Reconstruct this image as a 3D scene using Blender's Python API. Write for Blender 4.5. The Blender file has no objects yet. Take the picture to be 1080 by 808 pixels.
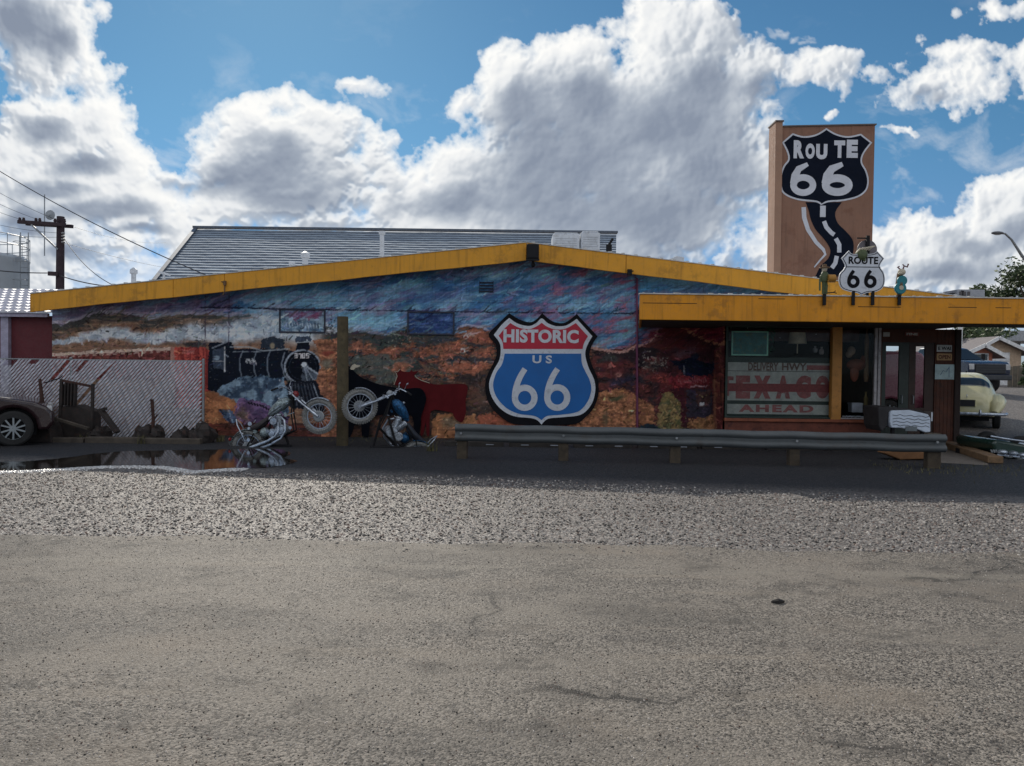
import bpy, math, random
import numpy as np
from mathutils import Vector, Matrix
random.seed(7)
R = math.radians
scene = bpy.context.scene
col = scene.collection
# ------------------------------------------------------------------ camera frame
FP, H0, ROLL, PITCH = 820.0, 1.65, R(0.7), math.atan(16/820)
U_ = Vector((0, math.sin(PITCH), math.cos(PITCH)))        # up of the unrolled camera
F_ = Vector((0, math.cos(PITCH), -math.sin(PITCH)))
X_ = Vector((1, 0, 0))
CX = X_*math.cos(ROLL) + U_*math.sin(ROLL)
CY = -X_*math.sin(ROLL) + U_*math.cos(ROLL)
EYE = Vector((0, 0, H0))
def at(px, py, Y):
    d = CX*((px-540)/FP) + CY*(-(py-404)/FP) + F_
    return EYE + d*(Y/d.y)
def proj(X, Y, Z):
    """numpy world -> photograph coordinates (used to lay the mural drawing out on its wall)"""
    vx, vy, vz = X, Y, Z-H0
    a = vx*CX.x+vy*CX.y+vz*CX.z; b = vx*CY.x+vy*CY.y+vz*CY.z; c = vx*F_.x+vy*F_.y+vz*F_.z
    return 540+FP*a/c, 404-FP*b/c
def gz(x, y):
    """height of the terrain"""
    k = min(max((x-7.5)/2.5, 0), 1)
    return k*0.88*min(max((y-19.5)/16.0, 0), 1)
# ------------------------------------------------------------------ materials
def s2l(c):
    c = c/255.0
    return c/12.92 if c <= .04045 else ((c+.055)/1.055)**2.4
def rgb(r, g, b, k=1.0): return tuple(min(1.0, s2l(v)*k) for v in (r, g, b))
class NT:
    def __init__(s, tree): s.t = tree; s.n = tree.nodes; s.l = tree.links
    def add(s, typ, **kw):
        n = s.n.new(typ)
        for k, v in kw.items():
            if k == 'i':
                for kk, vv in v.items(): s.put(n, kk, vv)
            else: setattr(n, k, v)
        return n
    def put(s, n, key, v):
        sock = n.inputs[key]
        if hasattr(v, 'is_output') or isinstance(v, bpy.types.NodeSocket): s.l.new(v, sock)
        else: sock.default_value = v
    def m(s, op, a, b=0.0, c=None, clamp=False):
        n = s.n.new('ShaderNodeMath'); n.operation = op; n.use_clamp = clamp
        s.put(n, 0, a)
        if op not in ('ABSOLUTE', 'SQRT'): s.put(n, 1, b)
        if c is not None: s.put(n, 2, c)
        return n.outputs[0]
    def v(s, op, a, b=None, sc=None):
        n = s.n.new('ShaderNodeVectorMath'); n.operation = op
        s.put(n, 0, a)
        if b is not None: s.put(n, 1, b)
        if sc is not None: s.put(n, 'Scale', sc)
        return n.outputs['Value'] if op in ('LENGTH', 'DOT_PRODUCT') else n.outputs[0]
    def noise(s, vec, scale, detail=4, rough=.5, dist=0.0):
        n = s.add('ShaderNodeTexNoise', i={'Scale': scale, 'Detail': detail, 'Roughness': rough, 'Distortion': dist})
        if vec is not None: s.l.new(vec, n.inputs['Vector'])
        return n.outputs[0]
    def ramp(s, fac, a, b, lo=0.0, hi=1.0, smooth=True):
        n = s.n.new('ShaderNodeMapRange'); n.interpolation_type = 'SMOOTHSTEP' if smooth else 'LINEAR'
        s.put(n, 0, fac); n.inputs[1].default_value = a; n.inputs[2].default_value = b
        n.inputs[3].default_value = lo; n.inputs[4].default_value = hi
        return n.outputs[0]
    def mix(s, f, a, b, mode='MIX'):
        n = s.n.new('ShaderNodeMix'); n.data_type = 'RGBA'; n.blend_type = mode; n.clamp_factor = True
        s.put(n, 0, f)
        for idx, v in ((6, a), (7, b)):
            if isinstance(v, tuple) and len(v) == 3: v = v+(1,)
            s.put(n, idx, v)
        return n.outputs[2]
MATS = {}
def mat(name, color, rough=.7, metal=0.0, streak=0.0, var=.25, vscale=6.0, bump=0.0, bscale=40.0, dirt=None, dirt_amt=.35, spec=.5, coat=0.0, objspace=True):
    if name in MATS: return MATS[name]
    m = bpy.data.materials.new(name); m.use_nodes = True
    nt = NT(m.node_tree); b = nt.n['Principled BSDF']
    tc = nt.add('ShaderNodeTexCoord'); co = tc.outputs['Object']
    n1 = nt.noise(co, vscale, 6, .6); n2 = nt.noise(co, vscale*7, 3, .6)
    f = nt.m('ADD', nt.m('MULTIPLY', n1, .7), nt.m('MULTIPLY', n2, .3))
    f = nt.ramp(f, .3, .7)
    lo = tuple(c*(1-var) for c in color); hi = tuple(min(1, c*(1+var*.8)) for c in color)
    c = nt.mix(f, lo, hi)
    if dirt:
        d = nt.ramp(nt.noise(co, vscale*1.7, 8, .7), .52, .66, 0, dirt_amt)
        c = nt.mix(d, c, dirt)
    if streak:
        sv = nt.noise(nt.v('MULTIPLY', co, (14, 14, .7)), 1.0, 5, .65); c = nt.mix(nt.ramp(sv, .50, .72, 0, streak), c, tuple(x*.32 for x in color))
        fl = nt.ramp(nt.noise(co, 22, 6, .75), .64, .68, 0, streak*1.2); c = nt.mix(fl, c, tuple(min(.6, x*.4+.12) for x in color))
    nt.put(b, 'Base Color', c)
    nt.put(b, 'Roughness', nt.ramp(n2, .2, .8, max(0, rough-.12), min(1, rough+.12)))
    b.inputs['Metallic'].default_value = metal
    b.inputs['Specular IOR Level'].default_value = spec
    b.inputs['Coat Weight'].default_value = coat
    if bump:
        bn = nt.add('ShaderNodeBump', i={'Strength': min(1, bump), 'Distance': .01, 'Height': nt.noise(co, bscale, 4, .6)})
        nt.put(b, 'Normal', bn.outputs[0])
    MATS[name] = m
    return m
# ------------------------------------------------------------------ mesh builder
class MB:
    def __init__(s): s.v = []; s.f = []; s.fm = []; s.mi = 0; s.M = None
    def pt(s, p):
        p = Vector(p)
        s.v.append(tuple(s.M @ p) if s.M else tuple(p)); return len(s.v)-1
    def face(s, ids): s.f.append(tuple(ids)); s.fm.append(s.mi)
    def box(s, a, b, M=None):
        """axis-aligned box between corners, optional matrix"""
        x0, y0, z0 = (min(a[i], b[i]) for i in range(3)); x1, y1, z1 = (max(a[i], b[i]) for i in range(3))
        ps = [(x0,y0,z0),(x1,y0,z0),(x1,y1,z0),(x0,y1,z0),(x0,y0,z1),(x1,y0,z1),(x1,y1,z1),(x0,y1,z1)]
        if M: ps = [M @ Vector(p) for p in ps]
        i = [s.pt(p) for p in ps]
        for q in ((0,3,2,1),(4,5,6,7),(0,1,5,4),(1,2,6,5),(2,3,7,6),(3,0,4,7)): s.face([i[k] for k in q])
        return s
    def beam(s, p, q, w, h, up=(0,0,1)):
        p, q = Vector(p), Vector(q); d = (q-p); L = d.length; d.normalize()
        up = Vector(up); r = d.cross(up)
        if r.length < 1e-4: r = d.cross(Vector((1,0,0)))
        r.normalize(); u = r.cross(d)
        i = []
        for o in (p, q):
            for a, b in ((-1,-1),(1,-1),(1,1),(-1,1)): i.append(s.pt(o + r*(a*w/2) + u*(b*h/2)))
        for f in ((0,1,2,3),(7,6,5,4),(0,4,5,1),(1,5,6,2),(2,6,7,3),(3,7,4,0)): s.face([i[k] for k in f])
        return s
    def tube(s, pts, r, n=8, cap=True, closed=False):
        pts = [Vector(p) for p in pts]
        rs = r if isinstance(r, (list, tuple)) else [r]*len(pts)
        rings = []; pr = None; N = len(pts)
        for k, p in enumerate(pts):
            if closed: d = pts[(k+1) % N]-pts[k-1]
            else: d = pts[min(k+1, N-1)]-pts[max(k-1, 0)]
            if d.length < 1e-9: d = Vector((0,0,1))
            d.normalize()
            a = pr if pr is not None else (Vector((0,0,1)) if abs(d.z) < .9 else Vector((1,0,0)))
            a = a - d*a.dot(d)
            if a.length < 1e-6: a = d.orthogonal()
            a.normalize(); pr = a; b = d.cross(a)
            rings.append([s.pt(p + a*(math.cos(2*math.pi*j/n)*rs[k]) + b*(math.sin(2*math.pi*j/n)*rs[k])) for j in range(n)])
        M_ = N if closed else N-1
        for k in range(M_):
            A, B = rings[k], rings[(k+1) % N]
            for j in range(n): s.face((A[j], A[(j+1) % n], B[(j+1) % n], B[j]))
        if cap and not closed: s.face(rings[0][::-1]); s.face(rings[-1])
        return s
    def cyl(s, p, q, r, r2=None, n=16):
        return s.tube([p, q], [r, r if r2 is None else r2], n)
    def lathe(s, prof, o=(0,0,0), axis='z', n=24, cap=True):
        rings = []
        for r, h in prof:
            ring = []
            for j in range(n):
                a = 2*math.pi*j/n; c, d = r*math.cos(a), r*math.sin(a)
                p = {'z': (c, d, h), 'y': (c, h, d), 'x': (h, c, d)}[axis]
                ring.append(s.pt((o[0]+p[0], o[1]+p[1], o[2]+p[2])))
            rings.append(ring)
        for A, B in zip(rings, rings[1:]):
            for j in range(n): s.face((A[j], A[(j+1) % n], B[(j+1) % n], B[j]))
        if cap and prof[0][0] > 1e-5: s.face(rings[0][::-1])
        if cap and prof[-1][0] > 1e-5: s.face(rings[-1])
        return s
    def ball(s, c, r, n=12, m=8, jit=0.0, seed=0):
        jr = random.Random(seed)
        if not isinstance(r, (list, tuple)): r = (r, r, r)
        rings = []
        for k in range(m+1):
            t = math.pi*k/m
            rings.append([s.pt((c[0]+r[0]*q*math.sin(t)*math.cos(2*math.pi*j/n), c[1]+r[1]*q*math.sin(t)*math.sin(2*math.pi*j/n), c[2]+r[2]*q*math.cos(t))) for j in range(n) for q in (1+jr.uniform(-jit, jit),)])
        for A, B in zip(rings, rings[1:]):
            for j in range(n): s.face((A[j], B[j], B[(j+1) % n], A[(j+1) % n]))
        return s
    def prism(s, poly, y0, y1):
        """poly: list of (x,z) extruded between y0 (front) and y1"""
        A = [s.pt((x, y0, z)) for x, z in poly]; B = [s.pt((x, y1, z)) for x, z in poly]
        n = len(poly)
        s.face(A); s.face(B[::-1])
        for k in range(n): s.face((A[k], B[k], B[(k+1) % n], A[(k+1) % n]))
        return s
    def prismx(s, poly, x0, x1):
        """poly: list of (y,z) extruded along x"""
        A = [s.pt((x0, y, z)) for y, z in poly]; B = [s.pt((x1, y, z)) for y, z in poly]
        n = len(poly)
        s.face(A); s.face(B[::-1])
        for k in range(n): s.face((A[k], B[k], B[(k+1) % n], A[(k+1) % n]))
        return s
    def ribbon(s, pts, w, y0, y1, closed=False):
        """flat stroke in the x-z plane with thickness y0..y1; w may be a list"""
        P = [Vector((p[0], p[1])) for p in pts]; N = len(P)
        W = w if isinstance(w, (list, tuple)) else [w]*N
        L, Rr = [], []
        for k, p in enumerate(P):
            if closed: d = P[(k+1) % N]-P[k-1]
            else: d = P[min(k+1, N-1)]-P[max(k-1, 0)]
            d.normalize(); nrm = Vector((-d.y, d.x))*W[k]*.5
            L.append(p+nrm); Rr.append(p-nrm)
        ids = [[s.pt((q.x, y, q.y)) for q in arr] for arr in (L, Rr) for y in (y0, y1)]
        a, b, c, d = ids   # L front, L back, R front, R back
        M_ = N if closed else N-1
        for k in range(M_):
            j = (k+1) % N
            s.face((a[k], a[j], c[j], c[k])); s.face((a[k], b[k], b[j], a[j])); s.face((c[k], c[j], d[j], d[k])); s.face((b[k], d[k], d[j], b[j]))
        if not closed:
            s.face((a[0], c[0], d[0], b[0])); s.face((a[-1], b[-1], d[-1], c[-1]))
        return s
    def build(s, name, m, parent=None, bevel=0.0, smooth=False, seg=2):
        me = bpy.data.meshes.new(name)
        me.from_pydata(s.v, [], s.f); me.update()
        ms = m if isinstance(m, (list, tuple)) else [m]
        for x in ms: me.materials.append(x)
        if len(ms) > 1: me.polygons.foreach_set('material_index', s.fm)
        import bmesh
        bm = bmesh.new(); bm.from_mesh(me); bmesh.ops.recalc_face_normals(bm, faces=bm.faces); bm.to_mesh(me); bm.free()
        if smooth:
            me.polygons.foreach_set('use_smooth', [True]*len(me.polygons))
            try: me.set_sharp_from_angle(angle=R(38))
            except Exception: pass
        o = bpy.data.objects.new(name, me); col.objects.link(o)
        if parent: o.parent = parent; o.matrix_parent_inverse = parent.matrix_basis.inverted() if parent.get('_w') else Matrix()
        if bevel:
            bv = o.modifiers.new('bevel', 'BEVEL'); bv.width = bevel; bv.segments = seg; bv.limit_method = 'ANGLE'; bv.angle_limit = R(35)
        return o
def tag(o, label=None, cat=None, group=None, kind=None):
    if label: o['label'] = label
    if cat: o['category'] = cat
    if group: o['group'] = group
    if kind: o['kind'] = kind
    return o
def empty(name, loc=(0,0,0), label=None, cat=None, group=None, rz=0.0, world=False):
    """Empty at the thing's base. world=True: its parts are given in world coordinates"""
    o = bpy.data.objects.new(name, None); col.objects.link(o)
    o.location = loc; o.rotation_euler = (0, 0, rz); o.empty_display_size = .2
    o.matrix_basis = Matrix.Translation(loc) @ Matrix.Rotation(rz, 4, 'Z')
    if world: o['_w'] = 1
    return tag(o, label, cat, group)
def copy_tree(o, parent=None):
    c = o.copy(); col.objects.link(c)
    if parent: c.parent = parent
    for ch in [x for x in list(bpy.data.objects) if x.parent == o]: copy_tree(ch, c)
    return c
TXT = {}
def text_tris(body, bold=.0, spacing=1.0):
    """outline of a word in the built-in face: verts (unit box width w, height 1) + faces"""
    key = (body, bold, spacing)
    if key in TXT: return TXT[key]
    cu = bpy.data.curves.new('t', 'FONT'); cu.body = body; cu.size = 1; cu.offset = bold; cu.space_character = spacing; cu.resolution_u = 4
    ob = bpy.data.objects.new('t', cu); col.objects.link(ob)
    dg = bpy.context.evaluated_depsgraph_get(); dg.update()
    me = ob.evaluated_get(dg).to_mesh()
    vs = np.array([v.co[:2] for v in me.vertices]); fs = [tuple(p.vertices) for p in me.polygons]
    bpy.data.objects.remove(ob); bpy.data.curves.remove(cu)
    mn, mx = vs.min(0), vs.max(0)
    vs = (vs-mn)/(mx-mn)
    TXT[key] = (vs, fs); return TXT[key]
def put_text(mb, body, x0, x1, z0, z1, y0, bold=.0, spacing=1.0, fn=None, thick=.003):
    """lettering filling the box x0..x1, z0..z1 on the plane y0, facing -y; fn maps (x,z)->(x,y,z)"""
    vs, fs = text_tris(body, bold, spacing)
    def q(v, dy):
        x, z = x0+(x1-x0)*v[0], z0+(z1-z0)*v[1]
        if fn: return fn(x, z, dy)
        return (x, y0-dy, z)
    ids = [mb.pt(q(v, thick)) for v in vs]
    for f in fs: mb.face([ids[k] for k in f])
    return mb
SKYTINT = (.52, .86, .93)
CLOUDCOL = ((.93, .93, .91), (.55, .585, .63), (.27, .32, .40))
SUNE = 3.9
EXPO = 0.0
MUR_K = 1.9
MUR_SAT = .80
BEHINDC = (.95, .96, .98)
CLOUDK = 1.0
# ------------------------------------------------------------------ world: Nishita sky + procedural clouds laid out in directions
TANE, TANA = .624, .305                                   # slope of the sun's rays along Y, sideways drift
SAZ = math.atan(TANA); SEL = math.atan(TANE*math.cos(SAZ))
world = bpy.data.worlds.new('World'); scene.world = world; world.use_nodes = True
world.cycles.sampling_method = 'MANUAL'; world.cycles.sample_map_resolution = 512
w = NT(world.node_tree); bg = w.n['Background']; bg.inputs[1].default_value = 1.0
sky = w.add('ShaderNodeTexSky', sky_type='NISHITA', sun_disc=False, sun_elevation=SEL, sun_rotation=-SAZ, altitude=1500, air_density=1.0, dust_density=.35, ozone_density=2.0)
SKYK = 0.085
skyc = w.v('SCALE', sky.outputs[0], sc=SKYK)

tc = w.add('ShaderNodeTexCoord')
x, y, z = w.add('ShaderNodeSeparateXYZ', i={0: tc.outputs['Generated']}).outputs
skyc = w.mix(1.0, skyc, w.mix(w.ramp(z, .0, .30), (.52, .60, .86), SKYTINT), 'MULTIPLY')
behind = w.ramp(w.noise(tc.outputs['Generated'], 2.6, 5, .6), .42, .56)
behind = w.m('MULTIPLY', w.m('MULTIPLY', behind, w.ramp(y, .45, .15)), w.ramp(z, .02, .12))
full = w.mix(behind, skyc, BEHINDC)
w.l.new(full, bg.inputs[0])
CLOUD = [(645,262,150,30),(560,258,90,26),(440,245,60,24),(30,300,60,22),(205,255,60,22),(120,262,50,20),(770,278,52,16),(980,300,90,22),(1050,310,60,30),(392,168,34,12),(600,60,36,20),(700,20,48,30),(820,70,30,12),(850,84,40,14),(50,215,90,40),(150,215,70,34),(88,172,60,24),(235,225,90,26),(25,270,60,30),(450,235,90,28),(345,228,60,22),(1065,290,60,30),(840,262,20,8),(15,15,85,62),(62,45,50,42),(30,78,38,34),(88,72,28,22),(40,150,75,45),(100,128,38,30),(15,200,70,45),(120,185,80,30),(70,250,75,30),
 (275,140,52,40),(232,165,48,40),(322,160,62,42),(352,180,50,38),(185,190,62,24),(262,205,115,30),(400,190,50,30),(362,97,30,13),(112,285,62,20),(185,238,62,26),(300,236,90,9),
 (528,92,52,48),(585,98,75,58),(690,58,62,66),(742,52,44,46),(640,150,125,80),(560,185,120,70),(478,190,62,52),(425,218,55,36),(712,140,110,85),(790,78,48,40),(836,88,48,20),(880,72,26,11),(760,170,52,46),(650,225,160,52),(715,250,48,30),(520,235,125,36),
 (985,92,50,28),(955,62,36,13),(1010,62,34,22),(975,55,24,9),(1042,14,28,11),(1078,68,24,24),
 (1000,268,105,46),(1065,228,60,52),(928,262,40,28),(1030,215,46,30),(778,272,42,17),(758,212,18,13),(960,240,34,12),(875,128,8,4),(860,235,26,8),(950,140,20,5)]
GREY = [(110,225,60,16),(60,205,40,12),(235,190,35,16),(150,245,30,8),(600,215,120,40),(1020,255,40,12),(25,25,55,42),(55,52,30,22),(45,142,30,16),(85,180,40,14),(268,182,52,30),(310,205,66,17),(295,160,30,26),(200,198,50,13),
 (590,165,95,60),(700,130,85,50),(540,120,45,32),(745,195,50,55),(650,225,110,38),(700,235,60,40),(480,215,50,24),(620,110,60,35),(740,100,45,30),(800,100,30,13),
 (1000,288,70,18),(975,104,28,12),(1060,250,30,20),(785,282,30,8),(30,240,40,18),(80,270,30,10),(1075,78,12,10)]

# ---- cloud bank: a curved far sheet of the sky, its light worked out point by point (density, thickness towards the sun)
def cloud_sheet():
    ST_ = 1.0; u0, u1, v0, v1 = -130, 1210, -75, 372
    UX, VY = np.meshgrid(np.arange(u0, u1+.1, ST_), np.arange(v0, v1+.1, ST_))
    VY = VY.astype(float)
    tab = np.random.default_rng(12).random((256, 256))
    def nz(X, Y, f, o=5, r_=.52, seed=0, bil=False, fy=1.0):
        tot = np.zeros(X.shape); amp = 1.0; s_ = 0
        for k in range(o):
            gx, gy = X*f*2.03**k+seed*7.3+13*k+600, Y*f*fy*2.03**k+seed*3.1+29*k+600
            ix, iy = np.floor(gx).astype(int), np.floor(gy).astype(int); tx, ty = gx-ix, gy-iy
            tx, ty = tx**3*(tx*(tx*6-15)+10), ty**3*(ty*(ty*6-15)+10)
            a = tab[iy % 256, ix % 256]; b_ = tab[iy % 256, (ix+1) % 256]; c = tab[(iy+1) % 256, ix % 256]; d = tab[(iy+1) % 256, (ix+1) % 256]
            n_ = (a*(1-tx)+b_*tx)*(1-ty)+(c*(1-tx)+d*tx)*ty
            if bil: n_ = 1-np.abs(2*n_-1)
            tot += amp*n_; s_ += amp; amp *= r_
        return tot/s_
    def puff(X, Y, f, seed):
        """rounded cells: high in the middle of each puff, creased between them"""
        gx, gy = X*f+seed*5.7+300, Y*f+seed*2.3+300; ix, iy = np.floor(gx).astype(int), np.floor(gy).astype(int); best = np.full(X.shape, 9.0)
        for dx in (-1, 0, 1):
            for dy in (-1, 0, 1):
                cx, cy = ix+dx, iy+dy
                px_ = cx+tab[cy % 256, cx % 256]; py_ = cy+tab[(cy+91) % 256, (cx+37) % 256]
                best = np.minimum(best, (gx-px_)**2+(gy-py_)**2)
        return 1-np.minimum(best, 1.0)
    W1x = (nz(UX, VY, 1/90, 3, .5, 1)-.5)*46; W1y = (nz(UX, VY, 1/90, 3, .5, 2)-.5)*40
    W2x = (nz(UX, VY, 1/22, 5, .58, 3)-.5)*22; W2y = (nz(UX, VY, 1/22, 5, .58, 4)-.5)*22
    X, Y = UX+W1x+W2x, VY+W1y+W2y
    def fld(bl, X, Y, k=14.0, sharp=True):
        acc = np.zeros(X.shape)
        for cx, cy, rx, ry in bl:
            kk = min(1.0, max(.30, min(rx, ry)/50)) if sharp else 1.0
            e = (1-np.hypot((X-cx)/rx, (Y-cy)/ry))*kk
            acc += np.exp(k*np.clip(e, -1.5, 1.2))
        return np.log(acc+1e-9)/k
    F = fld(CLOUD, X, Y)
    Xp, Yp = UX+W2x*.5, VY+W2y*.5
    P_ = .50*puff(Xp, Yp, 1/34, 1)+.30*puff(Xp, Yp, 1/16, 2)+.20*puff(Xp, Yp, 1/8, 3)
    N = nz(UX, VY, 1/26, 6, .56, 6)
    D = F - .02 + (nz(UX, VY, 1/70, 2, .5, 41)-.5)*.75*np.clip(1-F*1.1, 0, 1) + (P_-.62)*.36 + (N-.5)*.62 + (nz(UX, VY, 1/9, 4, .6, 33)-.5)*.16
    # a broken, hazier deck low over the roofs
    low = np.clip((VY-150)/110, 0, 1)
    D2 = (nz(UX+W1x, VY+W1y, 1/75, 6, .56, 9, fy=1.7)-.54)*1.7+(P_-.6)*.18+low*.16-(1-low)*.55
    T = np.clip(D, 0, 2); T2 = np.clip(D2, 0, 2)*.45
    Tt = np.maximum(T, T2)
    # thickness between each point and the sun
    SX, SY = 540-820*TANA, 388-820*TANE
    S = np.zeros(UX.shape); H_, W__ = UX.shape
    dx, dy = SX-UX, SY-VY; L = np.hypot(dx, dy)+1e-6; dx, dy = dx/L, dy/L
    for k, st in enumerate((3, 6, 10, 15, 21, 28, 36, 46, 58, 72)):
        i = np.clip((VY+dy*st-v0).astype(int), 0, H_-1); j = np.clip((UX+dx*st-u0).astype(int), 0, W__-1)
        S += Tt[i, j]*(3+k*1.1)
    S /= 36.0
    G0 = np.clip((fld(GREY, UX, VY, 6, False)+.2)/.8, 0, 1)
    # relief of the surface turned to the sun
    Pb = .65*puff(Xp, Yp, 1/52, 1)+.35*puff(Xp, Yp, 1/24, 2); Nb = nz(UX, VY, 1/30, 4, .5, 6)
    Hs = np.sqrt(np.clip(Tt, 0, 1.2))*24+(Pb*24+Nb*26)*np.clip(Tt*3, 0, 1)*(1-.55*G0)
    gy_, gx_ = np.gradient(Hs)
    rel = -(gx_*dx+gy_*dy)              # >0: faces the sun
    for _ in range(3): rel[1:-1, 1:-1] = (rel[1:-1, 1:-1]*2+rel[:-2, 1:-1]+rel[2:, 1:-1]+rel[1:-1, :-2]+rel[1:-1, 2:])/6
    rel = np.tanh(rel*.75)
    G = fld(GREY, UX+W1x*.7+W2x*.5, VY+W1y*.7+W2y*.5, 6, False)
    G = np.clip((G+.35)/1.15, 0, 1); G = G*G*(3-2*G)
    soft = nz(UX+W1x, VY+W1y, 1/60, 4, .5, 14)
    B = .55 + .46*np.exp(-S*2.4) + .22*np.exp(-Tt*5) - .52*G*(.7+.6*soft) + rel*(.27-.13*G) + (soft-.5)*.50 + (N-.5)*.22
    B = np.clip(B, 0, 1.12)
    stops = np.array([0, .22, .45, .72, 1.12]); cr = [np.interp(B, stops, q) for q in ((.25,.36,.54,.82,1.0), (.295,.41,.585,.84,.995), (.38,.49,.645,.86,.97))]
    a = 1-np.exp(-Tt*7.5); fr = np.clip(Tt*9, 0, 1)
    a = np.clip(a*1.06, 0, 1)
    wisp = np.clip(nz(UX+W1x*1.5, VY+W1y, 1/60, 7, .62, 21, fy=1.6)-.56, 0, 1)*1.6*np.clip((VY-20)/200, .08, .9)
    a = np.maximum(a, np.clip(wisp, 0, .55))
    ed = np.minimum(np.minimum((UX-u0)/60, (u1-UX)/60), np.minimum((VY-v0)/40, 1)); a *= np.clip(ed, 0, 1)
    a *= np.clip((372-VY)/30, 0, 1)
    colr = np.stack(cr+[a], -1).reshape(-1, 4)
    tx, tz_ = (UX-540)/820, (388+(UX-540)*.0122-VY)/820
    Rr = 1500.0; ln = np.sqrt(1+tx*tx+tz_*tz_); V = np.stack([tx/ln*Rr, 1/ln*Rr, H0+tz_/ln*Rr], -1).reshape(-1, 3)
    me = bpy.data.meshes.new('sky'); n = len(V); me.vertices.add(n); me.vertices.foreach_set('co', V.ravel())
    i, j = np.meshgrid(np.arange(W__-1), np.arange(H_-1)); q0 = (j*W__+i).ravel(); q = np.stack([q0, q0+1, q0+1+W__, q0+W__], 1)
    q = q[(a.ravel()[q].max(1) > .002)]
    me.loops.add(q.size); me.loops.foreach_set('vertex_index', q.ravel().astype(np.int32)); me.polygons.add(len(q)); me.polygons.foreach_set('loop_start', np.arange(len(q))*4)
    try: me.polygons.foreach_set('loop_total', np.full(len(q), 4))
    except Exception: pass
    me.update(calc_edges=True)
    ca = me.color_attributes.new('cloud', 'FLOAT_COLOR', 'POINT'); ca.data.foreach_set('color', colr.astype(np.float32).ravel())
    m = bpy.data.materials.new('cloud_bank'); m.use_nodes = True; t = NT(m.node_tree); t.n.clear()
    out = t.add('ShaderNodeOutputMaterial'); at_ = t.add('ShaderNodeVertexColor', layer_name='cloud')
    em = t.add('ShaderNodeEmission', i={'Color': at_.outputs['Color'], 'Strength': CLOUDK}); tr = t.add('ShaderNodeBsdfTransparent'); mx = t.add('ShaderNodeMixShader', i={0: at_.outputs['Alpha'], 1: tr.outputs[0], 2: em.outputs[0]})
    t.l.new(mx.outputs[0], out.inputs[0]); m.cycles.emission_sampling = 'NONE'
    me.materials.append(m); o = bpy.data.objects.new('sky', me); col.objects.link(o); tag(o, 'blue sky with big backlit cumulus clouds', kind='structure')
cloud_sheet()
sun = bpy.data.lights.new('sun', 'SUN'); sun.energy = SUNE; sun.angle = R(.5); sun.color = (1, .93, .82)
so = bpy.data.objects.new('sun', sun); col.objects.link(so)
sdir = Vector((-TANA, 1, TANE)).normalized()
so.rotation_euler = (sdir).to_track_quat('Z', 'Y').to_euler(); so.location = (-6, 30, 20)
# ------------------------------------------------------------------ camera
cam = bpy.data.cameras.new('camera'); co_ = bpy.data.objects.new('camera', cam); col.objects.link(co_)
cam.sensor_width = 36; cam.lens = 36*FP/1080; cam.clip_end = 3000; cam.clip_start = .05
co_.matrix_world = Matrix(((CX.x, CY.x, -F_.x, 0), (CX.y, CY.y, -F_.y, 0), (CX.z, CY.z, -F_.z, H0), (0, 0, 0, 1)))
scene.camera = co_
vs = scene.view_settings; vs.view_transform = 'Standard'; vs.look = 'None'; vs.gamma = 1; vs.exposure = EXPO
scene.display_settings.display_device = 'sRGB'
scene.cycles.max_bounces = 6; scene.cycles.transparent_max_bounces = 12
scene.cycles.sample_clamp_indirect = 4
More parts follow.
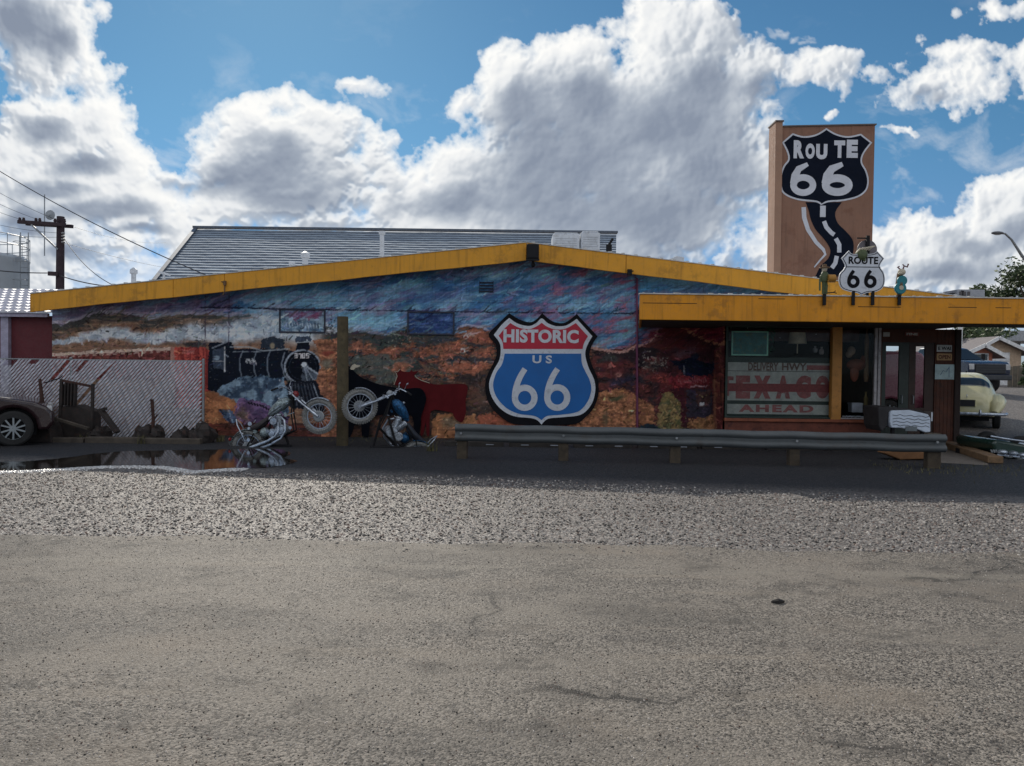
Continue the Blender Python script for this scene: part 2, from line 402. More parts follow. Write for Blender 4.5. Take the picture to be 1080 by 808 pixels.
# ------------------------------------------------------------------ ground, road, puddle
def ground_mat(name, mode):
    m = bpy.data.materials.new(name); m.use_nodes = True
    t = NT(m.node_tree); b = t.n['Principled BSDF']
    co = t.add('ShaderNodeTexCoord').outputs['Object']
    sc = 40.0 if mode == 'gravel' else 85.0
    vo = t.add('ShaderNodeTexVoronoi', i={'Scale': sc, 'Vector': co, 'Randomness': 1.0})
    vo2 = t.add('ShaderNodeTexVoronoi', i={'Scale': sc*2.3, 'Vector': co})
    cell = t.add('ShaderNodeSeparateColor', i={0: vo.outputs['Color']}).outputs[0]
    cell2 = t.add('ShaderNodeSeparateColor', i={0: vo2.outputs['Color']}).outputs[0]
    big = t.noise(t.v('MULTIPLY', co, (.35, 1.0, 1)), .9, 7, .62); mid = t.noise(co, 5.0, 6, .65); fine = t.noise(co, 60.0, 4, .7)
    if mode == 'gravel':
        g = t.m('ADD', t.m('MULTIPLY', t.m('POWER', cell, 1.6), .75), t.m('MULTIPLY', cell2, .25))
        c = t.mix(g, GR_LO, GR_HI)
        c = t.mix(t.ramp(cell2, .85, .95, 0, .5), c, (.20, .12, .085))
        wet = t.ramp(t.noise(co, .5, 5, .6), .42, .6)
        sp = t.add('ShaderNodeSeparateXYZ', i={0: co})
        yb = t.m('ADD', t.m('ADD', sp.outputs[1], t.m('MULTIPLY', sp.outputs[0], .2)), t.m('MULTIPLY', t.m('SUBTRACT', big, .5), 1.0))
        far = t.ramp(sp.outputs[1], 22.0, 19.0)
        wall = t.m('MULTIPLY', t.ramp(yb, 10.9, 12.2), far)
        c = t.mix(t.m('MULTIPLY', wall, .88), c, (.019, .022, .028))  # damp ground by the wall, plus the shop's shade coloured in blue-black
        bh = t.m('ADD', t.m('SUBTRACT', 1.0, vo.outputs['Distance']), t.m('MULTIPLY', cell, 1.1))
        bh = t.m('ADD', bh, t.m('MULTIPLY', vo2.outputs['Distance'], -.35))
        bs, bd = .9, .010
        ro = t.ramp(cell2, 0, 1, .5, .9)
    else:
        g = t.m('ADD', t.m('MULTIPLY', cell, .5), t.m('MULTIPLY', cell2, .5))
        g = t.ramp(g, .15, .85)
        c = t.mix(g, AS_LO, AS_HI)
        c = t.mix(t.ramp(big, .42, .62, 0, .65), c, AS_PALE)
        c = t.mix(t.ramp(mid, .55, .70, 0, .5), c, (.055, .052, .05))
        st = t.noise(t.v('MULTIPLY', co, (.22, 2.2, 1)), 1.6, 6, .6)
        c = t.mix(t.ramp(st, .56, .70, 0, .38), c, AS_DUST)
        c = t.mix(t.ramp(t.noise(co, 38.0, 3, .7), .64, .72, 0, .8), c, (.035, .033, .032))
        bh = t.m('ADD', t.m('SUBTRACT', 1.0, vo.outputs['Distance']), t.m('ADD', t.m('MULTIPLY', cell, .5), t.m('MULTIPLY', fine, .8)))
        c = t.mix(t.ramp(t.noise(t.v('MULTIPLY', co, (.6, 1, 1)), .55, 5, .6), .46, .64, 0, .42), c, (.075, .070, .064))
        c = t.mix(t.ramp(t.noise(t.v('MULTIPLY', co, (.7, 1, 1)), 2.2, 7, .72), .52, .68, 0, .62), c, (.055, .051, .047))
        c = t.mix(t.ramp(t.noise(co, .8, 4, .6), .52, .70, 0, .5), c, (.22, .185, .15))
        # cracks, oil drips and worn wheel lines
        wv = t.v('ADD', co, t.v('SCALE', t.add('ShaderNodeTexNoise', i={'Scale': 1.6, 'Detail': 6, 'Vector': co}).outputs['Color'], sc=.9))
        ed = t.add('ShaderNodeTexVoronoi', feature='DISTANCE_TO_EDGE', i={'Scale': .42, 'Vector': wv}).outputs['Distance']
        msk = t.ramp(t.noise(co, .35, 3, .5), .50, .60)
        crk = t.m('MULTIPLY', t.ramp(ed, .010, .003), msk)
        c = t.mix(t.m('MULTIPLY', crk, .85), c, (.022, .021, .02))
        c = t.mix(t.m('MULTIPLY', t.ramp(ed, .05, .0, 0, .35), msk), c, (.07, .065, .06))
        spt = t.add('ShaderNodeTexVoronoi', i={'Scale': .75, 'Vector': t.v('ADD', co, t.v('SCALE', t.add('ShaderNodeTexNoise', i={'Scale': 5.0, 'Detail': 4, 'Vector': co}).outputs['Color'], sc=.25))})
        c = t.mix(t.ramp(spt.outputs['Distance'], .13, .05, 0, .55), c, (.045, .042, .04))
        sp = t.add('ShaderNodeSeparateXYZ', i={0: co})
        wl = t.m('ADD', sp.outputs[1], t.m('MULTIPLY', sp.outputs[0], .035)); wl = t.m('ADD', wl, t.m('MULTIPLY', t.noise(t.v('MULTIPLY', co, (.3, 1, 1)), 1.2, 3, .5), .35))
        for y0_, wd, am in ((6.55, .16, .34), (4.95, .22, .26), (3.6, .20, .18)):
            band = t.ramp(t.m('ABSOLUTE', t.m('SUBTRACT', wl, y0_)), wd, 0.0, 0, am); band = t.m('MULTIPLY', band, t.ramp(t.noise(t.v('MULTIPLY', co, (.5, 3, 1)), 2.2, 5, .65), .40, .60))
            c = t.mix(band, c, (.27, .245, .205) if y0_ > 6 else (.085, .08, .076))
        bh_x = t.m('MULTIPLY', crk, -3.0)
        bs, bd = .75, .0045
        ro = t.ramp(cell2, 0, 1, .55, .95)
    t.put(b, 'Base Color', c); t.put(b, 'Roughness', ro)
    b.inputs['Specular IOR Level'].default_value = .12 if mode == 'road' else .25
    bn = t.add('ShaderNodeBump', i={'Strength': bs, 'Distance': bd, 'Height': bh})
    t.put(b, 'Normal', bn.outputs[0])
    return m
GR_LO, GR_HI = (.020, .020, .022), (.36, .33, .305)
AS_LO, AS_HI, AS_PALE, AS_DUST = (.020, .019, .018), (.33, .295, .255), (.225, .20, .17), (.27, .23, .185)
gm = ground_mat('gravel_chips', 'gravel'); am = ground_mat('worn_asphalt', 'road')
def axis(lims): 
    out = []
    for a, b, n in lims: out += [a+(b-a)*k/n for k in range(n)]
    return out+[lims[-1][1]]
xs = axis([(-900, -60, 6), (-60, -14, 10), (-14, 14, 70), (14, 60, 24), (60, 900, 6)])
ys = axis([(-600, -10, 5), (-10, 6, 10), (6, 20, 56), (20, 60, 40), (60, 2500, 10)])
mb = MB()
def rise(x, y):
    # low worn ridges where the puddle's rim was pushed up by tyres
    return gz(x, y) + .010*math.sin(x*1.3+.6*y)*math.exp(-((y-11.6)/2.5)**2)*0
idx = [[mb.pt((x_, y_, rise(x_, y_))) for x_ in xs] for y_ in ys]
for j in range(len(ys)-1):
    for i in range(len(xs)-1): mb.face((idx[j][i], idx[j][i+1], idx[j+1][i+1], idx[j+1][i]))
tag(mb.build('ground', gm, smooth=True), 'gravel yard of loose stone chips, coloured darker in the shade before the shop', kind='structure')
# road: its far edge runs a little askew, ragged
mb = MB()
n = 160; far = []; near = []
rr = random.Random(3)
for k in range(n+1):
    x_ = -40+80*k/n
    e = 7.25-.035*x_ + .05*math.sin(x_*1.7)+.04*math.sin(x_*4.1+1) + rr.uniform(-.03, .03)
    far.append(mb.pt((x_, e, .004))); near.append(mb.pt((x_, -12, .004)))
for k in range(n): mb.face((near[k], near[k+1], far[k+1], far[k]))
tag(mb.build('road', am), 'worn grey asphalt road in the foreground', kind='structure')
# puddle
wm = bpy.data.materials.new('puddle_water'); wm.use_nodes = True
t = NT(wm.node_tree); b = t.n['Principled BSDF']
b.inputs['Base Color'].default_value = (.022, .018, .014, 1); b.inputs['Roughness'].default_value = .045; b.inputs['IOR'].default_value = 1.45
b.inputs['Specular IOR Level'].default_value = .8
co = t.add('ShaderNodeTexCoord').outputs['Object']
bn = t.add('ShaderNodeBump', i={'Strength': .10, 'Distance': .01, 'Height': t.noise(co, 5, 4, .6)}); t.put(b, 'Normal', bn.outputs[0])
def puddle(name, ring, label, z=.006, seed=1):
    rr = random.Random(seed); pts = []
    N = len(ring)
    P3 = [at(px, py, 1353/(py-388-(px-540)*.0122)) for px, py in ring]
    for k in range(N):
        p0, p1, p2, p3 = P3[k-1], P3[k], P3[(k+1) % N], P3[(k+2) % N]
        for s_ in range(10):
            tt = s_/10
            q = .5*((2*p1)+(p2-p0)*tt+(2*p0-5*p1+4*p2-p3)*tt**2+(3*p1-p0-3*p2+p3)*tt**3)
            pts.append((q.x+rr.uniform(-.03, .03), q.y+rr.uniform(-.035, .035)))
    mb = MB(); ids = [mb.pt((a, b_, z)) for a, b_ in pts]; mb.face(ids)
    return tag(mb.build(name, wm), label, kind='structure')
puddle('puddle', [(-60,500),(0,497.5),(60,494.5),(110,491.5),(170,491.5),(205,497),(240,494),(278,494),(300,491),(312,487),(300,483),(306,479),(300,476),(290,474),(230,474.5),(170,475.5),(115,477.5),(70,483),(25,487),(-60,489)], 'still rain puddle reflecting the fence at the left of the yard')

# stones standing on the surface
def stone_mat(name, lo, hi, rough, spec=.5, pw=1.5):
    m = bpy.data.materials.new(name); m.use_nodes = True; t = NT(m.node_tree); b = t.n['Principled BSDF']
    oi = t.add('ShaderNodeNewGeometry').outputs['Random Per Island']
    co = t.add('ShaderNodeTexCoord').outputs['Object']
    c = t.mix(t.m('POWER', oi, pw), lo, hi); h = t.m('FRACT', t.m('MULTIPLY', oi, 57.3)); c = t.mix(t.ramp(h, .8, .9, 0, .45), c, (.26,.15,.11))
    t.put(b, 'Base Color', c); b.inputs['Roughness'].default_value = rough; b.inputs['Specular IOR Level'].default_value = spec
    return m
def stones(name, n, place, rmin, rmax, m, seed, label=None):
    r_ = np.random.default_rng(seed); X, Y = place(r_, n); n = len(X)
    rad = rmin+(rmax-rmin)*r_.random(n)**1.8
    k = 5; ang = np.linspace(0, 2*np.pi, k, endpoint=False)[None, :]+r_.random((n, 1))*6.28
    rr_ = rad[:, None]*(.7+.5*r_.random((n, k)))
    base = np.stack([X[:, None]+rr_*np.cos(ang), Y[:, None]+rr_*np.sin(ang), np.full((n, k), .0)], -1)
    mid = np.stack([X[:, None]+rr_*.85*np.cos(ang+.4), Y[:, None]+rr_*.85*np.sin(ang+.4), rad[:, None]*(.35+.55*r_.random((n, k)))], -1)
    top = np.stack([X+rad*.4*(r_.random(n)-.5), Y+rad*.4*(r_.random(n)-.5), rad*(.7+.4*r_.random(n))], -1)[:, None, :]
    V = np.concatenate([base, mid, top], 1).reshape(-1, 3)
    f = []
    for j in range(k):
        j2 = (j+1) % k; f += [(j, j2, k+j2), (j, k+j2, k+j), (k+j, k+j2, 2*k)]
    F_a = (np.array(f)[None]+(np.arange(n)*(2*k+1))[:, None, None]).reshape(-1, 3)
    me = bpy.data.meshes.new(name); me.vertices.add(len(V)); me.vertices.foreach_set('co', V.ravel())
    me.loops.add(F_a.size); me.loops.foreach_set('vertex_index', F_a.ravel()); me.polygons.add(len(F_a)); me.polygons.foreach_set('loop_start', np.arange(len(F_a))*3)
    try: me.polygons.foreach_set('loop_total', np.full(len(F_a), 3))
    except Exception: pass
    me.update(calc_edges=True); me.materials.append(m); o = bpy.data.objects.new(name, me); col.objects.link(o)
    return tag(o, label, kind='stuff')
def edge_y(X): return 7.25-.035*X
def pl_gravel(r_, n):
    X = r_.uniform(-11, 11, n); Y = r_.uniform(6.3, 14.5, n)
    keep = (Y > edge_y(X)-np.abs(r_.normal(0, .22, n))*(r_.random(n) < .35)+r_.normal(0, .05, n)) & (np.abs(X) < Y*.70) & (r_.random(n) < np.clip(1.0-(Y-(11.0-.25*X))*1.6, .0, 1))  # stones thinned out beyond the shop's shadow edge to keep the shade dark
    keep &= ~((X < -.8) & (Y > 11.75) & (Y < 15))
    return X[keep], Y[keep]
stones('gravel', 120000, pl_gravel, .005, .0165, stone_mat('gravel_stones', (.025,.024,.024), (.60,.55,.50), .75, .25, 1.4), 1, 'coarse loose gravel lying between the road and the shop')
def pl_road(r_, n):
    Y = r_.uniform(2.6, 7.4, n); X = r_.uniform(-1, 1, n)*Y*.72; keep = Y < edge_y(X)+.05
    return X[keep], Y[keep]+0
ro_ = stones('road_grit', 26000, pl_road, .002, .0055, stone_mat('grit', (.012,.012,.012), (.62,.56,.50), .8, .15, 1.2), 2, 'fine grit scattered over the asphalt'); ro_.location.z = .004
RIM = [(-30,495.5),(0,498.2),(30,497.2),(60,495.6),(85,494),(110,492.6),(140,492.2),(170,492.6),(190,495),(205,497.8),(222,496.4),(240,495.2),(262,494.8)]
def pl_rim(r_, n):
    P_ = np.array([list(at(px, py, 1353/(py-388-(px-540)*.0122)))[:2] for px, py in RIM]); i = (r_.random(n)**1.5)*(len(P_)-1.001); k = i.astype(int); f = (i-k)[:, None]
    q = P_[k]*(1-f)+P_[k+1]*f; off = np.abs(r_.normal(0, .11, n))*(1.3-.6*r_.random(n)); return q[:, 0], q[:, 1]-off+.03
stones('wet_glint_gravel', 9000, pl_rim, .008, .020, stone_mat('wet_glint_stones', (.35,.34,.33), (.85,.84,.82), .22, 1.0, .7), 3, 'wet gravel along the near edge of the puddle, coloured bright for its sun glint')  # stones coloured pale to stand for sun glint on the wet rim
# ------------------------------------------------------------------ the shop: geometry constants
YW, YS, YC, YF = 18.0, 17.0, 14.9, 17.4        # mural wall, shop front, canopy front, gable fascia
YELLOW = mat('yellow_paint', rgb(212,148,34,1.1), rough=.6, var=.10, vscale=1.2, dirt=rgb(120,85,30), dirt_amt=.4, bump=.15, bscale=60, streak=.42)
YEL2 = mat('yellow_paint_canopy', rgb(206,134,8,1.12), rough=.6, var=.12, vscale=2.0, dirt=rgb(110,70,20), dirt_amt=.4, bump=.15, bscale=60, streak=.42)
EDGE = mat('metal_edge', (.55,.53,.5), rough=.5, metal=.4)
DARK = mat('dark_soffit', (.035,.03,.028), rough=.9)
ROOFW = mat('roof_membrane', (.5,.5,.5), rough=.8, dirt=(.2,.18,.16))
BROWN = mat('brown_boards', rgb(88,48,32,.9), rough=.75, var=.3, vscale=3, dirt=(.02,.015,.012), dirt_amt=.5, bump=.3)
BLACKM = mat('black_metal', (.010,.010,.012), rough=.65, spec=.25)
GREYM = mat('grey_metal', (.28,.29,.30), rough=.45, metal=.6)
WHITEP = mat('white_paint', (.72,.72,.70), rough=.6, dirt=(.3,.28,.25), dirt_amt=.3)
def P2(px, py, Y): p = at(px, py, Y); return (p.x, p.z)
XL = at(55, 400, YW).x
shop = empty('roadside_shop', (0, YW, 0), 'long low shop with a painted desert mural, yellow gable edge and yellow canopy', 'shop', world=True)
# ---- the mural, laid out in photograph coordinates
GX0, GX1, GY0, GY1, SS = 50, 900, 268, 470, 2
W_, H_ = (GX1-GX0)*SS, (GY1-GY0)*SS
PX, PY = np.meshgrid(GX0+(np.arange(W_)+.5)/SS, GY0+(np.arange(H_)+.5)/SS)
rng = np.random.default_rng(5)
def vnoise(fx, fy, ox=0, oy=0, oct=4, rough=.55, X=None, Y=None):
    X = PX if X is None else X; Y = PY if Y is None else Y
    tot = np.zeros(X.shape); amp = 1; s_ = 0
    for o in range(oct):
        gx, gy = X*fx*2**o+ox+37*o+500, Y*fy*2**o+oy+11*o+500
        ix, iy = np.floor(gx).astype(int), np.floor(gy).astype(int); tx, ty = gx-ix, gy-iy
        tx, ty = tx*tx*(3-2*tx), ty*ty*(3-2*ty)
        T = TAB
        a = T[iy % 256, ix % 256]; b_ = T[iy % 256, (ix+1) % 256]; c = T[(iy+1) % 256, ix % 256]; d = T[(iy+1) % 256, (ix+1) % 256]
        tot += amp*((a*(1-tx)+b_*tx)*(1-ty)+(c*(1-tx)+d*tx)*ty); s_ += amp; amp *= rough
    return tot/s_
TAB = rng.random((256, 256))
img = np.zeros((H_, W_, 3))
def C(r, g, b): return np.array([r, g, b], float)
def sm(x, a, b): t_ = np.clip((x-a)/(b-a), 0, 1); return t_*t_*(3-2*t_)
def lay(mask, c):
    global img
    m_ = mask[..., None] if mask.ndim == 2 else mask
    img = img*(1-m_)+np.asarray(c)*m_
def mixc(a, b, t_): return a*(1-t_[..., None])+b*t_[..., None]
def inpoly(pts, X=None, Y=None):
    X = PX if X is None else X; Y = PY if Y is None else Y
    ins = np.zeros(X.shape, bool); n = len(pts)
    for k in range(n):
        x0, y0 = pts[k]; x1, y1 = pts[(k+1) % n]
        if y0 == y1: continue
        c = ((y0 > Y) != (y1 > Y)) & (X < (x1-x0)*(Y-y0)/(y1-y0)+x0)
        ins ^= c
    return ins.astype(float)
jx = (vnoise(.12, .12, 3, 7)-.5); jy = (vnoise(.12, .12, 90, 17)-.5)
jx2 = (vnoise(.5, .5, 31, 7, 2)-.5); jy2 = (vnoise(.5, .5, 9, 117, 2)-.5)
def win(x0, x1, y0, y1, pad):
    a = max(0, int((x0-pad-GX0)*SS)); b_ = min(W_, int((x1+pad-GX0)*SS)+1); c = max(0, int((y0-pad-GY0)*SS)); d = min(H_, int((y1+pad-GY0)*SS)+1)
    return (slice(c, max(c+1, d)), slice(a, max(a+1, b_)))
def layw(q, m_, c): img[q] = img[q]*(1-m_[..., None])+c*m_[..., None]
def ell(cx, cy, rx, ry, c, soft=.3, a=1.0, rag=0.0, tex=.15):
    q = win(cx-rx, cx+rx, cy-ry, cy+ry, rag+2)
    c = np.asarray(c, float); c = c[q] if c.ndim == 3 else c
    d = np.hypot((PX[q]+jx[q]*rag-cx)/rx, (PY[q]+jy[q]*rag-cy)/ry)
    cc_ = c*(1+tex*2*(vnoise(.4, .4, rng.random()*99, 5, 3, X=PX[q], Y=PY[q])-.5))[..., None]
    layw(q, (1-sm(d, 1-soft, 1))*a, cc_)
def stroke(pts, w_, c, a=1.0, soft=.5, rag=0.0):
    q = win(min(p[0] for p in pts), max(p[0] for p in pts), min(p[1] for p in pts), max(p[1] for p in pts), w_+soft+rag+2)
    X, Y = PX[q]+jx2[q]*rag, PY[q]+jy2[q]*rag
    best = np.full(X.shape, 1e9)
    for (x0, y0), (x1, y1) in zip(pts, pts[1:]):
        dx, dy = x1-x0, y1-y0; L2 = dx*dx+dy*dy+1e-9
        t_ = np.clip(((X-x0)*dx+(Y-y0)*dy)/L2, 0, 1)
        best = np.minimum(best, np.hypot(X-x0-t_*dx, Y-y0-t_*dy))
    layw(q, (1-sm(best, w_/2, w_/2+soft))*a, np.asarray(c, float))
def poly(pts, c, rag=0.0, a=1.0, tex=.15):
    q = win(min(p[0] for p in pts), max(p[0] for p in pts), min(p[1] for p in pts), max(p[1] for p in pts), rag*1.5+2)
    c = np.asarray(c, float); c = c[q] if c.ndim == 3 else c
    m_ = inpoly(pts, PX[q]+jx[q]*rag+jx2[q]*min(rag, 3), PY[q]+jy[q]*rag+jy2[q]*min(rag, 3))*a
    cc_ = c*(1+tex*2*(vnoise(.4, .4, rng.random()*99, 5, 3, X=PX[q], Y=PY[q])-.5))[..., None]
    layw(q, m_, cc_)
def line_y(pts, X): xs_, ys_ = zip(*pts); return np.interp(X, xs_, ys_)
# painted sky: brushed blues and purples
flow = vnoise(.012, .03, 4, 2, 3)*26
n1 = vnoise(.022, .085, 1, 1, 4, X=PX+flow*2, Y=PY+flow+.22*PX); n2 = vnoise(.05, .21, 40, 9, 4, X=PX-flow, Y=PY-flow+.3*PX)
n3 = vnoise(.10, .55, 70, 3, 3, X=PX, Y=PY+flow+.25*PX)
img = mixc(C(38,92,135), C(96,146,172), sm(n1, .38, .68))
pr = sm(PX, 500, 600)*.35+.15
lay(sm(n2, .52-.10*sm(PX, 480, 600), .70)*(.42+pr), C(124,84,120))
lay(sm(vnoise(.03, .16, 7, 77, 4, X=PX+flow, Y=PY+.35*PX), .60, .74)*.6, C(48,68,110))
lay(sm(n3, .60, .78)*.45, C(160,178,195))
lay(sm(n3*n2, .30, .42)*sm(PX, 520, 620)*.6, C(150,70,85))
lay((1-sm(PX, 90, 260))*.72, mixc(C(140,138,158), C(112,88,118), sm(n2, .42, .62)))
lay(sm(PX, 672, 676)*(1-sm(PY, 300, 325))*.8, mixc(C(40,110,150), C(85,140,165), sm(n1, .4, .6)))
poly([(92,338),(110,331),(150,322),(190,318),(210,313),(215,330),(120,334)], C(118,86,108), 8, .5)
ell(235, 322, 18, 14, C(95,65,100), .8, .7, 10); ell(203, 323, 14, 8, C(100,72,105), .8, .5, 8)
ell(330, 300, 60, 10, C(40,110,165), .9, .6, 14); ell(455, 312, 60, 14, C(42,70,120), .9, .5, 14)
# left mesa country
rl = line_y([(50,343),(70,340),(85,336),(100,331),(125,330),(142,331),(157,337),(170,333),(200,332),(245,333),(275,335),(300,338),(360,345),(400,352)], PX)+jy*5
below = sm(PY, rl, rl+1.2)*(1-sm(PX, 345, 365))
lay(sm(PY, rl-4, rl-2)*(1-sm(PX, 300, 340))*.6, C(172,150,158))
g = mixc(C(66,64,62), C(120,84,62), sm(PY-rl+(vnoise(.12, .3, 5, 5)-.5)*16, 5, 15))
g = mixc(g, C(58,50,48), sm(vnoise(.3, .5, 51, 5, 3), .55, .7)*.6)
g = mixc(g, C(150,112,84), sm(vnoise(.05, .4, 15, 65, 3), .55, .7)*.6)
lay(below, g)
bc = line_y([(50,362),(115,351),(160,358),(200,350),(240,350),(280,345),(320,350)], PX)+jy*8
bw = line_y([(50,3),(80,6),(115,10),(160,9),(200,12),(250,16),(300,20)], PX)
lay((1-sm(np.abs(PY-bc), bw*.35, bw))*(1-sm(PX, 320, 345))*.9, mixc(C(138,152,166), C(182,190,198), sm(vnoise(.1, .12, 33, 3), .4, .65)))
lay(sm(PY, 362+jy*6, 366+jy*6)*(1-sm(PX, 190, 225)), mixc(C(128,92,68), C(90,70,58), sm(vnoise(.1, .6, 3, 3), .4, .7)))
poly([(50,373),(120,369),(182,366),(182,369),(120,372),(50,376)], C(176,146,128), 1)
poly([(50,376),(120,372),(182,369),(182,400),(50,400)], C(96,44,40), 1, tex=.5)
for k in range(16): poly([(60+k*7.5,375.5-k*.42),(64+k*7.5,375.3-k*.42),(64+k*7.5,377.5-k*.42),(60+k*7.5,377.8-k*.42)], C(165,132,118), 1, .75)
poly([(180,366),(184,366),(184,400),(180,400)], C(150,100,85), .5)
poly([(184,366),(216,366),(222,372),(222,430),(184,430)], mixc(C(118,34,30), C(168,56,40), sm(vnoise(.25, .03, 8, 8), .4, .65)), 1)
for k in range(6): stroke([(188+k*5.3, 368), (188+k*5.3, 412)], .5, C(80,22,25), .5)
poly([(192,369),(205,369),(205,373),(192,373)], C(180,110,100), 2, .5)
ell(205, 363, 17, 3.5, C(45,42,48), .5, .85, 6)
# steam plumes
for e in [(300,340,34,22,.85),(262,348,36,16,.8),(330,352,22,16,.7),(285,325,24,10,.5),(318,335,22,16,.6),(240,356,30,9,.7)]:
    ell(e[0], e[1], e[2], e[3], mixc(C(128,146,162), C(184,194,200), sm(vnoise(.09, .12, 21, 13), .35, .65)), .9, e[4], 22)
# middle country 345..520
ridge = line_y([(340,352),(368,350),(385,350),(405,354),(418,350),(430,343),(440,352),(480,352),(484,345),(500,344),(515,349),(525,356),(540,360),(600,362),(630,366)], PX)+jy*4
mid = sm(PX, 335, 350)*(1-sm(PX, 628, 640))
mm = sm(PY, ridge, ridge+1)*mid
base = mixc(C(50,58,58), C(104,60,46), sm(vnoise(.10, .32, 61, 2, 5), .42, .60))
base = mixc(base, C(146,80,54), sm(vnoise(.12, .42, 6, 28, 5), .56, .68)*sm(PX, 330, 500)*.95)
base = mixc(base, C(44,32,38), sm(vnoise(.25, .6, 77, 28, 4), .55, .68)*.85)
base = base*(1+.75*(vnoise(.16, 1.1, 19, 8, 4)-.5))[..., None]
base = mixc(base, C(178,98,62), sm(vnoise(.30, 1.3, 29, 8, 3), .66, .76)*.7)
base = mixc(base, C(120,108,84), sm(vnoise(.35, .7, 17, 8, 3), .68, .8)*.7)
lay(mm, base)
lay((1-sm(np.abs(PY-ridge+1), .4, 1.4))*mid*.6, C(185,168,180))
lay((1-sm(np.abs(PY-ridge-6), 4, 9))*mid*(1-sm(PX, 470, 490))*.7, C(46,54,56))
poly([(365,378),(400,376),(432,384),(440,398),(420,408),(380,396),(366,402)], C(72,80,76), 14, .75)
ell(430, 380, 16, 5, C(62,72,76), .6, .6, 8); ell(455, 388, 20, 6, C(66,66,62), .7, .6, 8); ell(400,365,40,7,C(50,62,60),.8,.6,14)
for e in [(500,354,20,9),(478,366,20,8),(508,372,16,8),(488,386,30,8),(378,366,20,6),(402,372,26,5),(455,372,26,5),(505,388,18,6),(420,388,18,5)]:
    ell(e[0], e[1], e[2], e[3], C(152,82,54), .6, .75, 14, .4)
for e in [(470,358,22,3),(500,363,18,2.5),(490,378,26,3.5),(510,380,12,3)]: ell(*e, C(46,50,58), .6, .8, 8)
for cx_, cy_ in ((491,355),(488,370),(494,352)): ell(cx_, cy_, 3.2, 2.8, C(190,172,165), .3, .9, 2); ell(cx_, cy_+.6, 2, 1.7, C(110,50,40), .3)
poly([(340,398),(365,395),(400,405),(470,400),(530,385),(560,470),(340,470)], mixc(C(84,56,44), C(44,38,38), sm(vnoise(.1, .2, 44, 4, 4), .42, .6)), 12, .85)
poly([(455,445),(462,436),(480,434),(500,440),(505,455),(530,462),(455,470)], C(150,94,52), 8)
poly([(500,452),(505,438),(525,432),(560,448),(560,470),(500,470)], C(140,72,46), 6)
ell(475, 447, 14, 9, C(70,84,84), .7, .5, 10, .5)
ell(512, 415, 14, 30, C(92,72,62), .8, .5, 10)
stroke([(468,382),(560,381)], .5, C(165,140,120), .4)
# behind the big shield and to its right
poly([(600,400),(640,370),(700,360),(700,470),(560,470),(560,440)], mixc(C(50,34,38), C(102,46,40), sm(vnoise(.09, .2, 3, 44, 4), .42, .62)), 4)
sk = line_y([(620,366),(628,366),(640,369),(652,371),(662,369),(675,364),(690,357),(694,350),(695,338)], PX)+jy*3
lay(sm(PY, sk, sk+1)*sm(PX, 622, 626), mixc(C(48,36,40), C(96,46,42), sm(vnoise(.08, .2, 13, 4, 4), .42, .62)))
for pts_ in ([(624,367),(640,369.5),(652,371.5),(662,369.5),(675,364.5),(689,357),(694,349),(694.5,339)],): stroke(pts_, 1.8, C(182,132,118), .9, .8, 3)
poly([(678,362),(690,356),(693,345),(688,346),(684,354),(676,360)], C(118,34,46), 2, .8)
lay(sm(PX, 690, 700)*sm(PY, 336, 340), mixc(C(60,32,36), C(88,34,36), sm(vnoise(.04, .08, 55, 5), .4, .6)))
ell(722, 372, 20, 9, C(92,92,108), 1, .45, 10)
# blocks of stone, lower right
poly([(622,414),(655,410),(690,428),(690,470),(600,470),(600,450)], C(142,88,52), 6, 1, .5)
for y_ in (424, 436, 448): stroke([(605, y_), (690, y_+1)], .7, C(92,52,40), .6, .6, 3)
for x_, a_, b_ in ((640,424,436),(655,436,448),(632,436,448),(668,424,436),(648,448,460),(676,448,460)): stroke([(x_, a_), (x_, b_)], .7, C(92,52,40), .6, .6, 2)
ell(650, 420, 14, 5, C(58,66,46), .7, .8, 8); ell(638, 442, 5, 10, C(80,72,52), .6, .7, 6)
for e in [(650,388,22,12,(96,38,38),.7),(655,402,20,6,(50,44,66),.8),(680,412,14,8,(84,38,36),.8),(640,378,14,6,(60,62,60),.7),(690,385,16,8,(70,60,56),.6),(676,398,16,6,(52,54,64),.7)]:
    ell(e[0], e[1], e[2], e[3], C(*e[4]), .7, e[5], 14, .5)
for e in [(652,394,6,3.4),(644,386,2.5,2.5)]: ell(*e, C(150,92,82), .6, .8, 6)
rr = random.Random(11)
for k in range(70):
    x_, y_ = rr.gauss(690, 9), rr.gauss(383, 5); a_ = rr.uniform(0, 3.14); L = rr.uniform(1, 4)
    stroke([(x_, y_), (x_+L*math.cos(a_), y_-L*math.sin(a_))], .5, C(175,165,150) if k % 2 else C(28,28,34), .6)
poly([(692,470),(694,430),(700,414),(708,411),(716,418),(722,440),(722,470)], mixc(C(128,104,58), C(84,84,52), sm(vnoise(.2, .2, 5, 15), .4, .6)), 5)
for k in range(60):
    x_, y_ = rr.uniform(697, 720), rr.uniform(425, 456); a_ = rr.uniform(.5, 2.4); L = rr.uniform(2, 5)
    stroke([(x_, y_), (x_+L*math.cos(a_), y_-L*math.sin(a_))], .45, C(170,134,80) if k % 2 else C(60,46,36), .6)
poly([(670,452),(676,448),(690,447),(696,452),(696,470),(668,470)], C(30,44,54), 2)
ell(697, 399, 22, 7, C(140,50,42), .6, .8, 12, .5)
for k in range(5): stroke([(684, 392+k*3), (708, 390+k*3.4)], .7, C(66,30,36), .7, .6, 6)
poly([(706,397),(728,396),(748,396),(748,408),(706,409)], C(112,28,36), 4, 1, .5)
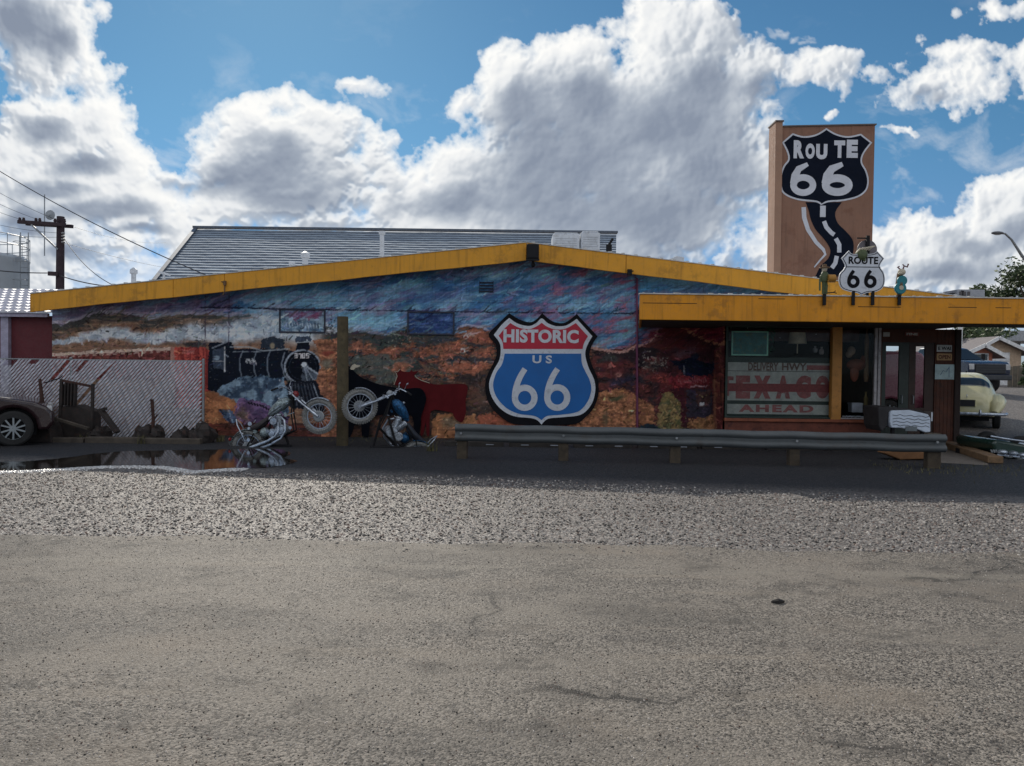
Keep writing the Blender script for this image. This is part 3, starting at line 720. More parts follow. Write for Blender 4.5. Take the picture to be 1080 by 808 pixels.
for k in range(14): stroke([(715+k*2.2, 399+rr.uniform(-2,2)), (716+k*2.2, 403+rr.uniform(-2,2))], .6, C(165,95,95), .7)
stroke([(728,407),(745,407.5)], 1.2, C(170,140,145), .8, .5, 3)
poly([(706,381),(718,380),(728,377),(742,382),(752,384),(752,392),(745,396),(722,396),(714,388)], C(20,26,42), 5)
ell(733, 376, 5, 4, C(30,36,52), .4, .9, 3)
stroke([(721,385),(722,396)], .7, C(150,150,160), .7); 
poly([(706,409),(722,409),(722,470),(718,470),(718,425),(706,412)], C(64,24,34), 3)
poly([(724,411),(751,411),(751,440),(724,440)], C(52,46,58), 3)
poly([(734,410),(738,413),(745,413),(749,410),(749,424),(745,429),(738,429),(734,424)], C(76,50,48), 2)
ell(740.5, 426, 3.2, 2.6, C(200,196,200), .4, 1, 2); ell(740.5, 424, 1.4, 1, C(20,18,22), .4); ell(738, 417, .9, .8, C(190,170,90), .3); ell(745, 417, .9, .8, C(190,170,90), .3)
ell(740, 436, 9, 5, C(50,46,60), .6, .8, 6)
poly([(726,442),(754,438),(756,470),(724,470)], C(138,92,54), 5, 1, .6)
poly([(753,340),(773,340),(773,470),(756,470),(753,440)], mixc(C(84,34,34), C(112,62,42), sm(vnoise(.3, .06, 5, 5), .45, .65)), 1)
stroke([(753,400),(755,470)], 2, C(128,84,56), .7, .8, 2); stroke([(700,340),(751,340)], 3, C(24,28,34), .7, 2, 8)
poly([(711,338),(768,338),(768,363),(758,362),(745,358),(730,351)], mixc(C(96,20,40), C(134,36,56), sm(vnoise(.15, .3, 9, 5), .4, .6)), 2)
stroke([(712,341),(722,347),(735,354),(748,361),(758,363),(767,363)], 2.6, C(170,108,72), .95, .8, 4)
poly([(763,338),(769,338),(769,364),(763,363)], C(178,112,58), 1)
stroke([(716,345),(740,345),(762,342)], .8, C(70,14,30), .6, .8, 6)
# locomotive
nv = C(16,22,34)
poly([(220,362),(244,360),(247,366),(245,416),(219,412)], nv, 1.5)
poly([(224,370),(236,366),(237,390),(225,388)], C(46,56,72), 1); stroke([(224,367),(241,360)], 1, C(120,125,135), .8); stroke([(237,366),(237,392)], .9, C(165,165,165), .8); stroke([(224,381),(237,381)], .7, C(150,150,150), .6)
ell(229, 377, 5, 3, C(140,160,175), .5, .7, 5)
poly([(244,368),(300,368),(318,374),(318,400),(300,402),(262,398),(244,402)], nv, 1)
poly([(276,358),(286,356),(300,358),(300,368),(274,368)], C(36,44,56), 3); ell(287, 365, 3.5, 4, C(150,130,100), .5, .8, 2)
for x_ in (253, 268, 282): stroke([(x_+3, 370), (x_, 378), (x_, 390), (x_+2, 397)], .8, C(110,120,132), .7, .6)
stroke([(243,366),(262,366),(278,370),(305,368)], 1.0, C(140,146,152), .75); stroke([(300,398),(316,397)], 1.0, C(120,120,125), .7); stroke([(246,371),(275,371)], .7, C(120,128,136), .7)
for k in range(12): stroke([(259+k*.9, 380+rr.uniform(-2,2)), (260+k*.9, 382+rr.uniform(-2,2))], .6, C(180,180,180), .7)
poly([(313,362),(326,361),(327,369),(312,370)], nv, .5); stroke([(313,361),(326,360)], 1.2, C(130,140,150), .8); poly([(311,355),(328,354),(328,360),(312,361)], C(28,40,60), 5, .8)
ell(319, 387, 20, 19, C(128,136,148), .05); ell(319.3, 387, 18.2, 17.2, C(10,14,24), .05); ell(319.3, 387, 15.2, 14.4, C(40,48,62), .05); ell(319.3, 387, 14.6, 13.8, C(12,16,26), .05)
stroke([(300,372),(297,384),(300,396),(306,403)], 1, C(110,118,130), .8)
# running number in small segmented digits
def digits(s_, x0, y0, w_, h_, c, lw=.7):
    seg = {'3': 'ABGCD', '7': 'ABC', '8': 'ABCDEFG', '5': 'AFGCD', '6': 'AFEDCG', '0': 'ABCDEF'}
    P_ = {'A': ((0,0),(1,0)), 'B': ((1,0),(1,.5)), 'C': ((1,.5),(1,1)), 'D': ((0,1),(1,1)), 'E': ((0,.5),(0,1)), 'F': ((0,0),(0,.5)), 'G': ((0,.5),(1,.5))}
    for ch in s_:
        for q in seg[ch]:
            (a0, b0), (a1, b1) = P_[q]; stroke([(x0+a0*w_, y0+b0*h_), (x0+a1*w_, y0+b1*h_)], lw, c, .95, .4)
        x0 += w_*1.75
digits('3785', 311, 373.2, 2.3, 4.2, C(190,180,180))
poly([(318,383),(323,382),(326,387),(338,396),(336,399),(327,402),(318,402),(319,390)], C(66,74,86), 2, .9, .6)
ell(320.5, 384.5, 3.4, 3.2, C(176,182,190), .3); stroke([(324,387),(336,395)], 1.4, C(150,158,168), .8); stroke([(321,387),(324,401)], .7, C(140,148,158), .7); stroke([(322,387),(330,400)], .7, C(140,148,158), .7)
poly([(304,402),(334,401),(344,425),(340,436),(306,430),(300,414)], C(20,24,34), 2)
for k in range(8): stroke([(308+k*3.2, 405), (309+k*4.2, 428)], .7, C(70,76,88) if k < 7 else C(150,160,172), .7)
# steam by the wheels
poly([(240,404),(262,396),(300,398),(306,412),(304,436),(290,441),(262,430),(238,420),(228,412)], mixc(C(40,60,82), C(104,130,150), sm(vnoise(.12, .12, 88, 5, 4), .40, .62)), 8, .95, .2)
ell(296, 410, 3, 4, C(24,34,48), .5, .8)
# foreground of the painting, left
poly([(214,412),(226,414),(245,424),(258,424),(268,430),(280,470),(212,470)], mixc(C(132,78,44), C(176,108,58), sm(vnoise(.08, .15, 5, 95, 4), .40, .62)), 6)
poly([(250,420),(275,424),(306,440),(300,452),(262,452),(246,440)], mixc(C(72,52,86), C(108,76,118), sm(vnoise(.1, .2, 5, 15), .4, .6)), 6, .95)
ell(256, 438, 11, 10, C(98,78,60), .8, .8, 10, .5)
poly([(231,432),(243,433),(250,441),(247,452),(238,444)], C(62,86,116), 3, .95, .5); stroke([(233,433),(248,451)], 1, C(24,36,60), .8, .6, 4); stroke([(241,434),(245,444)], .9, C(140,160,180), .7, .6, 4)
pts_ = [(262,424.5),(275,427),(288,434),(300,441)]
for k in range(14):
    t_ = k/13; x_ = np.interp(t_, [0,.33,.66,1], [q[0] for q in pts_]); y_ = np.interp(t_, [0,.33,.66,1], [q[1] for q in pts_])
    stroke([(x_, y_), (x_+1.2, y_+1.6)], 1.3, C(20,18,26), .9)
poly([(212,446),(300,447),(360,445),(360,470),(212,470)], mixc(C(96,42,36), C(60,36,34), sm(vnoise(.05, .3, 5, 5), .4, .6)), 6, .85)
poly([(330,360),(356,356),(356,470),(338,470),(344,430),(334,402),(338,380)], mixc(C(110,66,46), C(150,92,58), sm(vnoise(.1, .3, 25, 5, 4), .40, .62)), 6, .95, .5)
ell(346, 373, 10, 4, C(120,48,34), .6, .9, 6); ell(345, 385, 9, 8, C(98,96,82), .7, .8, 8)
for k in range(40):
    x_, y_ = rr.gauss(350, 5), rr.gauss(345, 5)
    stroke([(x_, y_), (x_+rr.uniform(-2,2), y_+rr.uniform(-2,2))], .7, C(175,180,186) if k % 3 else C(40,44,52), .8)
for k in range(60):
    x_, y_ = rr.gauss(422, 10), rr.gauss(353, 6); stroke([(x_, y_), (x_+rr.uniform(-2,2), y_+rr.uniform(-2,2))], .5, C(130,136,120) if k % 2 else C(36,44,44), .7)
# joints in the wall
stroke([(208,324),(360,327),(500,329),(575,330),(672,331)], .9, C(24,22,38), .85, .6, 1); stroke([(208,326),(500,330.6)], .5, C(150,150,165), .35)
for x_ in (216, 241): stroke([(x_+1, 300), (x_, 366)], .8, C(50,40,56), .7, .5, 1)
stroke([(670,286),(671,340),(672,470)], 1.8, C(96,36,64), .7, .8, 1); stroke([(760,400),(761,440)], 1, C(40,20,20), .6)
for y_ in (317.5, 452): stroke([(300, y_), (660, y_+3)], .4, C(30,34,54), .35)
# boarded windows drawn over
poly([(295.5,327),(343,327),(342,350),(296,349.5)], mixc(C(118,140,156), C(70,96,120), sm(vnoise(.2, .3, 66, 5, 4), .42, .62)), 1)
poly([(298,328),(340,328),(336,337),(300,334)], C(96,58,92), 4, .7, .5); stroke([(312,336),(318,332),(326,336),(336,331)], 2, C(120,44,78), .7, 1, 6)
for k in range(26): stroke([(302+k*1.4, 341+rr.uniform(-2.5,2.5)), (303+k*1.4, 344+rr.uniform(-2.5,2.5))], .6, C(40,62,92) if k % 2 else C(170,182,192), .6)
poly([(430.5,330),(479,330),(478.5,352),(431,351)], mixc(C(28,52,98), C(52,84,124), sm(vnoise(.12, .3, 6, 5, 4), .42, .62)), 1)
stroke([(434,337),(452,339)], 1.5, C(18,24,50), .7, 1, 4); ell(450, 345, 8, 3, C(96,120,140), .7, .6, 8)
# visible brushwork: thousands of short strokes that pick up and vary the colour beneath them
rb = random.Random(77)
for k in range(15000):
    x_, y_ = rb.uniform(GX0, GX1), rb.uniform(272, 466)
    ii, jj = min(H_-1, int((y_-GY0)*SS)), min(W_-1, int((x_-GX0)*SS)); c0 = img[ii, jj]
    if 215 < x_ < 345 and 352 < y_ < 432 and rb.random() < .8: continue
    land = float(y_ > (338 if x_ < 350 else 356 if x_ < 625 else 370))
    if land: an = rb.gauss(.0, .55) if rb.random() < .7 else rb.uniform(0, 3.14); L = rb.uniform(1.2, 5.5); w_ = rb.uniform(.35, 1.0); v = rb.gauss(0, .30)
    else: an = rb.gauss(-.33, .3); L = rb.uniform(3, 12); w_ = rb.uniform(.4, 1.3); v = rb.gauss(0, .13)
    cc_ = np.clip(c0*(1+v)+np.array([rb.gauss(0, 6), rb.gauss(0, 5), rb.gauss(0, 6)]), 6, 235)
    stroke([(x_, y_), (x_+L*math.cos(an)*.5, y_+L*math.sin(an)*.5+rb.gauss(0,.4)), (x_+L*math.cos(an), y_+L*math.sin(an))], w_, cc_, rb.uniform(.4, .85), .5)
# age: faint streaks, flaking and patchy darkening near the ground
stk = vnoise(.5, .03, 12, 3, 3); img *= (1-.07*sm(stk, .5, .75))[..., None]
img *= (1-.22*sm(PY, 438, 466)*sm(vnoise(.08, .2, 5, 55), .3, .7))[..., None]
lay(sm(vnoise(.9, .9, 12, 33, 2), .80, .9)*.35, C(170,160,150))
img *= (.90+.2*vnoise(1.0, 1.0, 2, 3, 2))[..., None]
img = np.clip(img, 4, 250)
lin = img/255.0; lin = np.where(lin <= .04045, lin/12.92, ((lin+.055)/1.055)**2.4)
gl = lin.mean(-1, keepdims=True); lin = np.clip(gl+(lin-gl)*MUR_SAT, 0.003, 1)*MUR_K
lin = np.clip(lin, 0, .85)
def sample(px, py):
    ix = np.clip(((px-GX0)*SS).astype(int), 0, W_-1); iy = np.clip(((py-GY0)*SS).astype(int), 0, H_-1)
    return lin[iy, ix]
def painted_mat(name):
    m = bpy.data.materials.new(name); m.use_nodes = True
    t = NT(m.node_tree); b = t.n['Principled BSDF']
    ca = t.add('ShaderNodeVertexColor', layer_name='paint').outputs[0]
    co = t.add('ShaderNodeTexCoord').outputs['Object']
    xz = t.add('ShaderNodeSeparateXYZ', i={0: co})
    cb = t.add('ShaderNodeCombineXYZ', i={0: xz.outputs[0], 1: xz.outputs[2], 2: 0.0})
    br = t.add('ShaderNodeTexBrick', i={'Vector': cb.outputs[0], 'Scale': 1.0, 'Mortar Size': .008, 'Mortar Smooth': .5, 'Brick Width': .40, 'Row Height': .20, 'Bias': 0.0})
    mort = br.outputs['Fac']
    n = t.noise(co, 90, 4, .65)
    c = t.mix(t.m('MULTIPLY', mort, .16), ca, (.03,.028,.03)); c = t.mix(t.ramp(n, .4, .75, 0, .25), c, (.35,.33,.32), 'MULTIPLY')
    t.put(b, 'Base Color', c); b.inputs['Roughness'].default_value = .8; b.inputs['Specular IOR Level'].default_value = .08
    h = t.m('SUBTRACT', t.m('MULTIPLY', n, .35), mort)
    bn = t.add('ShaderNodeBump', i={'Strength': .45, 'Distance': .006, 'Height': h}); t.put(b, 'Normal', bn.outputs[0])
    return m
PAINT = painted_mat('painted_blockwork')
def painted_sheet(name, x0, x1, z0, topf, Y, parent, step=.0155, yaxis=False):
    """dense sheet carrying the painting; yaxis: sheet runs along Y at x=x0"""
    nx = int(abs(x1-x0)/step)+1; nz = int(3.7/step)
    gx = np.linspace(x0, x1, nx); tz = np.linspace(0, 1, nz)
    GX_, TZ = np.meshgrid(gx, tz)
    top = np.array([topf(a) for a in gx])
    Z = z0+(top[None, :]-z0)*TZ
    if yaxis: X3, Y3 = np.full_like(GX_, Y), GX_
    else: X3, Y3 = GX_, np.full_like(GX_, Y)
    px, py = proj(X3, Y3, Z)
    if yaxis: py = py
    cols = sample(px.ravel(), py.ravel())
    vs_ = np.stack([X3.ravel(), Y3.ravel(), Z.ravel()], 1)
    me = bpy.data.meshes.new(name); n = nx*nz
    me.vertices.add(n); me.vertices.foreach_set('co', vs_.ravel())
    i, j = np.meshgrid(np.arange(nx-1), np.arange(nz-1)); a = (j*nx+i).ravel()
    q = np.stack([a, a+1, a+1+nx, a+nx], 1)
    me.loops.add(q.size); me.loops.foreach_set('vertex_index', q.ravel())
    me.polygons.add(len(q)); me.polygons.foreach_set('loop_start', np.arange(len(q))*4)
    try: me.polygons.foreach_set('loop_total', np.full(len(q), 4))
    except Exception: pass
    me.update(calc_edges=True)
    ca = me.color_attributes.new('paint', 'FLOAT_COLOR', 'POINT')
    ca.data.foreach_set('color', np.concatenate([cols, np.ones((n, 1))], 1).ravel())
    me.materials.append(PAINT)
    o = bpy.data.objects.new(name, me); col.objects.link(o)
    if parent: o.parent = parent; o.matrix_parent_inverse = parent.matrix_basis.inverted()
    return o
# gable outline on the wall (fascia's lower edge, projected back)
GB = [at(32,329,YF), at(555,275,YF), at(740,298,YF)]
def gable_z(X, lift=0.0):
    a, b_, c = GB
    if X < b_.x: z_ = a.z+(b_.z-a.z)*(X-a.x)/(b_.x-a.x)
    else: z_ = b_.z+(c.z-b_.z)*(X-b_.x)/(c.x-b_.x)
    return z_+lift
XS0, XS1 = at(765,400,YS).x, at(927,400,YS).x          # shop front window span
XWR = at(756,400,YW).x+.3
w1 = painted_sheet('mural_wall', XL, XS0+.02, -.05, lambda X: gable_z(X, .12), YW, shop)
tag(w1, 'block wall painted with a steam train, desert and swirling sky')
w2 = painted_sheet('mural_wall_end', XS0+.02, 7.8, 2.7, lambda X: gable_z(X, .12), YW, shop)
tag(w2, 'blue painted strip of wall above the canopy')
XR = 8.6                                                # right end of the block building
mb = MB()
mb.prism([(XL, -.05), (XS0, -.05), (XS0, gable_z(XS0)), (GB[1].x, gable_z(GB[1].x)), (XL, gable_z(XL))], YW+.003, YW+.2)
mb.box((XL, YW+.2, -.05), (XL+.2, YW+11, gable_z(XL)-.02))
mb.box((XR-.2, YW+.4, -.05), (XR, 20.0, gable_z(XR))); mb.box((6.7, 20.0, -.05), (6.9, YW+10.8, gable_z(6.9)))
mb.box((XL, YW+10.8, -.05), (6.9, YW+11, 3))
mb.prism([(XS0, 2.35), (XR, 2.35), (XR, gable_z(XR)+.0), (XS0, gable_z(XS0))], YW+.003, YW+.2)
mb.build('wall', mat('block_wall_plain', rgb(120,92,84), rough=.85, bump=.3), shop)
# roof planes and fascia boards
e = GB
zt = lambda X: gable_z(X, .40)
RW = YW+11.3
mb = MB(); XRR = 12.0
mb.prism([(e[0].x, zt(e[0].x)-.09), (e[1].x, zt(e[1].x)-.09), (XRR, zt(XRR)-.09), (XRR, zt(XRR)-.012), (e[1].x, zt(e[1].x)-.012), (e[0].x, zt(e[0].x)-.012)], YF+.05, RW)
mb.build('roof', ROOFW, shop)
NAILM = mat('nail_dark', (.06,.045,.03), rough=.7)
def fascia(xa, xb, parent=shop, name='fascia_board'):
    m_ = MB(); n_ = max(2, int((xb-xa)/.5)); xs_ = [xa+(xb-xa)*k/n_ for k in range(n_+1)]; wv = lambda q, p: .006*math.sin(q*1.9+p)+.004*math.sin(q*5.3+p*2)
    m_.prism([(q, gable_z(q)+wv(q, 0)) for q in xs_]+[(q, zt(q)+wv(q, 2)*.4) for q in xs_[::-1]], YF-.02, YF+.045)
    return m_.build(name, YELLOW, parent, bevel=.006)
j1 = at(183,300,YF).x; j2 = at(237,300,YF).x; j3 = at(557,270,YF).x; j4 = at(660,290,YF).x
cuts = [e[0].x, j1, j2, e[1].x]
for a_, b_ in zip(cuts, cuts[1:]): fascia(a_+.004, b_-.004)
fascia(e[1].x+.004, j4-.004); fascia(j4+.004, XRR)
mb = MB()   # drip edge with small turned tabs along the roof's rim
for (xa, xb) in ((e[0].x, e[1].x), (e[1].x, XRR)):
    mb.prism([(xa, zt(xa)+.001), (xb, zt(xb)+.001), (xb, zt(xb)+.018), (xa, zt(xa)+.018)], YF-.035, YF+.08)
    n = int(abs(xb-xa)/.28)
    for k in range(n):
        x_ = xa+(xb-xa)*(k+.5)/n; mb.box((x_-.03, YF-.032, zt(x_)+.018), (x_+.05, YF+.02, zt(x_)+.036))
mb.build('drip_edge', EDGE, shop)
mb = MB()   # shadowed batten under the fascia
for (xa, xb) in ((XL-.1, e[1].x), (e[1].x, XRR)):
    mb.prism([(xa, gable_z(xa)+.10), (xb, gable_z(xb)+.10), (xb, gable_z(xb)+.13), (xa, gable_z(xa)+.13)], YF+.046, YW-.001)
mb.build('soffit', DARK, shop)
# boarded window frames, vent, conduit
def frame_rect(px0, py0, px1, py1, Y, w_, d, name, m_, parent, proud=.03):
    a_, b_ = at(px0, py1, Y), at(px1, py0, Y); m__ = MB()
    m__.box((a_.x, Y-proud, b_.z-w_), (b_.x, Y+d, b_.z)); m__.box((a_.x, Y-proud, a_.z), (b_.x, Y+d, a_.z+w_))
    m__.box((a_.x, Y-proud, a_.z+w_), (a_.x+w_, Y+d, b_.z-w_)); m__.box((b_.x-w_, Y-proud, a_.z+w_), (b_.x, Y+d, b_.z-w_))
    return m__.build(name, m_, parent, bevel=.004)
FR = mat('window_frame_dark', (.03,.035,.06), rough=.7)
f1 = frame_rect(294.5,326,343.5,351,YW,.035,-.002,'window_frame',FR,shop,.035); tag(f1, 'dark frame round a pale boarded window')
f2 = frame_rect(429.5,329,479.5,353,YW,.03,-.002,'window_frame',FR,shop,.035); tag(f2, 'dark frame round a blue boarded window')
a_, b_ = at(506,309,YW), at(520,297,YW); mb = MB()
for k in range(4):
    z_ = a_.z+(b_.z-a_.z)*k/4; mb.prismx([(YW-.045, z_+.02), (YW-.004, z_+.045), (YW-.004, z_+.055), (YW-.045, z_+.032)], a_.x, b_.x)
mb.box((a_.x-.01, YW-.03, a_.z), (a_.x, YW-.003, b_.z+.02)); mb.box((b_.x, YW-.03, a_.z), (b_.x+.01, YW-.003, b_.z+.02))
mb.build('wall_vent', mat('vent_paint', (.03,.035,.06)), shop)
p_, q_ = at(671,338,YW), at(672,470,YW); mb = MB(); mb.tube([(p_.x, YW-.03, gable_z(p_.x)), (q_.x, YW-.03, .02)], .022, 8)
mb.build('conduit', mat('conduit_paint', rgb(120,60,92), rough=.5), shop, smooth=True)
# ---- shop front bay
xa, xb = XS0, XS1
mb = MB()
mb.box((xa, YS, -.05), (xb+.05, YS+.15, .62)); mb.build('bay_wall', mat('bay_base_paint', rgb(118,66,52), rough=.8, var=.35, vscale=4, dirt=(.05,.02,.02), dirt_amt=.7, bump=.4), shop)
side = painted_sheet('bay_side', YS, YW-.002, -.05, lambda q: 2.62, xa, shop, step=.02, yaxis=True)
tag(side, 'brown painted side of the window bay')
SILL = at(800,441,YS).z
mb = MB(); mb.box((xa-.02, YS-.07, SILL-.07), (xb+.05, YS+.02, SILL-.005)); mb.build('window_sill', mat('sill_paint', rgb(150,84,58), rough=.7, dirt=(.05,.02,.02)), shop, bevel=.006)
ORANGE = mat('orange_trim', rgb(196,134,62,.95), rough=.6, var=.15, vscale=5, dirt=rgb(110,70,40), dirt_amt=.4)
GLASS = bpy.data.materials.new('window_glass'); GLASS.use_nodes = True
t = NT(GLASS.node_tree); b = t.n['Principled BSDF']; b.inputs['Base Color'].default_value = (.93,.94,.93,1); b.inputs['Roughness'].default_value = 0.0
b.inputs['Transmission Weight'].default_value = 1.0; b.inputs['IOR'].default_value = 1.15
ZT = 2.62
px_post0, px_post1 = at(876.5,400,YS).x, at(886.5,400,YS).x
big = MB(); big.box((xa+.05, YS+.05, SILL), (px_post0, YS+.055, ZT)); 
wbig = MB(); wbig.box((xa, YS, SILL), (xa+.05, YS+.1, ZT)); wbig.box((xa+.05, YS, SILL-.004), (px_post0, YS+.1, SILL+.03)); wbig.box((xa+.05, YS, ZT-.02), (px_post0, YS+.1, ZT+.02))
WF = mat('window_frame_green', (.03,.05,.04), rough=.6)
wf = wbig.build('window', WF, shop); tag(wf, 'large display window left of the orange post')
gl_ = big.build('pane', GLASS, wf)
if True:
    gl_.parent = wf; gl_.matrix_parent_inverse = (shop.matrix_basis @ Matrix()).inverted() @ shop.matrix_basis if False else Matrix()
mb = MB(); mb.box((px_post0, YS-.06, SILL-.06), (px_post1, YS+.10, ZT+.05)); mb.box((px_post1+.0, YS+.02, SILL), (px_post1+.03, YS+.1, ZT)); mb.build('mullion_post', ORANGE, shop, bevel=.006)
ws = MB(); ws.box((xb-.10, YS, SILL), (xb-.045, YS+.07, ZT)); ws.box((xb-.02, YS, SILL-.1), (xb+.035, YS+.07, ZT)); ws.box((px_post1+.03, YS, SILL-.004), (xb-.10, YS+.08, SILL+.03))
wf2 = ws.build('window', mat('worn_white_frame', rgb(175,170,170), rough=.6, dirt=(.1,.09,.08), dirt_amt=.6), shop); tag(wf2, 'narrow display window with worn white frame')
sp_ = MB(); sp_.box((px_post1+.03, YS+.04, SILL+.03), (xb-.10, YS+.045, ZT)); gl2 = sp_.build('pane', GLASS, wf2)
# room behind the display windows
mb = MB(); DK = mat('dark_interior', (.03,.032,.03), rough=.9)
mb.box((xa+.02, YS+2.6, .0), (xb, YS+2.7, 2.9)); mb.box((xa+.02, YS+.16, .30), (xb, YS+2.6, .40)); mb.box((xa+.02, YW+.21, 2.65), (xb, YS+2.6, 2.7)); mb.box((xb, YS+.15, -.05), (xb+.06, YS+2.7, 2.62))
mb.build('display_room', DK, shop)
# ---- canopy
CZB, CZT = at(700,337.5,YC).z, at(700,310.5,YC).z
cx0 = at(675,325,YC).x; cx1 = 12.6
mb = MB(); mb.box((cx0, YC, CZB), (cx1, YC+.05, CZT)); cf = mb.build('canopy_fascia', YEL2, shop, bevel=.012)
cxb = at(674,325,YW).x
def slab(m_, pts, z0, z1):
    A = [m_.pt((x_, y_, z0)) for x_, y_ in pts]; B = [m_.pt((x_, y_, z1)) for x_, y_ in pts]; n_ = len(pts)
    m_.face(A[::-1]); m_.face(B)
    for k in range(n_): m_.face((A[k], A[(k+1) % n_], B[(k+1) % n_], B[k]))
mb = MB(); slab(mb, [(cx0, YC+.051), (cx0+.05, YC+.051), (cxb+.05, YW-.01), (cxb, YW-.01)], CZB, CZT); mb.build('canopy_fascia', YEL2, shop, bevel=.01)
mb = MB(); slab(mb, [(cx0+.055, YC+.051), (cx1, YC+.051), (cx1, YW-.01), (cxb+.055, YW-.01)], CZT-.06, CZT-.01); mb.build('canopy_roof', ROOFW, shop)
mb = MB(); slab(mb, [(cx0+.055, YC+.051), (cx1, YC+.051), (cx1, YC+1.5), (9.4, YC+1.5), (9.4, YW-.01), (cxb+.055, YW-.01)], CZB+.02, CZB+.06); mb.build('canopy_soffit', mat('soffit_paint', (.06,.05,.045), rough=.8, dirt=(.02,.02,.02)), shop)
mb = MB(); mb.box((cx0-.015, YC-.02, CZT+.001), (cx1, YC+.10, CZT+.022))
n = 46
rr = random.Random(4)
for k in range(n):
    x_ = cx0+(cx1-cx0)*(k+rr.random())/n; mb.box((x_, YC-.018, CZT+.022), (x_+rr.uniform(.02,.1), YC+.05, CZT+.03+rr.random()*.01))
mb.build('canopy_rim', EDGE, shop)
GAPM = mat('gap_dark', (.05,.03,.01), rough=.9)
for (p0, p1, py_) in ((678,735,319.5),(800,828,315),(1000,1030,324),(1050,1066,324.5),(905,950,323.5)):
    mb = MB(); a_ = at(p0, py_, YC); b_ = at(p1, py_+.3, YC); mb.box((a_.x, YC-.003, a_.z-.006), (b_.x, YC-.001, a_.z+.006)); mb.build('board_crack', GAPM, shop)
# ---- entrance behind the canopy: boarded wall with a pair of doors
YE = 17.3
x0_, x1_ = XS1+.06, at(1006,400,YE).x
EB = at(960,448,YE).z
dz0, dz1 = .12, at(950,361,YE).z
da, db, dc, dd = at(930,400,YE).x, at(955,400,YE).x, at(959,400,YE).x, at(982,400,YE).x
mb = MB()
mb.box((x0_, YE, dz1), (x1_, YE+.12, 2.62)); mb.box((dd+.08, YE, 0), (x1_, YE+.12, dz1)); mb.box((x0_, YE, 0), (da-.001, YE+.12, dz1)) if da > x0_ else None
for k in range(18):
    x_ = dd+.12+k*.085
    if x_ < x1_-.02: mb.box((x_, YE-.008, .1), (x_+.075, YE-.001, 2.6))
mb.build('entrance_wall', BROWN, shop)
mb = MB(); mb.box((x1_+.0, YE-.05, 0), (x1_+.13, YE+.14, 2.62)); mb.build('corner_post', mat('dark_post', rgb(45,32,28), rough=.8), shop, bevel=.01)
DG = mat('door_green', (.022,.035,.028), rough=.5); DB = mat('door_brown', rgb(60,40,32), rough=.6)
for k, (xa_, xb_, m_) in enumerate(((da, db+.03, DG), (dc, dd+.07, DB))):
    ga, gb = (at(934.5,400,YE).x, at(948.5,400,YE).x) if k == 0 else (at(966,400,YE).x, at(975.5,400,YE).x)
    d = MB(); zb, zt_ = at(940,430,YE).z, at(940,365,YE).z
    d.box((xa_, YE+.02, dz0), (ga, YE+.07, dz1)); d.box((gb, YE+.02, dz0), (xb_ if k else dc-.004, YE+.07, dz1)); d.box((ga, YE+.02, dz0), (gb, YE+.07, zb)); d.box((ga, YE+.02, zt_), (gb, YE+.07, dz1))
    do = d.build('door', m_, shop, bevel=.004); tag(do, ['green framed glass door', 'brown framed glass door'][k])
    g_ = MB(); g_.box((ga, YE+.04, zb), (gb, YE+.045, zt_)); g_.build('door_pane', GLASS, do)
    h_ = MB(); hx = (gb+.06) if k == 0 else (ga-.06); h_.tube([(hx, YE+.02, .95), (hx, YE-.03, .97), (hx, YE-.03, 1.13), (hx, YE+.02, 1.15)], .01, 6); h_.build('door_handle', GREYM, do)
SIGNM = mat('paper_white', (.55,.55,.52), rough=.7, dirt=(.3,.28,.24))
def paper(px0, py0, px1, py1, m_, label, lines=(), name='notice', ink=BLACKM):
    a_, b_ = at(px0, py1, YE), at(px1, py0, YE); e_ = MB(); e_.box((a_.x, YE-.022, a_.z), (b_.x, YE-.010, b_.z))
    o = e_.build(name, m_); tag(o, label, 'sign')
    l_ = MB()
    for (txt, u0, u1, v0, v1) in lines:
        w_, h_ = b_.x-a_.x, b_.z-a_.z
        put_text(l_, txt, a_.x+u0*w_, a_.x+u1*w_, a_.z+v0*h_, a_.z+v1*h_, YE-.023, .03)
    if lines: l_.build('lettering', ink, o)
    return o
paper(987.5,364,1003.5,371,SIGNM,'small white plate, topmost sign on the brown entrance wall',[('E WAI',.08,.92,.25,.75)])
paper(987.5,373,1003.5,380,mat('sign_tan', rgb(190,150,105)),'tan OPEN plate below the small white one on the entrance wall',[('OPEN',.1,.9,.2,.8)],ink=mat('ink_brown', rgb(90,40,30)))
pp = paper(985.5,384.5,1006,400,mat('notice_pale', rgb(180,200,200)),'pale blue notice sheet, lowest on the entrance wall',[])
a_, b_ = at(985.5,400,YE), at(1006,384.5,YE); mb = MB()
mb.ribbon([(a_.x+.12,a_.z+.1),(a_.x+.18,a_.z+.2),(a_.x+.24,a_.z+.16),(a_.x+.3,a_.z+.26)], .012, YE-.026, YE-.0225); mb.box((b_.x-.12,YE-.026,a_.z+.05),(b_.x-.11,YE-.0225,b_.z-.05)); mb.build('printed_lines', mat('ink_blue', (.08,.15,.25)), pp)
paper(931,350.5,938,355,SIGNM,'tiny white plate above the left door',[])
paper(954,350.5,969,354.5,mat('sign_faded', rgb(120,60,50)),'faded red nameplate above the doors',[('FINE',.1,.9,.2,.8)],ink=SIGNM)
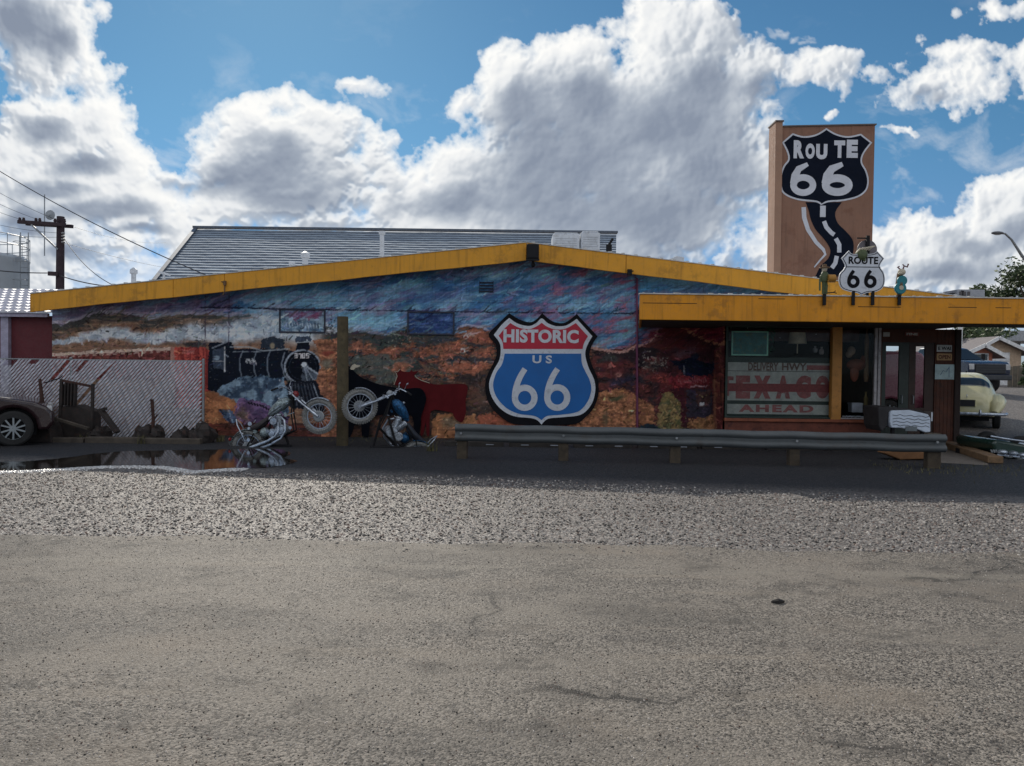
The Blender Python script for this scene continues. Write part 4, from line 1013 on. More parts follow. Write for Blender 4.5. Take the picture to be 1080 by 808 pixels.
# ------------------------------------------------------------------ signs
def pl(pts, s, ox, oy, Y):
    """crop coordinates -> (x,z) list at depth Y"""
    out = []
    for x_, y_ in pts:
        p = at(ox+x_/s, oy+y_/s, Y); out.append((p.x, p.z))
    return out
def smooth_poly(pts, corners=(), n=5):
    out = []; N = len(pts)
    for k in range(N):
        p0, p1, p2, p3 = pts[k-1], pts[k], pts[(k+1) % N], pts[(k+2) % N]
        if k in corners: p0 = p1
        if (k+1) % N in corners: p3 = p2
        for j in range(n):
            t_ = j/n
            out.append(tuple(.5*((2*p1[i])+(p2[i]-p0[i])*t_+(2*p0[i]-5*p1[i]+4*p2[i]-p3[i])*t_**2+(3*p1[i]-p0[i]-3*p2[i]+p3[i])*t_**3) for i in range(2)))
    return out
def sheet_poly(mb, poly, y0, y1): mb.prism(poly, y0, y1)
SW = mat('sign_white', rgb(188,192,200,1.25), rough=.5, var=.08, dirt=rgb(120,120,125), dirt_amt=.35)
SB = mat('sign_black', (.008,.008,.011), rough=.7, spec=.12)
SBL = mat('sign_blue', rgb(0,84,150,1.35), rough=.5, var=.10, vscale=2)
SRD = mat('sign_red', rgb(160,18,46,1.35), rough=.5, var=.10, vscale=2)
def six(mb, cx, z0, h, w_, lw, y0, y1, lean=.55):
    """numeral six: a closed ring with a leaning stem"""
    r = w_/2; rc = r-lw/2; zc = z0+r*1.02
    ring = [(cx+rc*math.cos(2*math.pi*k/28), zc+(rc*1.03)*math.sin(2*math.pi*k/28)) for k in range(28)]
    mb.ribbon(ring, lw, y0, y1, closed=True)
    pts = []
    for k in range(13):
        t_ = k/12; a = math.pi*(1.0)+0; 
        x_ = cx-rc + (rc*(lean+.55))*(t_**1.9); z_ = zc + (z0+h-lw*.25-zc)*(t_**.92)
        pts.append((x_, z_))
    mb.ribbon(pts, [lw*(1-.12*k/12) for k in range(13)], y0-.0015, y1)
YSG = YW-.06
sg = empty('route_shield_sign', (at(572,448,YSG).x, YSG, at(572,448,YSG).z), 'big red white and blue HISTORIC US 66 shield hung on the mural', 'sign', world=True)
S_, OX, OY = 4.253, 490, 310
blk = [(200,86),(245,114),(292,127),(322,114),(348,86),(378,112),(408,128),(452,128),(503,90),(535,124),(597,190),(572,228),(560,275),(574,325),(598,385),(600,450),(580,510),(540,556),(500,583),(430,587),(345,594),(250,587),(200,577),(140,532),(105,482),(92,420),(100,370),(128,312),(144,270),(139,225),(108,183),(150,135)]
wht = [(200,108),(240,134),(290,144),(322,130),(346,110),(374,132),(408,145),(455,142),(503,112),(530,142),(573,190),(550,232),(541,272),(556,330),(582,388),(585,442),(566,500),(520,542),(440,553),(375,560),(345,586),(312,560),(220,548),(160,514),(121,460),(110,402),(129,345),(157,292),(160,228),(131,184),(165,140)]
red = [(205,131),(245,152),(290,158),(322,146),(346,130),(372,148),(408,159),(452,156),(499,131),(525,160),(553,190),(535,222),(529,247),(174,247),(170,215),(153,188),(178,157)]
blu = [(180,268),(523,268),(526,310),(540,345),(560,385),(568,430),(550,485),(508,528),(430,542),(372,547),(345,566),(312,547),(245,538),(190,513),(145,465),(128,410),(142,355),(168,315)]
mb = MB(); mb.prism(smooth_poly(pl(blk,S_,OX,OY,YSG),(0,4,8,10,21,30-1)), YSG, YSG+.045); mb.build('backing_panel', SB, sg)
mb = MB(); mb.prism(smooth_poly(pl(wht,S_,OX,OY,YSG),(0,6,8,10,20,29)), YSG-.006, YSG-.001); mb.build('white_border', SW, sg)
mb = MB(); mb.prism(smooth_poly(pl(red,S_,OX,OY,YSG),(0,4,8,10,12,13,15)), YSG-.011, YSG-.007); mb.build('red_field', SRD, sg)
mb = MB(); mb.prism(smooth_poly(pl(blu,S_,OX,OY,YSG),(0,1,10)), YSG-.011, YSG-.007); mb.build('blue_field', SBL, sg)
mb = MB(); a_, b_ = at(OX+174/S_, OY+218/S_, YSG), at(OX+512/S_, OY+162/S_, YSG)
put_text(mb, 'HISTORIC', a_.x, b_.x, a_.z, b_.z, YSG-.0115, .045, 1.05, thick=.004); mb.build('lettering', SW, sg); mb = MB()
a_, b_ = at(OX+304/S_, OY+311/S_, YSG), at(OX+392/S_, OY+276/S_, YSG)
put_text(mb, 'U S', a_.x, b_.x, a_.z, b_.z, YSG-.0115, .03, thick=.004)
mb.build('lettering', SW, sg)
for x0_, x1__ in ((211,329),(356,476)):
    mb = MB(); a_, b_ = at(OX+x0_/S_, OY+524/S_, YSG), at(OX+x1__/S_, OY+330/S_, YSG)
    six(mb, (a_.x+b_.x)/2, a_.z, b_.z-a_.z, b_.x-a_.x, 28/S_/45.5, YSG-.017, YSG-.012, .45); mb.build('numeral', SW, sg)
# ---- tall sign tower
YT = 21.0
STUC = mat('tower_stucco', rgb(140,104,86,1.0), rough=.85, streak=.35, var=.12, vscale=1.5, dirt=rgb(110,70,55), dirt_amt=.4, bump=.4, bscale=50)
STU2 = mat('tower_stucco_sunlit', rgb(158,124,104,1.0), rough=.85, var=.10, vscale=1.5, bump=.4, bscale=50)  # same stucco made paler for sunlight on the tower's left side
tw = empty('sign_tower', (at(868,300,YT).x, YT, 2.6), 'tall brown stucco tower painted with a ROUTE 66 shield and winding road', 'sign tower', world=True)
def tz(px, py): return P2(px, py, YT)
p0, p1 = tz(825,134), tz(923,132)
b0, b1 = tz(823,296), tz(919,300)
mb = MB(); mb.prism([(b0[0], 2.6), (b1[0], 2.6), (p1[0], p1[1]), (p0[0], p0[1])], YT, YT+.55); mb.build('tower_wall', STUC, tw, bevel=.01)
mb = MB(); q0, q1 = tz(817.5,129), tz(825.5,129); 
mb.prism([(b0[0]-.19, 2.6), (b0[0]-.001, 2.6), (p0[0]-.001, q1[1]), (p0[0]-.19, q0[1])], YT-.05, YT+.5); mb.build('pilaster', STU2, tw, bevel=.01)
mb = MB(); qb = at(811,294,YT+.45); qt = at(813,134,YT+.45)
A = [(b0[0]-.191, YT+.1, 2.6), (b0[0]-.191, YT+.5, 2.6), (qb.x, YT+.45, 2.6)]; Bt = [(p0[0]-.191, YT+.1, q0[1]-.12), (p0[0]-.191, YT+.5, q0[1]-.12), (p0[0]-.195, YT+.45, q0[1]-.12)]
i_ = [mb.pt(p) for p in A+Bt]; mb.face((0,1,2)); mb.face((3,5,4)); mb.face((0,3,4,1)); mb.face((1,4,5,2)); mb.face((2,5,3,0)); mb.build('buttress', STU2, tw)
mb = MB(); mb.prism([(p0[0]-.21, q0[1]), (p0[0]+.02, q0[1]), (p0[0]+.02, q0[1]+.035), (p0[0]-.21, q0[1]+.035)], YT-.08, YT+.55)
mb.prism([(p0[0]+.021, p0[1]+.001), (p1[0]+.03, p1[1]+.001), (p1[0]+.03, p1[1]+.035), (p0[0]+.021, p0[1]+.035)], YT-.03, YT+.58); mb.build('cap_flashing', mat('flashing', (.12,.09,.08), rough=.6), tw)
TS, TX, TY = 3.849, 780, 110
NAVY = mat('painted_navy', rgb(16,23,38,1.0), rough=.8, spec=.12, var=.2, vscale=3)
PW = mat('painted_white', rgb(190,192,200,1.15), rough=.7, var=.12, vscale=3)
def shrink(pts, d):
    n_ = len(pts); area = sum(pts[k][0]*pts[(k+1) % n_][1]-pts[(k+1) % n_][0]*pts[k][1] for k in range(n_)); sg_ = 1 if area > 0 else -1
    out = []
    for k in range(n_):
        a = Vector(pts[k-1]); b_ = Vector(pts[k]); c = Vector(pts[(k+1) % n_]); 
        e1 = (b_-a).normalized(); e2 = (c-b_).normalized(); t_ = (e1+e2); 
        if t_.length < .3: t_ = e2
        t_.normalize(); nn = Vector((-t_.y, t_.x))*sg_; out.append((b_.x+nn.x*d, b_.y+nn.y*d))
    return out
shp = [(352,97),(392,120),(440,130),(492,120),(538,156),(505,200),(497,235),(515,270),(524,310),(515,350),(480,378),(420,393),(360,398),(330,410),(310,398),(240,390),(190,372),(167,345),(165,290),(178,250),(196,225),(192,195),(172,155),(215,118),(260,130),(310,122)]
sp = smooth_poly(pl(shp,TS,TX,TY,YT),(0,3,4,13,22,23))
mb = MB(); mb.prism(sp, YT-.010, YT-.001); mb.build('shield_border', PW, tw)
mb = MB(); mb.prism(shrink(sp, .045), YT-.014, YT-.0105); mb.build('shield_field', NAVY, tw)
rl_ = [(268,398),(280,430),(290,470),(310,510),(345,550),(368,590),(360,625),(330,655),(312,690),(302,712)]
rr_ = [(415,398),(392,430),(388,455),(400,485),(430,515),(458,550),(462,590),(450,640),(405,690),(385,716)]
road = smooth_poly(pl(rl_,TS,TX,TY,YT)+pl(rr_[::-1],TS,TX,TY,YT),(0,9,10,19))
mb = MB(); mb.prism(road, YT-.0095, YT-.001); mb.build('painted_road', NAVY, tw)
for dash in ([(338,412),(337,458)],[(342,475),(352,500),(372,522),(384,530)],[(390,545),(404,570),(404,602)],[(394,616),(388,645),(374,665)]):
    mb = MB(); mb.ribbon(pl(dash,TS,TX,TY,YT), .15 if dash[0][0] < 340 else .115, YT-.0135, YT-.010); mb.build('road_dash', PW, tw)
mb = MB(); mb.ribbon(pl([(260,418),(262,460),(278,510),(310,560),(340,590),(348,610),(325,635),(303,662)],TS,TX,TY,YT), [.12,.12,.11,.10,.09,.06,.045,.03], YT-.0095, YT-.001); mb.build('road_edge_line', PW, tw)
mb = MB()
def tl(txt, x0, x1, y0, y1, bold=.07):
    a_, b_ = at(TX+x0/TS, TY+y1/TS, YT), at(TX+x1/TS, TY+y0/TS, YT); put_text(mb, txt, a_.x, b_.x, a_.z, b_.z, YT-.0145, bold, 1.0, thick=.004)
tl('R', 218,262,147,220); tl('O', 266,305,160,222); tl('U', 309,356,162,224); tl('T', 382,428,148,218); tl('E', 433,480,145,218)
mb.build('lettering', PW, tw)
for x0_, x1__ in ((204,312),(332,460)):
    mb = MB(); a_, b_ = at(TX+x0_/TS, TY+372/TS, YT), at(TX+x1__/TS, TY+240/TS, YT)
    w_ = b_.x-a_.x; h_ = b_.z-a_.z; cx_ = (a_.x+b_.x)/2; lw = w_*.25
    ring = [(cx_+(w_/2-lw/2)*math.cos(2*math.pi*k/28), a_.z+h_*.33+(h_*.33-lw/2)*math.sin(2*math.pi*k/28)) for k in range(28)]
    mb.ribbon(ring, lw, YT-.018, YT-.0145, closed=True)
    mb.ribbon([(a_.x+lw*.5, a_.z+h_*.36), (a_.x+lw*.75, a_.z+h_*.62), (a_.x+lw*1.25, a_.z+h_*.82), (a_.x+w_*.66, a_.z+h_*.97)], [lw*1.1, lw*1.2, lw*1.0, lw*.6], YT-.0195, YT-.0145)
    mb.build('numeral', PW, tw)
# ---- small shield on two posts on the canopy's edge
YP = YC-.03
RS, RX, RY = 7.34, 850, 220
ss = empty('small_route_sign', (at(909,308,YP).x, YP, CZT), 'small white ROUTE 66 shield standing on the canopy edge before the tower', 'sign', world=True)
so_ = [(330,326),(352,350),(395,352),(440,340),(470,352),(520,348),(548,330),(603,388),(575,430),(572,455),(600,500),(608,560),(590,615),(540,645),(490,650),(462,655),(425,672),(395,655),(330,642),(275,620),(252,570),(258,510),(290,470),(300,440),(272,386)]
sp = smooth_poly(pl(so_,RS,RX,RY,YP),(0,6,7,16,24),4)
mb = MB(); mb.prism(sp, YP-.02, YP); mb.build('panel', SW, ss)
mb = MB(); inn = shrink(sp, .022); mb.ribbon(inn, .012, YP-.0235, YP-.0205, closed=True); a_, b_ = at(RX+310/RS, RY+455/RS, YP), at(RX+572/RS, RY+448/RS, YP)
mb.box((a_.x, YP-.0235, a_.z), (b_.x, YP-.0205, a_.z+.014)); mb.build('black_border', SB, ss)
mb = MB(); a_, b_ = at(RX+326/RS, RY+430/RS, YP), at(RX+556/RS, RY+374/RS, YP); put_text(mb, 'ROUTE', a_.x, b_.x, a_.z, b_.z, YP-.021, .035, 1.05, thick=.003); mb.build('lettering', SB, ss)
for x0_, x1__ in ((314,414),(445,545)):
    mb = MB(); a_, b_ = at(RX+x0_/RS, RY+616/RS, YP), at(RX+x1__/RS, RY+476/RS, YP)
    six(mb, (a_.x+b_.x)/2, a_.z, b_.z-a_.z, b_.x-a_.x, 28/RS/55, YP-.025, YP-.021, .5); mb.build('numeral', SB, ss)
for px in (899.5, 920): 
    mb = MB(); a_ = at(px, 322, YP); mb.box((a_.x-.03, YC-.055, a_.z), (a_.x+.03, YC-.022, CZT+.11)); mb.build('post', BLACKM, ss, bevel=.004)
# ---- figures bolted to the canopy's edge
def fig_base(name, px, label, cat, top=.06):
    a_ = at(px, 322, YP); r_ = empty(name, (a_.x, YC-.04, CZT), label, cat)
    mb = MB(); mb.box((-.03, -.02, a_.z-CZT), (.03, .015, top)); mb.build('post', BLACKM, r_, bevel=.004)
    return r_
RUST = mat('rusty_metal', rgb(110,85,60), rough=.8, var=.4, vscale=20); OLIVE = mat('olive_paint', rgb(70,80,50,1.2), rough=.6, var=.4, vscale=20)
BONE = mat('bone_paint', rgb(190,180,160), rough=.7, var=.2, vscale=20); TEAL = mat('teal_paint', rgb(20,110,120,1.2), rough=.5, var=.15, vscale=15); TAN = mat('barrel_tan', rgb(170,120,45), rough=.6, var=.2)
r_ = fig_base('scrap_metal_figure', 869, 'brown scrap figure with hat and tan barrel, left of the small shield', 'statue', .04)
mb = MB(); mb.tube([(-.02,0,.04),(-.015,0,.2),(0,0,.3)], [.03,.035,.06], 8); mb.tube([(.03,0,.04),(.03,0,.2),(0,0,.3)], [.03,.035,.05], 8); mb.tube([(0,0,.28),(-.01,0,.38),(0,0,.46)], [.07,.085,.05], 10); mb.tube([(-.06,0,.42),(-.10,-.02,.30),(-.10,-.03,.10)], .018, 6); mb.tube([(.05,0,.42),(.1,-.05,.36)], .02, 6); mb.build('body', OLIVE, r_, smooth=True)
mb = MB(); mb.ball((-.01,-.01,.51), (.05,.05,.055)); mb.build('head', BONE, r_, smooth=True)
mb = MB(); mb.lathe([(.10,.535),(.095,.55),(.045,.56),(.04,.60),(.0,.61)], (-.01,-.01,0)); mb.build('hat', RUST, r_, smooth=True)
mb = MB(); mb.cyl((.03,-.06,.33), (.17,-.05,.33), .075, n=14); mb.build('barrel', TAN, r_, smooth=True)
mb = MB(); mb.tube([(.05,-.03,.06),(.16,-.03,.07),(.22,-.03,.055)], .01, 6); mb.tube([(.16,-.03,.07),(.2,-.03,.10)], .008, 6); mb.build('lizard', BLACKM, r_)
r_ = fig_base('guitar_figure', 948, 'figure with antlered skull holding a round teal guitar, right of the small shield', 'statue', .05)
mb = MB(); mb.tube([(0,0,.03),(0,0,.2),(.0,0,.45)], [.04,.08,.05], 10); mb.build('body', RUST, r_, smooth=True)
mb = MB(); mb.M = Matrix.Translation((0,-.05,.22)) @ Matrix.Rotation(R(8), 4, 'Y'); mb.lathe([(0,-.02),(.10,-.02),(.112,-.01),(.112,.02),(0,.02)], (0,0,-.06), 'y'); mb.lathe([(0,-.018),(.085,-.018),(.095,-.01),(.095,.022),(0,.022)], (.01,0,.09), 'y'); mb.build('guitar', TEAL, r_, smooth=True)
mb = MB(); mb.lathe([(0,-.026),(.042,-.024),(.045,.0),(0,.0)], (0,-.055,.17), 'y'); mb.build('sound_hole', BONE, r_, smooth=True)
mb = MB(); mb.ball((.02,-.03,.47), (.075,.06,.065)); mb.ball((-.02,-.06,.44), (.035,.05,.03)); mb.build('head', BONE, r_, smooth=True)
mb = MB(); mb.tube([(.0,-.02,.52),(-.06,-.02,.57),(-.02,-.02,.58)], .014, 6); mb.tube([(.05,-.02,.53),(.07,-.02,.59),(.13,-.02,.57),(.15,-.02,.63)], .016, 6); mb.tube([(.07,-.02,.59),(.04,-.02,.62)], .012, 6); mb.build('antler', mat('antler_brown', rgb(110,70,75), rough=.7), r_)
a_ = at(912,270,YP); r_ = empty('perched_bird_figure', (a_.x, YP+.06, CZT), 'green and white bird figure on a black post above the small shield', 'statue')
hz = a_.z-CZT
mb = MB(); mb.box((.06,.0,-.005), (.12,.05,hz+.40)); mb.box((-.12,.01,hz+.34), (.07,.035,hz+.362)); mb.build('post', BLACKM, r_)
mb = MB(); mb.lathe([(0,0),(.19,.0),(.19,.02),(0,.02)], (.10,.06,hz+.14), 'y'); mb.build('round_plate', mat('plate_grey', rgb(110,105,110), rough=.6), r_)
mb = MB(); mb.ball((-.05,-.03,hz+.02), (.12,.09,.13)); mb.tube([(-.03,-.03,hz-.02),(-.01,-.04,hz-.1),(0,-.04,hz-.17)], [.07,.05,.015], 8); mb.build('body', OLIVE, r_, smooth=True)
mb = MB()
for k in range(5): mb.tube([(-.15+k*.055,-.06,hz+.06+k*.012),(-.10+k*.055,-.08,hz+.13+k*.01),(-.03+k*.055,-.07,hz+.14+k*.012)], [.012,.022,.01], 6)
mb.build('feathers', BONE, r_, smooth=True)
# ---- things inside the display windows
GRN = mat('banner_green', (.022,.045,.038), rough=.6); BW = mat('banner_white', rgb(176,180,174), rough=.6, dirt=rgb(120,130,130), dirt_amt=.4); BR = mat('banner_red', rgb(150,84,84,1.0), rough=.6, var=.4, vscale=9, dirt=rgb(150,140,135), dirt_amt=.5); BRN = mat('banner_brown', rgb(110,85,75), rough=.6, var=.3)
YB = YS+.16
GS, GXO, GYO = 7.023, 760, 335
def wp(x_, y_, Y=YB): p = at(GXO+x_/GS, GYO+y_/GS, Y); return p
def plank(px0, py0, px1, py1, Y0, m_, nm, par=None, th=.03):
    a_, b_ = wp(px0, py1, Y0), wp(px1, py0, Y0); mb = MB(); mb.box((a_.x, Y0, a_.z), (b_.x, Y0+th, b_.z)); return mb.build(nm, m_, par, bevel=.003)
bn_ = empty('oil_company_banner', (wp(430,620).x, YB, wp(430,620).z), 'white display board with big red TEXACO lettering in the window', 'sign', world=True)
plank(38,405,840,612,YB+.02,BW,'board',bn_)
mb = MB(); 
for ch, x0_, x1__ in (('T',40,98),('E',112,222),('X',245,375),('A',410,520),('C',555,672),('O',702,812)):
    if ch == 'T': continue
    a_, b_ = wp(x0_, 600), wp(x1__, 430); put_text(mb, ch, a_.x, b_.x, a_.z, b_.z, YB+.016, .085, thick=.004)
a_, b_ = wp(40, 580), wp(98, 435); mb.box((a_.x, YB+.012, b_.z-.09), (b_.x, YB+.016, b_.z)); mb.box((a_.x, YB+.012, a_.z), (a_.x+.07, YB+.016, b_.z-.09))
mb.build('lettering', BR, bn_)
a_, b_ = wp(42, 545), wp(812, 495); mb = MB(); mb.box((a_.x, YB+.004, a_.z), (b_.x, YB+.010, b_.z)); mb.build('red_band', mat('band_red', rgb(135,60,62), rough=.6, var=.35, vscale=18), bn_)
b2 = empty('window_sign', (wp(430,710).x, YB, wp(430,720).z), 'white board reading AHEAD below the red lettered board', 'sign', 'lettered boards in the display window', world=True)
plank(34,648,805,712,YB+.02,BW,'board',b2)
mb = MB(); a_, b_ = wp(135, 698), wp(690, 650); put_text(mb, 'AHEAD', a_.x, b_.x, a_.z, b_.z, YB+.016, .05, 1.25, thick=.006); mb.build('lettering', BR, b2)
b3 = empty('window_sign', (wp(430,400).x, YB, wp(430,400).z), 'narrow white board reading DELIVERY HWY above the red lettered board', 'sign', 'lettered boards in the display window', world=True)
plank(45,340,840,392,YB+.02,BW,'board',b3)
mb = MB(); a_, b_ = wp(205, 392), wp(430, 335); put_text(mb, 'DELIVERY', a_.x, b_.x, a_.z, b_.z, YB+.016, .03, thick=.006); a_, b_ = wp(455, 392), wp(650, 338); put_text(mb, 'HWY.', a_.x, b_.x, a_.z, b_.z, YB+.016, .03, thick=.006); mb.build('lettering', BRN, b3)
a_, b_ = wp(640, 388), wp(830, 355); mb = MB(); mb.box((a_.x, YB+.012, a_.z), (b_.x, YB+.018, b_.z)); mb.build('red_band', BR, b3)
for k, (y0_, y1_) in enumerate(((300,336),(614,646),(714,735))):
    o = plank(40,y0_,838,y1_,YB+.03,GRN,'shelf_board',None,.2); tag(o, ['dark green shelf board above the lettered boards', 'dark green shelf board between the lettered boards', 'dark green shelf board under the lettered boards'][k], 'shelf', 'shelves in the display window')
pc = empty('framed_picture', (wp(215,282).x, YB, wp(215,282).z), 'teal framed picture hanging in the top left of the window', 'picture', world=True)
a_, b_ = wp(80, 280), wp(355, 102)
mb = MB(); mb.box((a_.x, YB, a_.z), (b_.x, YB+.02, a_.z+.03)); mb.box((a_.x, YB, b_.z-.03), (b_.x, YB+.02, b_.z)); mb.box((a_.x, YB, a_.z+.03), (a_.x+.03, YB+.02, b_.z-.03)); mb.box((b_.x-.03, YB, a_.z+.03), (b_.x, YB+.02, b_.z-.03)); mb.build('frame', mat('mint_frame', rgb(150,220,195), rough=.5), pc)
mb = MB(); mb.box((a_.x+.03, YB+.008, a_.z+.03), (b_.x-.03, YB+.015, b_.z-.03)); mb.build('print', mat('teal_print', rgb(44,120,116,1.0), rough=.5, var=.5, vscale=5, dirt=rgb(120,130,70), dirt_amt=.7), pc)
mb = MB(); c_ = wp(570, 150, YS+.5); mb.lathe([(.20,-.13),(.165,.12)], (c_.x, c_.y, c_.z), n=20); mb.ball((c_.x, c_.y, c_.z), .03, 8, 6); mb.tube([(c_.x, c_.y, c_.z-.35), (c_.x, c_.y, c_.z+.1)], .012, 6)
tag(mb.build('lamp_shade_display', mat('shade_cream', rgb(200,190,165), rough=.8), smooth=True), 'cream lamp shade standing in the dark upper part of the display window', 'lamp')
BULBM = mat('bulb_white', (.8,.8,.75), rough=.3)
lights = []
for k, (x_, y_) in enumerate(((77,76),(200,78),(325,67),(597,45),(720,40),(235,22),(707,124),(812,122),(560,30),(440,150))):
    p = wp(x_, y_, YS+.12); mb = MB(); mb.ball((p.x, p.y, p.z), .011, 8, 6); o = mb.build('string_light_bulb', BULB if False else BULBM); lights.append(o)
    tag(o, 'tiny white bulb of the string lights at the top of the display window', 'light bulb', 'string light bulbs in the display window')
# clutter in the window's dark part and in the narrow window
CL = [('glass_jar', 700, 235, .05, .14, rgb(150,150,150), 'grey jar in the dark upper right of the large window', 'jar'), ('small_figurine', 748, 245, .05, .17, rgb(190,180,175), 'pale figurine by the orange post in the large window', 'figurine'),
      ('green_plant_pot', 372, 120, .10, .42, rgb(25,75,45), 'green hanging plant beside the teal picture', 'plant')]
for nm, x_, y_, r0, h_, c_, lb, ct in CL:
    p = wp(x_, y_, YS+.35); mb = MB()
    if nm == 'green_plant_pot':
        rr = random.Random(8)
        for k in range(60):
            q = Vector((p.x+rr.gauss(0,.05), p.y+rr.gauss(0,.04), p.z+rr.gauss(0,.16))); a = rr.random()*6.3
            d1 = Vector((math.cos(a), 0, math.sin(a)))*.04; d2 = Vector((-math.sin(a), .3, math.cos(a)))*.02
            mb.face([mb.pt(q-d1), mb.pt(q+d2), mb.pt(q+d1), mb.pt(q-d2)])
    else: mb.lathe([(r0*.7,0),(r0,.03),(r0,h_*.6),(r0*.4,h_*.75),(r0*.5,h_),(0,h_)], (p.x, p.y, p.z-h_/2), n=12)
    tag(mb.build(nm, mat('m_'+nm, c_, rough=.6, var=.3), smooth=nm != 'green_plant_pot'), lb, ct)
def np_(px, py, Y): return at(px, py, Y)
nw = [('wooden_totem', 914, 372, .05, 1.3, rgb(150,120,90), 'tall pale carved stick standing in the narrow window', 'totem'), ('leather_saddle', 903, 385, .22, .34, rgb(120,62,42), 'reddish brown saddle hung in the narrow window', 'saddle'),
      ('white_box', 902, 430, .12, .2, rgb(165,170,180), 'small white box on the floor of the narrow window', 'box'), ('cloth_bundle', 898, 370, .09, .2, rgb(150,130,110), 'tan cloth bundle in the narrow window', 'bundle'), ('yellow_bottle', 913, 425, .05, .5, rgb(130,115,70), 'tall yellowish bottle standing right in the narrow window', 'bottle')]
for nm, px, py, r0, h_, c_, lb, ct in nw:
    p = at(px, py, YS+.45); mb = MB()
    if nm == 'white_box': mb.box((p.x-r0, p.y-.1, p.z-h_/2), (p.x+r0, p.y+.1, p.z+h_/2)); mb.box((p.x-r0-.01, p.y-.11, p.z+h_/2-.03), (p.x+r0+.01, p.y+.11, p.z+h_/2+.01))
    elif nm == 'leather_saddle': mb.ball((p.x, p.y, p.z), (r0, .12, h_*.4)); mb.ball((p.x-.06, p.y-.05, p.z-.18), (.1, .05, .2)); mb.ball((p.x+.15, p.y, p.z+.1), (.05,.08,.12))
    elif nm == 'cloth_bundle': mb.ball((p.x, p.y, p.z), (r0, .08, h_*.5)); mb.ball((p.x-.05, p.y, p.z-.08), (r0*.8, .08, h_*.4))
    else: mb.lathe([(r0*.8,0),(r0,h_*.1),(r0*.8,h_*.5),(r0*.9,h_*.7),(r0*.4,h_*.85),(r0*.5,h_),(0,h_)], (p.x, p.y, p.z-h_/2), n=10)
    tag(mb.build(nm, mat('m_'+nm, c_, rough=.6, var=.3), smooth=nm != 'white_box'), lb, ct)
mb = MB()
rr = random.Random(9); pa, pb = at(889,440,YS+.13), at(921,438,YS+.13)
for k in range(26): x_ = pa.x+(pb.x-pa.x)*k/25; mb.ball((x_, pa.y, SILL+.045+rr.uniform(0,.015)), (.016,.012,.016), 6, 5)
tag(mb.build('lace_garland', SW), 'white lace garland along the foot of the narrow window', 'garland')
# ------------------------------------------------------------------ guardrail, pole, fence, yard clutter
GALV = mat('galvanised_steel', rgb(92,96,98,.9), rough=.65, metal=.1, var=.18, vscale=1.5, dirt=rgb(80,70,62), dirt_amt=.4)
WOOD = mat('weathered_wood', rgb(74,64,52), rough=.9, var=.4, vscale=6, dirt=(.02,.018,.015), dirt_amt=.5, bump=.5)
POLEW = mat('pole_wood', rgb(86,76,56), rough=.9, var=.35, vscale=5, dirt=(.02,.02,.015), dirt_amt=.5, bump=.6)
gl, gr = at(480,485,14.0), at(996,493,13.4)
gA, gB = Vector((gl.x, 14.0, 0)), Vector((gr.x, 13.4, 0))
gd = (gB-gA).normalized(); gn = Vector((-gd.y, gd.x, 0)); 
if gn.y > 0: gn = -gn
ztop = at(480,447,14.0).z
g = empty('guardrail', (gA.x, gA.y, 0), 'long galvanised highway guardrail on wooden posts in front of the mural', 'guardrail', world=True)
prof = [(0,.155),(.03,.15),(.075,.115),(.085,.085),(.075,.055),(.02,.018),(.02,-.018),(.075,-.055),(.085,-.085),(.075,-.115),(.03,-.15),(0,-.155)]
def rail(A, B, zA, zB, name='rail_beam'):
    mb = MB(); rings = []
    n = 24; L = (B-A).length
    for k in range(n+1):
        t_ = k/n; c = A+(B-A)*t_; zc = zA+(zB-zA)*t_ - .155 + .006*math.sin(t_*21)
        rings.append(([mb.pt((c.x+gn.x*(p[0]+.01*math.sin(t_*9)), c.y+gn.y*(p[0]+.01*math.sin(t_*9)), zc+p[1])) for p in prof], [mb.pt((c.x+gn.x*(p[0]-.004), c.y+gn.y*(p[0]-.004), zc+p[1]*.98)) for p in prof]))
    for (a0, a1), (b0, b1) in zip(rings, rings[1:]):
        for j in range(len(prof)-1): mb.face((a0[j], a0[j+1], b0[j+1], b0[j])); mb.face((a1[j], b1[j], b1[j+1], a1[j+1]))
    return mb.build(name, GALV, g, smooth=True)
mid = gA+(gB-gA)*.52
zR = at(996,458.5,13.4).z
rail(gA, mid+gd*.05, ztop, ztop+(zR-ztop)*.52); rail(mid-gd*.05-gn*-.004+gn*.006, gB, ztop+(zR-ztop)*.51, zR)
for k, px in enumerate((487,598,718,843,986)):
    t_ = (px-480)/516; c = gA+(gB-gA)*t_-gn*(-.0)
    mb = MB(); w_ = .09 if k < 4 else .11
    h_ = (ztop+(zR-ztop)*t_)+(-.02 if k < 4 else .015)
    M = Matrix.Translation((c.x, c.y, 0)) @ Matrix.Rotation(math.atan2(gd.y, gd.x)+R((k*37 % 7)-3)*.6, 4, 'Z')
    mb.M = M; mb.box((-w_, .005, -.1), (w_, .19, h_)); o = mb.build('post', WOOD, g, bevel=.012)
    mb = MB(); mb.M = M; mb.lathe([(.022,-.03),(.02,.0)], (0, -.075, h_-.14), 'y', 8); mb.build('bolt', GREYM, g)
